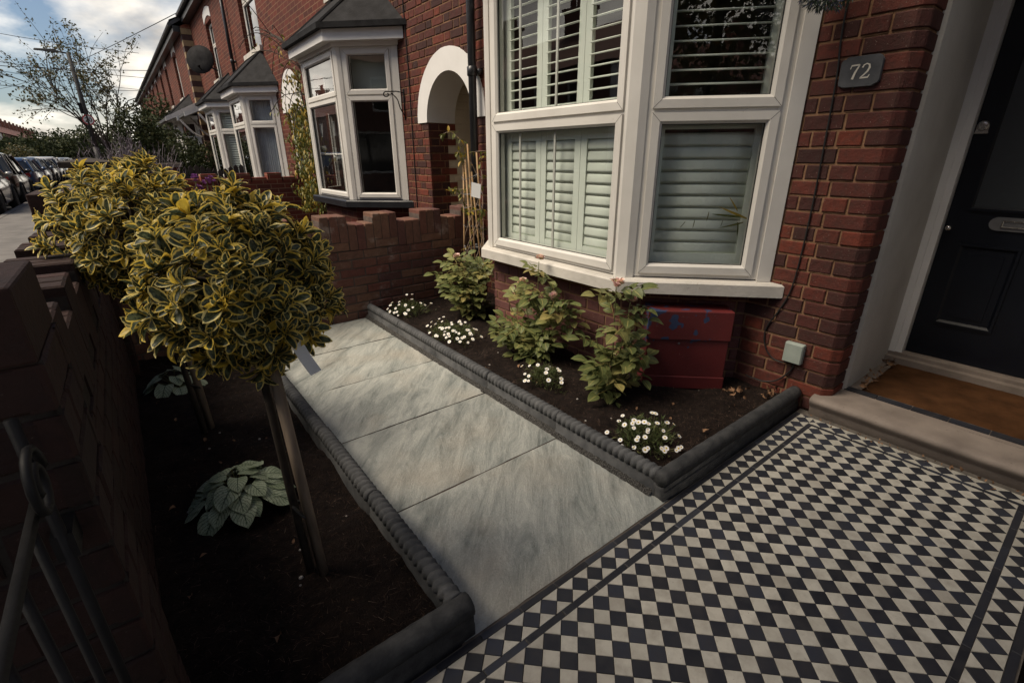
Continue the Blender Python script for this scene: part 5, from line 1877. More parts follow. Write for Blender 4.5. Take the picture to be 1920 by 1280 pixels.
# satellite dish
ds = thing('satellite_dish', 'dark grey satellite dish on the wall above the blinded bay', 'satellite dish', (2.2, 15.4, 3.55))
b = MB()
ax = Vector((-0.55, -0.80, 0.22)).normalized()
c0 = Vector((1.95, 15.25, 3.66))
prof = [(0.005, 0.0)] + [(0.34 * k / 8, 0.11 * (k / 8) ** 2) for k in range(1, 9)] + [(0.335, 0.125), (0.005, 0.02)]
b.lathe(prof, c0, 24, ax); b.build('dish', M['felt'], ds, True)
b = MB(); b.tube([c0, c0 + Vector((0.15, 0.1, -0.1)), (2.28, 15.4, 3.5)], 0.02, 6); b.tube([c0 - Z3 * 0.28, c0 + ax * 0.32 - Z3 * 0.2], 0.012, 6); b.lathe([(0.03, 0), (0.035, 0.05), (0.02, 0.08)], c0 + ax * 0.30 - Z3 * 0.2, 8, -ax)
b.build('arm', M['felt'], ds)

# ------------------------------------------------------------------ garden walls
gw = thing('garden_wall', 'weathered red brick wall with castellated upright bricks between the two gardens', 'garden wall', (0.8, 3.35, 0))
YW = 3.31
SOLD = {}


def castle(parent, O, n, W, zlow, mat, mortar, steps, thick=0.21, hgt=0.215, gw_=0.075):
    """upright bricks in groups of three, alternately set low and high"""
    n = Vector(n).normalized(); u = n.cross(Z3).normalized(); O = Vector(O)
    x = 0.0; i = 0
    mo = MB()
    while x < W - 0.02:
        z = zlow + steps[(i // 3) % len(steps)] + rng.uniform(-0.003, 0.003)
        wd = min(gw_, W - x)
        key = (mat.name, hgt)
        if key not in SOLD:
            b_ = MB(); h, t = hgt, thick
            v = [(-0.0325, -t, 0), (0.0325, -t, 0), (0.0325, 0, 0), (-0.0325, 0, 0), (-0.0315, -t, h - 0.006), (0.0315, -t + 0.001, h - 0.005), (0.032, -0.003, h - 0.007), (-0.0315, -0.002, h - 0.005), (-0.028, -t + 0.008, h), (0.028, -t + 0.007, h + 0.001), (0.027, -0.010, h - 0.001), (-0.028, -0.009, h)]
            b_.add(v, [(k_ * 4 + j_, k_ * 4 + (j_ + 1) % 4, k_ * 4 + 4 + (j_ + 1) % 4, k_ * 4 + 4 + j_) for k_ in range(2) for j_ in range(4)] + [(8, 9, 10, 11)])
            SOLD[key] = b_.mesh('upright_brick', mat)
        mw = frame_m(O + u * (x + wd / 2) + Z3 * z, u, n) @ Matrix.Rotation(rng.uniform(-0.012, 0.012), 4, 'Y') @ Matrix.Diagonal(((wd - 0.006) / 0.065, 1, 1, 1))
        link('upright_brick', SOLD[key], parent, mw)
        mo.obox(O + u * x, u, n, 0, wd, -thick + 0.008, -0.006, zlow - 0.005, z + hgt - 0.035)
        x += gw_; i += 1
    mo.build('mortar', mortar, parent)


WL = XF - (-0.68)
STEPS = (0.0, 0.078, 0.0, 0.078)
TOP = 0.60
brickwork(gw, (XF, YW, 0.0), (0, -1, 0), WL, -0.02, TOP + 0.001, M['brick_garden'], M['mortar_grey'], bond='stretcher', pitch=0.0775)
castle(gw, (XF, YW, 0), (0, -1, 0), WL, TOP, M['brick_garden'], M['mortar_grey'], (0.078, 0.0, 0.078, 0.0))
c = MB(); c.box(-0.68, XF, YW + 0.03, YW + 0.215, -0.1, TOP + 0.04); c.build('core', M['brick_x'], gw)
# infill bricks below the raised groups
for i in range(0, int(WL / 0.225) + 1):
    if i % 2 == 0 and (i + 1) * 0.225 < WL:
        me = brick_mesh(0.214, 0.0657, M['brick_garden'], i % 4)
        link('brick', me, gw, frame_m(Vector((XF - (i + 0.5) * 0.225, YW, TOP + 0.039)), (-1, 0, 0), (0, -1, 0)))

fw = thing('front_wall', 'low dark brick wall with castellated top along the pavement', 'garden wall', (-0.8, 1.8, 0))
XI, XO = -0.69, -0.90
brickwork(fw, (XI, 3.00, 0.0), (1, 0, 0), 2.70, -0.02, 0.70, M['brick_front'], M['mortar_shade'], bond='stretcher', pitch=0.0775)
castle(fw, (XI, 3.00, 0), (1, 0, 0), 2.70, 0.70, M['brick_front'], M['mortar_shade'], (0.0, 0.078, 0.0, 0.078))
brickwork(fw, (XO, 0.30, 0.0), (-1, 0, 0), 2.70, -0.06, 0.70, M['brick_front'], M['mortar_shade'], bond='stretcher', pitch=0.0775)
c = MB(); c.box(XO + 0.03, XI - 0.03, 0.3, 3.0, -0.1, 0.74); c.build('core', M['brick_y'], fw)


def pier(label, x0, x1, y0, y1, top, parent_name='gate_pier'):
    t = thing(parent_name, label, 'pier', ((x0 + x1) / 2, (y0 + y1) / 2, 0))
    zc_ = top - 0.105
    for (O, n, W) in (((x1, y0, 0), (0, -1, 0), x1 - x0), ((x0, y1, 0), (0, 1, 0), x1 - x0), ((x1, y1, 0), (1, 0, 0), y1 - y0), ((x0, y0, 0), (-1, 0, 0), y1 - y0)):
        brickwork(t, O, n, W, -0.06, zc_, M['brick_front'], M['mortar_shade'], bond='stretcher', pitch=0.0775)
    c = MB(); c.box(x0 + 0.03, x1 - 0.03, y0 + 0.03, y1 - 0.03, -0.1, zc_ + 0.05); c.build('core', M['brick_y'], t)
    k = max(2, round((x1 - x0) / 0.075))
    for i in range(k):
        xa = x0 + (x1 - x0) * i / k
        b = MB(); b.box(xa + 0.003, xa + (x1 - x0) / k - 0.003, y0 - 0.004, y1 + 0.004, zc_, top + rng.uniform(-0.003, 0.003))
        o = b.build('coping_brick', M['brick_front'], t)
        bv = o.modifiers.new('bevel', 'BEVEL'); bv.width = 0.005; bv.segments = 2
    mo = MB(); mo.box(x0 + 0.006, x1 - 0.006, y0 + 0.004, y1 - 0.004, zc_ - 0.01, top - 0.014); mo.build('mortar', M['mortar_shade'], t)
    return t


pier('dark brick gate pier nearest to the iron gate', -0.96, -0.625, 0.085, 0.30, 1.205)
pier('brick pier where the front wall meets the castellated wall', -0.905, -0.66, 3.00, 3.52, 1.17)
# neighbour's gardens
pr_ = thing('gate_pier', 'brick pier with a broad stone cap by the pavement next door', 'pier', (-0.73, 6.7, 0))
b = MB(); b.box(-0.88, -0.52, 6.55, 6.91, -0.06, 1.25); b.build('shaft', M['brick_x'], pr_)
b = MB(); b.prism([(-0.95, 6.48), (-0.45, 6.48), (-0.45, 6.98), (-0.95, 6.98)], 1.25, 1.31); b.add([(-0.95, 6.48, 1.31), (-0.45, 6.48, 1.31), (-0.45, 6.98, 1.31), (-0.95, 6.98, 1.31), (-0.7, 6.73, 1.36)], ((0, 1, 4), (1, 2, 4), (2, 3, 4), (3, 0, 4))); b.build('cap', M['bark'], pr_)
nw = thing('garden_wall', 'low dark brick wall along the pavement in front of the house next door', 'garden wall', (-0.8, 5.0, 0))
b = MB(); b.box(-0.88, -0.68, 3.53, 6.54, -0.06, 0.62); b.build('wall', M['brick_y'], nw)
b = MB(); b.box(-0.91, -0.65, 3.53, 6.54, 0.62, 0.69); b.build('coping', M['step'], nw)
nw = thing('garden_wall', 'brick wall with notched top behind the variegated shrubs', 'garden wall', (1.0, 8.5, 0))
b = MB(); b.box(-0.68, XF, 8.60, 8.80, -0.06, 0.95); b.build('wall', M['brick_x'], nw)
for i in range(12):
    b = MB(); xa = -0.66 + i * 0.245; b.box(xa, xa + 0.225, 8.595, 8.805, 0.95, 1.03 + 0.07 * (i % 2)); b.build('upright_brick', M['brick_x'], nw)
fc = thing('picket_fence', 'dark weathered fence with a scalloped top above the brick wall', 'fence', (0.5, 9.3, 0))
for i in range(17):
    xa = -0.10 + i * 0.085
    zt = 1.16 + 0.04 * math.cos(i * 0.8)
    b = MB(); b.add([(xa, 9.30, 0.2), (xa + 0.072, 9.30, 0.2), (xa + 0.072, 9.30, zt), (xa + 0.036, 9.30, zt + 0.04), (xa, 9.30, zt), (xa, 9.32, 0.2), (xa + 0.072, 9.32, 0.2), (xa + 0.072, 9.32, zt), (xa + 0.036, 9.32, zt + 0.04), (xa, 9.32, zt)], ((0, 1, 2, 3, 4), (9, 8, 7, 6, 5), (1, 6, 7, 2), (2, 7, 8, 3), (3, 8, 9, 4), (4, 9, 5, 0)))
    b.build('picket', M['fence'], fc)
b = MB(); b.box(-0.12, 1.36, 9.32, 9.36, 0.5, 0.58); b.box(-0.12, 1.36, 9.32, 9.36, 0.95, 1.02); b.build('rail', M['fence'], fc)
b = MB(); b.box(0.02, 0.40, 9.6, 9.95, -0.06, 1.20); b.m = 1; b.box(-0.03, 0.45, 9.55, 10.0, 1.20, 1.26)
tag(b.build('gate_pier', [M['brick_x'], M['step']]), 'low brick pier with a flat brown cap behind the dark fence', 'pier')

# iron gate hung on the near pier
gt = thing('iron_gate', 'black wrought iron gate with scrolls beside the dark pier', 'gate', (-0.77, 0.05, 0))
XG = -0.664
def gbar(name, pts, r=0.007, seg=6):
    b = MB(); b.tube(pts, r, seg); b.build(name, M['iron'], gt, True)
gbar('stile', [(XG, 0.035, 0.04), (XG, 0.035, 1.05)], 0.0075)
gbar('stile', [(XG, -0.86, 0.04), (XG, -0.86, 1.05)], 0.0075)
for z in (0.10, 0.52, 0.95):
    gbar('rail', [(XG, 0.035, z), (XG, -0.86, z)], 0.007)
for i in range(1, 9):
    gbar('bar', [(XG, 0.035 - i * 0.0995, 0.10), (XG, 0.035 - i * 0.0995, 0.95)], 0.0055)
gbar('brace', [(XG + 0.012, 0.03, 0.12), (XG + 0.012, -0.40, 0.52)], 0.008)
for (yc_, zc_, r0, sg) in ((-0.02, 0.98, 0.05, 1), (-0.055, 0.46, 0.035, -1), (-0.055, 0.58, 0.035, 1), (-0.155, 0.46, 0.035, -1), (-0.255, 0.58, 0.035, 1)):
    pts = []
    for k in range(22):
        a = k / 21 * 2 * math.pi * 1.6
        rr = r0 * (1 - 0.72 * k / 21)
        pts.append((XG + 0.012, yc_ + rr * math.cos(a) * sg, zc_ + rr * math.sin(a)))
    b = MB(); b.tube(pts, 0.0055, 6); b.build('scroll', M['iron'], gt, True)
for z in (0.25, 0.85):
    b = MB(); b.box(XG - 0.012, XG + 0.012, 0.03, 0.085, z - 0.02, z + 0.02); b.build('hinge', M['iron'], gt)

# ------------------------------------------------------------------ variegated shrubs grown as standards
EU = [leaf_tpl(0.062, 0.030, 4, 6, 0.60, 0.12, 'obovate', 0.02, 1), leaf_tpl(0.054, 0.025, 4, 6, 0.80, 0.28, 'obovate', 0.03, 2), leaf_tpl(0.066, 0.032, 4, 6, 0.45, 0.02, 'obovate', 0.03, 3), leaf_tpl(0.050, 0.027, 4, 6, 0.6, 0.45, 'obovate', 0.03, 4)]
EU_ME = [tpl_mesh('leaf', *t, M['euonymus']) for t in EU]


def rosette(c, ax, s, r, out_, full=True):
    ax = Vector(ax).normalized()
    a = ax.orthogonal().normalized(); b = ax.cross(a)
    rings = ((3, 15, 0.70, 0.000), (4, 38, 0.95, 0.006), (5, 66, 1.0, 0.018)) if full else ((3, 25, 0.8, 0.0), (4, 58, 1.0, 0.008))
    ph = r.uniform(0, 6)
    for (n, tilt, sc, back) in rings:
        for k in range(n):
            q = ph + 2 * math.pi * (k + r.uniform(-0.22, 0.22)) / n
            t = math.radians(tilt + r.uniform(-12, 14))
            rad = a * math.cos(q) + b * math.sin(q)
            d = ax * math.cos(t) + rad * math.sin(t)
            out_.append((r.randrange(4), dir_m(Vector(c) - ax * back + rad * 0.004, d, ax * math.sin(t) - rad * math.cos(t), s * sc * r.uniform(0.62, 1.18))))
        ph += 0.7


def standard_shrub(label, C, R, base, seed, nros, leaf_s, shoots, trunk_pts, stake=None, squash=1.0):
    r = random.Random(seed)
    t = thing('variegated_shrub', label, 'shrub', base, 'variegated standard shrubs')
    C = Vector(C)
    ins = []
    tw = MB()
    for i in range(nros):
        z = 1 - 2 * (i + 0.5) / nros
        q = i * 2.399963 + r.uniform(-0.3, 0.3)
        d = Vector((math.sqrt(1 - z * z) * math.cos(q), math.sqrt(1 - z * z) * math.sin(q), z)) + rvec(r) * 0.16
        d.normalize()
        lump = 1 + 0.22 * noise.noise(d * 2.2 + Vector((seed, 0, 0))) + r.uniform(-0.13, 0.09)
        p = C + Vector((d.x, d.y, d.z * squash)) * R * lump
        ax = (d + Z3 * 0.45 + rvec(r) * 0.30).normalized()
        rosette(p, ax, leaf_s * r.uniform(0.85, 1.12), r, ins)
        if i % 2 == 0:
            tw.tube([C + d * R * 0.15, C + d * R * 0.6 + rvec(r) * 0.02, p - ax * 0.01], [0.005, 0.0035, 0.002], 4, False)
    for _ in range(nros // 2):                       # inner, older leaves
        d = rvec(r)
        p = C + Vector((d.x, d.y, d.z * squash)) * R * r.uniform(0.55, 0.85)
        rosette(p, (d + Z3 * 0.2).normalized(), leaf_s, r, ins, False)
    for (dx, dy, dz, L) in shoots:                   # shoots standing clear of the ball
        p0 = C + Vector((dx, dy, dz)) * R
        ax = (Vector((dx, dy, dz)) * 0.6 + Z3 * 0.8).normalized()
        p1 = p0 + ax * L
        tw.tube([p0, p1], [0.003, 0.002], 5)
        rosette(p1, ax, leaf_s * 1.05, r, ins)
        rosette(p0.lerp(p1, 0.5), ax, leaf_s, r, ins, False)
    tw.build('twigs', M['bark'], t)

    def score(im):
        p = im[1].translation
        x, y, w_ = project(p)
        if not (0 < x < 1920 and 0 < y < 1280):
            return -1
        face = (p - C).normalized().dot((CAM - p).normalized())
        return (0.6 + face) / (w_ * w_)
    ins.sort(key=lambda im: -score(im))
    for k, m in ins[:290]:
        link('leaf', EU_ME[k], t, m)
    kind(joined('foliage', EU, ins[290:], M['euonymus'], t), 'stuff')
    tr = MB(); tr.tube(trunk_pts, [0.014, 0.013, 0.012, 0.010][:len(trunk_pts)], 8)
    tr.build('trunk', M['bark'], t, True)
    if stake:
        s = MB(); s.tube(stake, 0.0165, 8); s.build('stake', M['wood'], t, True)
        for f in (0.30, 0.93):
            a = Vector(trunk_pts[0]).lerp(Vector(trunk_pts[-1]), f); b = Vector(stake[0]).lerp(Vector(stake[1]), f)
            m_ = MB(); mid = (a + b) / 2; dd = (b - a).normalized()
            ring = [mid + dd * (0.042 * math.cos(q)) + dd.cross(Z3) * (0.022 * math.sin(q)) for q in [k / 12 * 2 * math.pi for k in range(13)]]
            m_.tube(ring, 0.006, 5); m_.build('tie', M['cable'], t)
    return t


e1 = standard_shrub('nearer ball-shaped shrub with yellow-edged leaves and a white paper tag', (-0.285, 0.735, 1.015), 0.222, (-0.25, 0.62, 0), 5, 215, 0.92,
                    [(0.10, -0.1, 0.95, 0.055), (0.62, 0.35, 0.72, 0.05), (-0.35, 0.3, 0.9, 0.02), (0.85, -0.1, -0.1, 0.02), (-0.75, -0.2, 0.3, 0.02)],
                    [(-0.272, 0.655, 0.0), (-0.280, 0.68, 0.35), (-0.285, 0.70, 0.7), (-0.285, 0.73, 1.0)], [(-0.240, 0.625, 0.0), (-0.262, 0.675, 0.86)], 1.02)
e2 = standard_shrub('farther ball-shaped shrub with yellow-edged leaves by the pavement wall', (-0.475, 1.86, 1.06), 0.255, (-0.42, 1.98, 0), 11, 230, 0.92,
                    [(-0.8, 0.1, 0.45, 0.07), (-0.45, -0.1, 0.85, 0.03), (0.2, 0, 0.95, 0.03), (-0.75, -0.2, -0.5, 0.03)],
                    [(-0.43, 1.94, 0.0), (-0.445, 1.91, 0.4), (-0.465, 1.88, 0.75), (-0.475, 1.86, 1.0)], [(-0.395, 1.97, 0.0), (-0.425, 1.92, 0.85)])
tg = MB()
pts = [Vector((-0.222, 0.560, 0.930)), Vector((-0.212, 0.552, 0.885)), Vector((-0.196, 0.546, 0.835)), Vector((-0.176, 0.540, 0.788))]
sd_ = Vector((0.80, -0.25, 0.35)).normalized()
for a, b in zip(pts, pts[1:]):
    for h in (0,):
        tg.quad(a - sd_ * 0.016, a + sd_ * 0.016, b + sd_ * 0.016, b - sd_ * 0.016)
o = tg.build('tag', M['paper'], e1)
sf = o.modifiers.new('thickness', 'SOLIDIFY'); sf.thickness = 0.0008

# ------------------------------------------------------------------ silver-leaved plants in the dark bed
BR_T = [leaf_tpl(0.088, 0.088, 6, 6, 0.08, 0.24, 'heart', 0.05, i) for i in range(3)]
BR_ME = [tpl_mesh('leaf', *t, M['brunnera']) for t in BR_T]


def brunnera(label, c, spread, n, seed, s=1.0):
    r = random.Random(seed)
    t = thing('silver_plant', label, 'plant', c, 'silver-leaved ground plants')
    stems = MB()
    for i in range(n):
        q = i * 2.4 + r.uniform(-0.4, 0.4)
        rad = spread * math.sqrt((i + 0.6) / n)
        h = 0.135 - 0.10 * (rad / spread) ** 1.6 + r.uniform(-0.012, 0.012)
        p = Vector((c[0] + math.cos(q) * rad * 0.72, c[1] + math.sin(q) * rad * 0.72, c[2] + h))
        d = Vector((math.cos(q + r.uniform(-0.4, 0.4)), math.sin(q + r.uniform(-0.4, 0.4)), r.uniform(-0.35, 0.05) - 0.35 * rad / spread))
        link('leaf', BR_ME[r.randrange(3)], t, dir_m(p, d, (math.cos(q) * 0.25, math.sin(q) * 0.25, 1), s * r.uniform(0.75, 1.2) * (0.65 + 0.5 * rad / spread)))
        stems.tube([c, (c[0] + math.cos(q) * rad * 0.3, c[1] + math.sin(q) * rad * 0.3, c[2] + h * 0.6), p], 0.0025, 4, False)
    stems.build('stems', M['stem'], t)


brunnera('broad clump of silver heart-shaped leaves with dark veins near the stake', (-0.385, 1.235, 0.015), 0.20, 34, 3, 1.12)
brunnera('smaller clump of silver leaves at the back of the dark bed', (-0.50, 2.62, 0.015), 0.16, 14, 8, 1.0)


# ------------------------------------------------------------------ roses
def rose_leaf_tpl(seed):
    r = random.Random(seed)
    one = [leaf_tpl(0.046, 0.033, 2, 5, 0.3, 0.25, 'ellipse', 0.03, seed * 3 + i) for i in range(2)]
    L = 0.085
    ts = []
    for (t, sd, sc) in ((1.0, 0, 1.1), (0.72, 1, 0.95), (0.70, -1, 0.95), (0.38, 1, 0.8), (0.36, -1, 0.8)):
        d = Vector((sd * 0.9, 0.55 if sd else 1.0, -0.12 + r.uniform(-0.15, 0.15)))
        m = dir_m((sd * 0.006, L * t * 0.9, -0.25 * L * t * t), d, (0, 0, 1), sc * r.uniform(0.9, 1.1))
        ts.append(xf_tpl(one[r.randrange(2)], m))
    # thin rachis as a narrow strip
    v = np.array([(-0.001, 0, 0), (0.001, 0, 0), (0.001, L * 0.9, -0.25 * L * 0.81), (-0.001, L * 0.9, -0.25 * L * 0.81)])
    ts.append((v, np.array([(0, 1, 2, 3)]), np.full((4, 2), 0.5)))
    return merge_tpl(ts)


RL = [rose_leaf_tpl(i) for i in range(4)]
RL_ME = [tpl_mesh('leaf', *t, M['rose_leaf']) for t in RL]


def bloom_mesh(mat, s, seed):
    r = random.Random(seed)
    b = MB()
    for k in range(14):
        q = k * 2.4; tl = 0.2 + 0.9 * k / 14
        d = Vector((math.cos(q) * math.sin(tl), math.sin(q) * math.sin(tl), math.cos(tl)))
        a = d.cross(Z3).normalized() if abs(d.z) < 0.99 else Vector((1, 0, 0))
        p0 = d * s * 0.15; p1 = d * s * r.uniform(0.8, 1.1) + Z3 * s * 0.1
        b.quad(p0 - a * s * 0.15, p0 + a * s * 0.15, p1 + a * s * 0.42 + rvec(r) * s * 0.15, p1 - a * s * 0.42 + rvec(r) * s * 0.15)
    return b.mesh('bloom', mat, True)


ROSE_ME = [bloom_mesh(M['rose'], 0.017, i) for i in range(3)]
PURP_ME = [bloom_mesh(M['purple'], 0.015, i + 5) for i in range(2)]


def rose(label, base, canes, nleaf, seed, blooms, purple=(), spread=0.16, s=1.0):
    """canes: list of tip offsets; leaves along them; blooms at given cane tips"""
    r = random.Random(seed)
    t = thing('rose_bush', label, 'rose bush', base, 'rose bushes under the bay')
    base = Vector(base)
    paths = []
    for i, tip in enumerate(canes):
        tip = Vector(tip)
        p = smooth_path([base + Vector((r.uniform(-0.015, 0.015), r.uniform(-0.015, 0.015), 0)), base + Vector((tip.x * 0.35, tip.y * 0.35, tip.z * 0.35)), base + Vector((tip.x * 0.75, tip.y * 0.75, tip.z * 0.72)), base + tip], 5)
        paths.append(p)
        b = MB(); b.tube(p, [0.0048 - 0.0028 * k / len(p) for k in range(len(p))], 6)
        b.build('cane', M['stem'], t, True)
    for i in range(nleaf):
        p = paths[r.randrange(len(paths))] if i > 3 * len(paths) else paths[i % len(paths)]
        f = 0.16 + 0.84 * (i / nleaf if r.random() < 0.6 else r.random())
        q = p[min(len(p) - 1, int(f * (len(p) - 1)))]
        a = r.uniform(0, 6.283)
        d = Vector((math.cos(a), math.sin(a), r.uniform(-0.15, 0.75)))
        d += Vector((-0.35, -0.25, 0.1))
        link('leaf', RL_ME[r.randrange(4)], t, dir_m(q, d, (0, -0.3, 1), s * r.uniform(0.75, 1.2)))
    for k in blooms:
        p = paths[k][-1]
        for j in range(3):
            link('bloom', ROSE_ME[r.randrange(3)], t, Matrix.Translation(p + Vector((r.uniform(-0.018, 0.018), r.uniform(-0.018, 0.018), r.uniform(0, 0.02)))) @ Matrix.Rotation(r.uniform(0, 6), 4, 'Z') @ Matrix.Rotation(r.uniform(-0.7, 0.7), 4, 'X') @ Matrix.Scale(r.uniform(1.5, 2.2), 4))
    for off in purple:
        link('bloom', PURP_ME[r.randrange(2)], t, Matrix.Translation(base + Vector(off)))
    return t


rose('rose bush nearest the red box, tall and sparse', (1.535, 0.885, 0.02), [(-0.02, 0.00, 0.66), (0.09, -0.08, 0.50), (-0.06, 0.09, 0.36), (0.13, -0.13, 0.30), (-0.10, -0.05, 0.26), (0.05, -0.05, 0.58)], 58, 2, [0, 5], s=1.55)
rose('bushy rose with faded pink blooms in the middle of the bed', (1.56, 1.60, 0.02), [(0.02, 0.00, 0.68), (0.02, -0.16, 0.46), (-0.07, 0.22, 0.38), (-0.12, 0.10, 0.28), (0.08, -0.22, 0.40), (-0.14, 0.24, 0.20), (-0.02, 0.12, 0.50), (-0.10, -0.10, 0.22)], 105, 4, [0, 1, 4, 6], [(0.06, 0.30, 0.44)], s=1.5)
rose('rose bush under the far end of the bay by the canes', (1.72, 2.66, 0.02), [(-0.10, 0.05, 0.52), (0.05, -0.10, 0.48), (-0.14, 0.16, 0.40), (0.08, -0.16, 0.36), (-0.12, -0.10, 0.30), (0.0, 0.05, 0.42), (0.12, -0.05, 0.50)], 95, 6, [0], [(0.10, -0.22, 0.52), (0.12, -0.26, 0.50)], s=1.5)

# ------------------------------------------------------------------ daisy clumps
DL = [leaf_tpl(0.030, 0.006, 2, 3, 0.3, 0.3, 'ellipse', 0, 1), leaf_tpl(0.020, 0.005, 2, 2, 0.3, 0.2, 'ellipse', 0, 2), leaf_tpl(0.040, 0.003, 1, 3, 0.1, 0.3, 'blade', 0, 3)]
fl = MB()
for k in range(15):
    q = 2 * math.pi * k / 15
    a, b = Vector((math.cos(q), math.sin(q), 0)), Vector((-math.sin(q), math.cos(q), 0))
    fl.quad(a * 0.0025 - b * 0.0008, a * 0.0095 - b * 0.0016 + Z3 * 0.001, a * 0.0095 + b * 0.0016 + Z3 * 0.001, a * 0.0025 + b * 0.0008)
fl.m = 1
fl.lathe([(0.0034, 0.0), (0.0032, 0.0012), (0.002, 0.0022), (0.0005, 0.0026)], (0, 0, 0), 8)
FL_ME = fl.mesh('flower', [M['petal_w'], M['petal_y']])


def daisies(label, c, rx, ry, h, nl, nf, seed):
    r = random.Random(seed)
    t = thing('daisy_clump', label, 'daisies', c, 'daisy clumps in the rose bed')
    ins = []; stems = MB()
    for _ in range(nl):
        q, rad = r.uniform(0, 6.283), math.sqrt(r.random()) * (1.35 if r.random() < 0.15 else 1.0)
        rad *= 0.75 + 0.55 * noise.noise(Vector((math.cos(q) * 1.6 + seed * 5, math.sin(q) * 1.6, seed)))
        hh = h * max(0.15, 1 - 0.55 * rad * rad) * r.random() ** 0.6 * (0.8 + 0.7 * noise.noise(Vector((math.cos(q) * rad * 4 + seed, math.sin(q) * rad * 4, 3))))
        p = Vector((c[0] + math.cos(q) * rad * rx, c[1] + math.sin(q) * rad * ry, c[2] + hh))
        d = Vector((math.cos(q) * rad, math.sin(q) * rad, 0.8)) + rvec(r) * 0.9
        ins.append((r.randrange(3), dir_m(p, d, rvec(r), r.uniform(0.6, 1.15))))
    kind(joined('foliage', DL, ins, M['daisy_leaf'], t), 'stuff')
    for i in range(nf):
        q, rad = r.gauss(3.9, 1.3), math.sqrt(r.random()) * 1.2
        hh = h * (1 - 0.45 * min(1.1, rad) ** 2) * r.uniform(0.8, 1.4)
        p = Vector((c[0] + math.cos(q) * rad * rx, c[1] + math.sin(q) * rad * ry, c[2] + max(0.03, hh)))
        nrm = (Vector((math.cos(q) * rad * 0.5 - 0.25, math.sin(q) * rad * 0.5 - 0.2, 1)) + rvec(r) * 0.25)
        link('flower', FL_ME, t, nrm.to_track_quat('Z', 'Y').to_matrix().to_4x4().copy() if False else (Matrix.Translation(p) @ nrm.to_track_quat('Z', 'Y').to_matrix().to_4x4() @ Matrix.Scale(r.uniform(0.95, 1.45), 4)))
        stems.tube([(c[0] + math.cos(q) * rad * rx * 0.5, c[1] + math.sin(q) * rad * ry * 0.5, c[2]), p - Z3 * 0.001], 0.0009, 3, False)
    stems.build('stems', M['stem'], t)


daisies('white daisy clump by the castellated wall', (1.30, 3.02, 0.025), 0.18, 0.14, 0.14, 1100, 24, 1)
daisies('white daisy clump beside the leafy rose at the far end', (1.29, 2.26, 0.025), 0.15, 0.24, 0.13, 1500, 48, 2)
daisies('sparse daisy clump between the two nearer roses', (1.30, 1.22, 0.025), 0.11, 0.14, 0.15, 1000, 14, 3)
daisies('white daisy clump in the corner nearest the tiles', (1.25, 0.43, 0.025), 0.15, 0.16, 0.13, 1400, 34, 4)

# ------------------------------------------------------------------ bamboo canes with a climber beside the bay
ob_ = thing('cane_support', 'bamboo canes tied with wire at the corner by the drainpipe', 'plant support', (1.98, 2.95, 0))
rr = random.Random(9)
tips = []
for (bx, by, tx, ty, h) in ((1.93, 2.90, 1.95, 3.02, 1.32), (2.05, 3.03, 2.0, 3.05, 1.45), (1.95, 3.12, 1.97, 3.08, 1.28), (2.06, 2.93, 2.02, 3.03, 1.22), (2.12, 3.0, 2.06, 3.0, 1.38)):
    b = MB(); b.tube([(bx, by, 0), (tx, ty, h)], 0.0075, 6); b.build('cane', M['bamboo'], ob_, True)
    tips.append(Vector((tx, ty, h)))
b = MB()
for z in (0.55, 0.75, 0.92, 1.05, 1.18):
    ring = [(2.0 + 0.085 * math.cos(q), 3.0 + 0.10 * math.sin(q), z + rr.uniform(-0.03, 0.03)) for q in [k / 8 * 6.283 for k in range(9)]]
    b.tube(ring, 0.0025, 4)
b.build('wire', M['steel'], ob_)
cl = thing('climbing_plant', 'young climber with yellowing leaves on the bamboo canes', 'climber', (2.0, 3.0, 0))
b = MB(); cins = []
VL = [leaf_tpl(0.050, 0.022, 2, 4, 0.3, 0.35, 'ellipse', 0.03, i) for i in range(2)]
for i in range(8):
    q = rr.uniform(0, 6)
    pts = [Vector((2.0 + 0.09 * math.cos(q + z * 5 + i), 3.0 + 0.10 * math.sin(q + z * 5 + i), z)) for z in [0.03 + k * 0.16 for k in range(rr.randrange(6, 11))]]
    pts = smooth_path(pts, 4)
    b.tube(pts, 0.0035, 5)
    e = pts[-1]
    tip_ = smooth_path([e, e + Vector((rr.uniform(-0.08, 0.02), rr.uniform(-0.12, 0.12), 0.08)), e + Vector((rr.uniform(-0.16, 0.0), rr.uniform(-0.2, 0.2), 0.06))], 4)
    b.tube(tip_, 0.002, 4)
    for p in tip_ + pts[-8::2]:
        for _ in range(3):
            d = rvec(rr); d.z -= 0.3
            cins.append((rr.randrange(2), dir_m(p, d, (0, 0, 1), rr.uniform(0.7, 1.2))))
b.build('stem', M['twig'], cl)
cins.sort(key=lambda m: rr.random())
VL_ME = [tpl_mesh('leaf', *t, M['vine_leaf']) for t in VL]
for k, m in cins[:240]:
    link('leaf', VL_ME[k], cl, m)
b = MB(); b.add([(1.93, 2.915, 1.02), (1.99, 2.86, 1.00), (2.0, 2.86, 1.12), (1.94, 2.915, 1.14)], ((0, 1, 2, 3),))
o = tag(b.build('plant_label', M['paper']), 'white card label tied to the bamboo canes', 'label'); o.modifiers.new('thickness', 'SOLIDIFY').thickness = 0.001

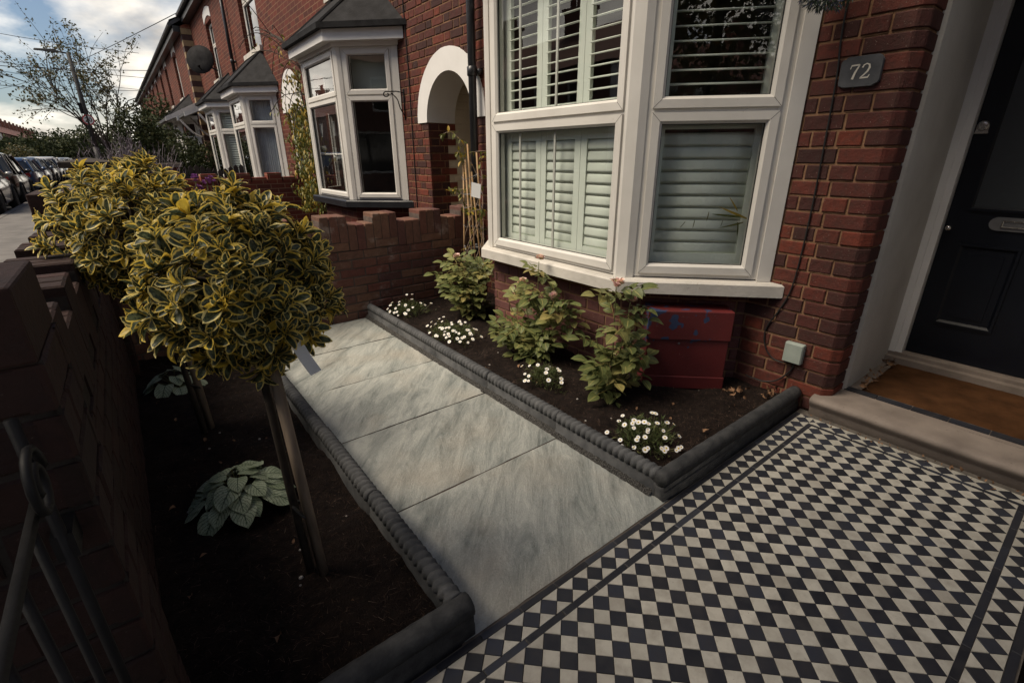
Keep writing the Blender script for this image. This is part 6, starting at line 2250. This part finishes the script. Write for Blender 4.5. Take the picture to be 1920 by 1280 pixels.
# wisteria on the front of the houses beyond
ws = thing('wisteria', 'yellowing wisteria hanging on the wall beyond the neighbouring bay', 'climber', (2.2, 8.2, 0))
b = MB(); wins_ = []
rr = random.Random(21)
main = smooth_path([(2.2, 7.55, 0), (2.15, 7.5, 0.9), (2.12, 7.6, 1.8), (2.1, 7.7, 2.6), (2.08, 8.2, 3.0), (2.08, 9.0, 3.25)], 6)
b.tube(main, 0.02, 6)
for i in range(22):
    s = main[rr.randrange(len(main) // 3, len(main))]
    e = s + Vector((rr.uniform(-0.5, -0.05), rr.uniform(-0.7, 0.9), rr.uniform(-0.5, 0.55)))
    b.tube(smooth_path([s, s.lerp(e, 0.5) + Vector((-0.05, 0, 0.12)), e], 4), 0.006, 4)
    dens = 10 if e.z < 2.5 else 2
    for _ in range(dens):
        p = s.lerp(e, rr.random()) + rvec(rr) * 0.06
        wins_.append((rr.randrange(2), dir_m(p, Vector((rr.uniform(-1, 1), rr.uniform(-1, 1), -1.0)), (-1, -0.5, 0.4), rr.uniform(1.0, 1.7))))
for i in range(420):       # hanging curtain of leaves
    z = 0.55 + 1.55 * rr.random() ** 0.9
    wdt = 0.12 + 0.20 * math.sin((z - 0.5) / 1.6 * math.pi)
    p = Vector((1.98 + rr.gauss(0, 0.07), 7.75 + rr.gauss(0, wdt), z))
    for k in range(4):
        d = Vector((rr.uniform(-1, 1), rr.uniform(-1, 1), -1.1))
        wins_.append((rr.randrange(2), dir_m(p + rvec(rr) * 0.05, d, (-1, -0.6, 0.5), rr.uniform(0.9, 1.6))))
for i in range(60):
    p = Vector((2.05 + rr.gauss(0, 0.05), 7.9 + rr.gauss(0, 0.12), 2.45 + rr.gauss(0, 0.10)))
    wins_.append((rr.randrange(2), dir_m(p, Vector((rr.uniform(-1, 1), rr.uniform(-1, 1), -1.0)), (-1, -0.5, 0.4), rr.uniform(1.0, 1.8))))
b.build('stem', M['bark'], ws, True)
kind(joined('foliage', VL, wins_, M['vine_leaf'], ws), 'stuff')

# hanging basket at the top of the door-side brickwork
hbk = thing('hanging_basket', 'dark green leafy hanging ball with bluish flowers at the top edge', 'hanging basket', (2.08, 0.32, 2.06))
hi = []
for _ in range(1500):
    d = rvec(rr)
    hi.append((rr.randrange(2), dir_m(Vector((2.08, 0.32, 2.065)) + d * 0.135 * rr.uniform(0.7, 1.0), d + rvec(rr) * 0.7, rvec(rr), rr.uniform(0.5, 0.9))))
HB = [leaf_tpl(0.045, 0.008, 2, 3, 0.3, 0.3, 'ellipse', 0, i) for i in range(2)]
kind(joined('foliage', HB, hi, M['basket'], hbk), 'stuff')
b = MB(); b.tube([(2.08, 0.32, 2.1), (2.08, 0.32, 2.5), (XF, 0.32, 2.55)], 0.006, 6); b.build('bracket', M['iron'], hbk)

# ------------------------------------------------------------------ the street: cars
def loft(mb, rings, close=True):
    n = len(rings[0]); vs = [p for r in rings for p in r]; fs = []
    for j in range(len(rings) - 1):
        for i in range(n if close else n - 1):
            i2 = (i + 1) % n
            fs.append((j * n + i, j * n + i2, (j + 1) * n + i2, (j + 1) * n + i))
    if close:
        fs += [tuple(range(n - 1, -1, -1)), tuple(range((len(rings) - 1) * n, len(rings) * n))]
    mb.add(vs, fs)


def car(label, x, y, colour, H=1.62, L=4.4, zr=-0.17):
    t = thing('parked_car', label, 'car', (x, y, zr), 'cars parked along the kerb')
    pm_c = car_paint('car_paint', colour)
    k = L / 4.4
    b = MB(); rings = []
    for (yy, w_, z0, z1) in ((-2.20, .66, .42, .74), (-2.17, .80, .34, .98), (-2.0, .88, .28, 1.05), (-1.3, .92, .22, 1.05), (-.4, .925, .21, 1.02), (.6, .92, .21, 1.0), (1.05, .90, .22, 1.0), (1.55, .885, .26, .95), (1.95, .83, .30, .86), (2.14, .72, .36, .74), (2.2, .55, .44, .62)):
        h = [(w_ * .86, z0), (w_ * .97, z0 + .10), (w_, (z0 + z1) / 2), (w_ * .975, z1 - .10), (w_ * .90, z1 - .015), (w_ * .5, z1 + .012)]
        rings.append([Vector((x + a, y + yy * k, zr + c)) for a, c in h] + [Vector((x - a, y + yy * k, zr + c)) for a, c in h[::-1]])
    loft(b, rings)
    body = b.build('body', pm_c, t, True)
    b = MB(); rings = []
    for (yy, w0, w1, zt) in ((-2.02, .84, .80, 1.06), (-1.78, .85, .70, H - .10), (-1.45, .86, .69, H - .01), (-.5, .87, .69, H), (.15, .87, .68, H - .03), (.55, .86, .70, H - .16), (1.12, .84, .80, 1.01)):
        rings.append([Vector((x + w0, y + yy * k, zr + .98)), Vector((x + w1, y + yy * k, zr + zt - .04)), Vector((x + w1 * .86, y + yy * k, zr + zt)), Vector((x - w1 * .86, y + yy * k, zr + zt)), Vector((x - w1, y + yy * k, zr + zt - .04)), Vector((x - w0, y + yy * k, zr + .98))])
    loft(b, rings)
    b.build('windows', M['car_glass'], t)
    b = MB(); rings = []
    for (yy, w_, zt) in ((-1.80, .66, H - .085), (-1.45, .68, H + .005), (-.5, .685, H + .015), (.15, .675, H - .015), (.33, .66, H - .075)):
        rings.append([Vector((x + w_, y + yy * k, zr + zt - .05)), Vector((x + w_ * .84, y + yy * k, zr + zt + .008)), Vector((x - w_ * .84, y + yy * k, zr + zt + .008)), Vector((x - w_, y + yy * k, zr + zt - .05))])
    loft(b, rings)
    b.build('roof', pm_c, t, True)
    b = MB()
    for s in (-1, 1):
        for (ya, yb) in ((-1.98, -1.72), (1.08, .33)):
            b.tube([(x + s * .855, y + ya * k, zr + 1.0), (x + s * .705, y + yb * k, zr + H - .06)], .045, 5)
        for yy in (-.75, -1.35):
            b.tube([(x + s * .882, y + yy * k, zr + 1.0), (x + s * .70, y + (yy - .06) * k, zr + H - .04)], .035, 5)
    b.build('pillars', pm_c, t)
    for yy in (-1.33, 1.32):
        for s in (-1, 1):
            w_ = MB(); ax = Vector((s, 0, 0))
            w_.lathe([(.20, -.11), (.31, -.10), (.335, -.06), (.335, .06), (.31, .085), (.23, .09)], (x + s * .83, y + yy * k, zr + .335), 20, ax)
            wh = w_.build('wheel', M['tyre'], t, True)
            w_ = MB(); w_.lathe([(.23, .05), (.225, .085), (.10, .075), (.05, .09), (.01, .09)], (x + s * .83, y + yy * k, zr + .335), 10, ax); w_.build('rim', M['steel'], wh)
            w_ = MB()
            pts = [(x + s * .918, y + yy * k + .40 * math.cos(a), zr + .335 + .40 * math.sin(a)) for a in [math.pi * (q / 12) for q in range(13)]]
            w_.tube(pts, .035, 5); w_.build('wheel_arch', M['tyre'], t)
    for s in (-1, 1):
        b = MB(); b.box(x + s * .62 - .13, x + s * .62 + .13, y - 2.19 * k, y - 2.08 * k, zr + .80, zr + .96); b.build('tail_light', M['lamp_red'], t)
        b = MB(); b.box(x + s * .60 - .15, x + s * .60 + .15, y + 2.0 * k, y + 2.12 * k, zr + .66, zr + .80); b.build('headlight', M['chrome'], t)
        b = MB(); b.lathe([(.04, 0), (.07, .05), (.07, .14), (.02, .18)], (x + s * .90, y + .78 * k, zr + 1.06), 8, (s, 0, 0.15)); b.build('mirror', pm_c, t, True)
    b = MB(); b.box(x - .26, x + .26, y - 2.215 * k, y - 2.19 * k, zr + .62, zr + .73); b.build('number_plate', M['plate_y'], t)
    return t


CX_ = -4.07
car('pale grey parked car, nearest in the row', CX_, 20.4, (0.36, 0.35, 0.33), 1.60)
car('black parked car right behind the pale grey one', CX_ - 0.02, 25.3, (0.010, 0.010, 0.012), 1.70, 4.6)
car('dark blue parked car beyond the black one', CX_ + 0.05, 30.4, (0.03, 0.06, 0.13), 1.52)
car('grey-blue parked car, fourth in the row', CX_, 35.2, (0.10, 0.13, 0.18), 1.55)
car('black low parked car, fifth in the row', CX_, 40.2, (0.012, 0.012, 0.014), 1.48)
car('white parked car far along the kerb', CX_, 45.5, (0.60, 0.60, 0.59), 1.60)
car('silver parked car beyond the white one', CX_, 50.8, (0.30, 0.31, 0.32), 1.48)
car('dark grey parked car near the end of the row', CX_, 56.0, (0.05, 0.05, 0.055), 1.50)
car('pale parked car at the very end of the row', CX_, 61.5, (0.45, 0.45, 0.44), 1.55)

# ------------------------------------------------------------------ lamp post, speed sign, telegraph pole, wires
lp = thing('street_lamp', 'tall street lamp with a long side arm carrying a round 20 sign', 'street lamp', (-1.05, 41, 0))
b = MB(); b.tube([(-1.05, 41, -0.1), (-1.05, 41, 2.0)], 0.17, 10); b.tube([(-1.05, 41, 2.0), (-1.05, 41, 7.15)], [0.14, 0.10], 10); b.build('post', M['lamp_grey'], lp, True)
b = MB(); b.tube([(-1.05, 41, 7.12), (-1.6, 41, 7.18)], 0.045, 8); b.build('arm', M['lamp_grey'], lp, True)
b = MB(); b.add([(-1.55, 40.85, 7.12), (-1.55, 41.15, 7.12), (-2.55, 41.12, 7.16), (-2.55, 40.88, 7.16), (-1.55, 40.88, 7.28), (-1.55, 41.12, 7.28), (-2.5, 41.08, 7.24), (-2.5, 40.92, 7.24)], ((0, 3, 2, 1), (4, 5, 6, 7), (0, 1, 5, 4), (1, 2, 6, 5), (2, 3, 7, 6), (3, 0, 4, 7))); b.build('lamp_head', M['lamp_grey'], lp)
b = MB(); b.lathe([(0.30, 0), (0.30, 0.012)], (-1.02, 40.90, 3.55), 28, (0, -1, 0)); sg_ = b.build('sign', M['white_flat'], lp)
b = MB()
for k in range(28):
    a, c = 2 * math.pi * k / 28, 2 * math.pi * (k + 1) / 28
    q = lambda r, t_: (-1.02 + r * math.cos(t_), 40.884, 3.55 + r * math.sin(t_))
    b.quad(q(0.235, a), q(0.235, c), q(0.295, c), q(0.295, a))
b.build('sign_ring', M['sign_red'], sg_)
b = MB()
P0 = (-1.02, 40.884, 3.55)
ribbon(b, [(-0.155, 0.05), (-0.14, 0.10), (-0.09, 0.12), (-0.04, 0.095), (-0.035, 0.04), (-0.08, -0.02), (-0.15, -0.105)], [0.04] * 7, P0, (1, 0, 0), (0, -1, 0))
ribbon(b, [(-0.16, -0.105), (-0.02, -0.105)], [0.04, 0.04], P0, (1, 0, 0), (0, -1, 0))
ribbon(b, [(0.095 + 0.055 * math.sin(a), 0.01 + 0.108 * math.cos(a)) for a in [2 * math.pi * k / 16 for k in range(17)]], [0.04] * 17, P0, (1, 0, 0), (0, -1, 0))
b.build('digits', M['cable'], sg_)
b = MB(); b.box(-1.30, -1.16, 40.9, 41.1, 3.9, 4.5); b.build('sign_back', M['felt'], lp)
tp_ = thing('telegraph_pole', 'dark telegraph pole with a box at its top far down the street', 'telegraph pole', (-8.1, 60, 0))
b = MB(); b.tube([(-8.1, 60, -0.2), (-8.1, 60, 6.3)], [0.16, 0.11], 8); b.build('pole', M['bark'], tp_, True)
b = MB(); b.lathe([(0.35, 0), (0.40, 0.1), (0.40, 0.35), (0.2, 0.5)], (-8.1, 60, 5.9), 10); b.build('box', M['felt'], tp_)
for (a, c, lab) in (((-8.1, 60, 6.3), (XF, 17, 5.3), 'overhead wire, the steepest one, reaching the near roof edge'), ((-12, 26, 5.2), (XF, 29, 5.1), 'overhead wire crossing the street low behind the lamp'), ((-12, 28, 6.4), (XF, 33, 5.2), 'overhead wire above the low one across the street'), ((-12, 22, 4.4), (XF, 37, 5.0), 'overhead wire slanting across behind the tree'), ((-12, 33, 8.2), (XF, 39, 7.2), 'highest overhead wire passing the lamp head'), ((-12, 34, 7.0), (XF, 43, 5.6), 'overhead wire just under the highest one')):
    A_, B_ = Vector(a), Vector(c)
    b = MB(); b.tube([A_.lerp(B_, k / 14) - Z3 * 0.5 * math.sin(math.pi * k / 14) for k in range(15)], 0.012, 4)
    tag(b.build('overhead_wire', M['cable']), lab, 'wire', 'overhead wires')


# ------------------------------------------------------------------ trees and shrubs of the street
def branch(mb, p, d, L, r, depth, tips, rr, up=0.25):
    n = 4
    pts = [p]; q = p.copy(); dd = d.copy()
    for _ in range(n):
        dd = (dd + rvec(rr) * 0.20 + Z3 * up * 0.12).normalized()
        q = q + dd * (L / n); pts.append(q.copy())
    mb.tube(pts, [r * (1 - 0.5 * k / n) for k in range(n + 1)], 5 if depth > 1 else 4, False)
    tips += pts[2:] if depth <= 1 else []
    if depth > 0:
        for k in range(3 if depth > 1 else 4):
            s = pts[rr.randrange(2, n + 1)]
            nd = (dd + rvec(rr) * 0.75 + Z3 * up).normalized()
            branch(mb, s, nd, L * rr.uniform(0.55, 0.8), r * 0.55, depth - 1, tips, rr, up)


TL = [leaf_tpl(0.055, 0.034, 1, 2, 0.3, 0.3, 'ellipse', 0, i) for i in range(2)]
tr_ = thing('street_tree', 'small thin-leaved tree spreading in a front garden against the bright cloud', 'tree', (-0.40, 47.0, 0))
rr = random.Random(31)
b = MB(); tips = []
trunk_top = Vector((-0.40, 47.0, 2.3))
b.tube([(-0.40, 47.0, -0.1), (-0.42, 47.0, 1.2), trunk_top], [0.24, 0.20, 0.17], 8)
for k in range(12):
    q = 2 * math.pi * k / 12 + rr.uniform(-0.2, 0.2)
    sp = 0.20 + 0.95 * rr.random()
    branch(b, trunk_top - Z3 * rr.uniform(0, 0.8), Vector((math.cos(q) * sp, math.sin(q) * sp, 1.0)).normalized(), rr.uniform(3.3, 4.7), 0.055, 2, tips, rr, 0.10)
b.build('trunk', M['bark'], tr_)
ti = []
for p in tips:
    for _ in range(4 if rr.random() < 0.6 else 12):
        ti.append((rr.randrange(2), dir_m(p + rvec(rr) * 0.20, rvec(rr), rvec(rr), rr.uniform(2.0, 3.8))))
joined('crown', TL, ti, M['tree_leaf'], tr_)


def leafy(name, label, c, rad, n, size, mat, cat='shrub', group=None, seed=0, trunk=0.0):
    rr = random.Random(seed)
    t = thing(name, label, cat, (c[0], c[1], 0), group)
    ins = []
    for _ in range(n):
        d = rvec(rr)
        k = rr.random() ** 0.35
        lump = 1 + 0.35 * noise.noise(d * 2.3 + Vector((seed * 3.1, 0, 0))) + 0.18 * noise.noise(d * 6 + Vector((0, seed, 0)))
        p = Vector(c) + Vector((d.x * rad[0], d.y * rad[1], d.z * rad[2])) * k * lump
        ins.append((rr.randrange(2), dir_m(p, d + rvec(rr) * 0.9, d + rvec(rr) * 0.6, size / 0.055 * rr.uniform(0.7, 1.5))))
    joined('crown', TL, ins, mat, t)
    b = MB(); b.tube([(c[0], c[1], -0.2), (c[0], c[1], c[2])], [0.05 + trunk, 0.03 + trunk * 0.6], 6)
    for k in range(6):
        d = rvec(rr); d.z = abs(d.z)
        b.tube([(c[0], c[1], c[2] - rad[2] * 0.4), Vector(c) + Vector((d.x * rad[0], d.y * rad[1], d.z * rad[2])) * 0.8], [0.02 + trunk * 0.4, 0.005], 4)
    b.build('trunk', M['bark'], t)


leafy('evergreen_shrub', 'tall dark evergreen shrub rising beside the thin-leaved tree', (0.15, 15.2, 1.35), (0.62, 0.7, 1.15), 5200, 0.075, M['dark_leaf'], seed=1)
leafy('evergreen_shrub', 'dark shrub before the white porch of the terrace', (1.25, 16.2, 1.0), (0.75, 0.8, 1.0), 4800, 0.075, M['dark_leaf'], seed=2)
leafy('evergreen_shrub', 'dark climbing shrub covering the far house fronts', (1.55, 26.0, 1.7), (1.0, 2.6, 1.9), 5200, 0.13, M['dark_leaf'], seed=3)
leafy('hedge_shrub', 'rounded clipped green shrub behind the parked cars', (-6.9, 64, 1.2), (1.4, 1.4, 1.3), 2500, 0.16, M['tree_leaf'], seed=4)
for i, (x, y, z, r_, h) in enumerate(((-9.2, 76, 1.4, 2.6, 1.7), (-8.6, 84, 1.7, 2.8, 2.0), (-6.8, 92, 2.0, 3.2, 2.6), (-5.2, 100, 2.4, 3.4, 2.8), (-3.0, 88, 2.2, 3.0, 2.2), (-1.0, 96, 3.0, 3.6, 3.2), (-10.2, 66, 0.9, 1.8, 1.4))):
    leafy('dark_tree', 'dark tree in the row of trees at the far end of the street', (x, y, z), (r_, r_, h), 2600, 0.34, M['dark_leaf'], 'tree', 'dark trees at the far end of the street', 40 + i, 0.1)

# pale feathery shrub by the capped pier
fs_ = thing('feathery_shrub', 'pale lilac feathery shrub behind the capped brick pier', 'shrub', (-0.30, 7.7, 0))
rr = random.Random(77)
b = MB()
for i in range(260):
    q, sp = rr.uniform(0, 6.28), rr.random()
    tip = Vector((-0.28 + math.cos(q) * 0.62 * sp, 7.8 + math.sin(q) * 0.5 * sp, 1.25 + rr.uniform(-0.25, 0.45) * (1 - 0.4 * sp)))
    base_ = Vector((-0.28 + rr.uniform(-0.1, 0.1), 7.8 + rr.uniform(-0.1, 0.1), 0))
    mid = base_.lerp(tip, 0.6) + rvec(rr) * 0.05
    b.tube([base_, mid, tip], [0.004, 0.003, 0.002], 3, False)
    for k in range(9):
        p = mid.lerp(tip, rr.random())
        b.tube([p, p + Vector((rr.uniform(-1, 1), rr.uniform(-1, 1), 1.1)).normalized() * rr.uniform(0.03, 0.10)], [0.003, 0.002], 3, False)
kind(b.build('foliage', M['lilac'], fs_), 'stuff')
# purple blooms over the wall
hy = thing('flowering_plant', 'purple flower heads peeping over the wall behind the shrubs', 'plant', (0.0, 3.85, 0))
b = MB()
for (x, y, z) in ((-0.02, 3.80, 1.20), (0.06, 3.84, 1.17), (0.11, 3.88, 1.19), (0.0, 3.92, 1.12)):
    b.tube([(0.02, 3.9, 0), (x, y, z)], 0.005, 4)
    for k in range(9):
        link('bloom', PURP_ME[k % 2], hy, Matrix.Translation(Vector((x, y, z)) + rvec(rr) * 0.022) @ Matrix.Rotation(rr.uniform(0, 6), 4, 'Z') @ Matrix.Rotation(rr.uniform(-1, 1), 4, 'X'))
b.build('stems', M['stem'], hy)
hg = [(rr.randrange(2), dir_m(Vector((0.03, 3.9, 0.7)) + Vector((rr.gauss(0, .12), rr.gauss(0, .1), rr.uniform(-.5, .3))), rvec(rr), (0, 0, 1), rr.uniform(0.8, 1.4))) for _ in range(260)]
kind(joined('foliage', TL, hg, M['dark_leaf'], hy), 'stuff')

# ------------------------------------------------------------------ houses across the road
OX = -11.6


def opposite(y0, W, seed):
    rr = random.Random(seed)
    t = thing('opposite_house', 'terraced house in the row across the road', 'house', (OX, y0 + W / 2, -0.19), 'houses across the road')
    n = Vector((1, 0, 0))
    holes = [(0.5, 1.5, -0.1, 2.1), (2.2, 4.4, 0.7, 2.3), (0.9, 1.9, 3.0, 4.2), (3.0, 4.2, 3.0, 4.2)]
    b = MB(); wall_holes(b, (OX, y0 + W, 0), n, W, -0.19, 4.7, holes, 0.12)
    white = seed % 4 == 1
    b.build('wall', M['white_flat'] if white else M['brick_opp'], t)
    for i, (a, c, z0, z1) in enumerate(holes):
        ya, yb = y0 + W - c, y0 + W - a
        b = MB(); b.frame((OX - 0.1, 0, 0), (0, 1, 0), n, ya, yb, z0, z1, 0.09, -0.03, 0.03, 0.01)
        wn = b.build('door' if i == 0 else 'window', M['upvc'], t)
        b = MB(); b.quad((OX - 0.11, ya, z0), (OX - 0.11, yb, z0), (OX - 0.11, yb, z1), (OX - 0.11, ya, z1)); b.build('pane', M['car_glass'], wn)
    b = MB()
    b.add([(OX + 0.3, y0, 4.65), (OX + 0.3, y0 + W, 4.65), (OX - 3.6, y0 + W, 6.9), (OX - 3.6, y0, 6.9), (OX - 7.4, y0, 4.65), (OX - 7.4, y0 + W, 4.65)], ((0, 1, 2, 3), (3, 2, 5, 4), (0, 3, 4), (1, 5, 2)))
    b.add([(OX, y0 + .01, 4.7), (OX, y0 + .01, -.2), (OX - 7.2, y0 + .01, -.2), (OX - 7.2, y0 + .01, 4.7)], ((0, 1, 2, 3),))
    b.add([(OX - 7.2, y0, 4.7), (OX - 7.2, y0, -.2), (OX - 7.2, y0 + W, -.2), (OX - 7.2, y0 + W, 4.7)], ((0, 1, 2, 3),))
    rf = b.build('roof', M['roof_red'], t)
    b = MB(); yc_ = y0 + W - 0.05
    b.box(OX - 3.95, OX - 3.25, yc_ - 0.75, yc_ + 0.75, 6.2, 7.75); b.box(OX - 4.02, OX - 3.18, yc_ - 0.82, yc_ + 0.82, 7.75, 7.9); b.build('chimney', M['brick_opp'], rf)
    for k in range(4):
        b = MB(); b.lathe([(.15, 0), (.12, .1), (.11, .42), (.14, .5)], (OX - 3.6, yc_ - 0.55 + 0.36 * k, 7.88), 8); b.build('chimney_pot', M['roof_red'], rf)


yy = -41.0
for i in range(42):
    opposite(yy, 5.4, i)
    yy += 5.4
# trees out of view; the second is mirrored in the side pane
leafy('offscreen_tree', 'unseen leafy tree added by the gate to shade the tiles', (-2.3, -0.25, 5.4), (2.3, 1.8, 1.5), 13000, 0.105, M['tree_leaf'], 'tree', None, 92, 0.07)  # unseen tree, added to shade the tiles and the doorway
leafy('offscreen_tree', 'leafy street tree farther back along the pavement', (-1.9, -4.6, 4.3), (2.2, 2.0, 2.4), 9000, 0.10, M['tree_leaf'], 'tree', None, 91, 0.07)
leafy('unseen_hedge', 'unseen dark hedge added along the tiled path to shade it', (0.75, -1.62, 0.62), (1.9, 0.34, 0.80), 9000, 0.05, M['dark_leaf'], 'hedge', None, 90)  # unseen hedge, added to darken the lower tiles
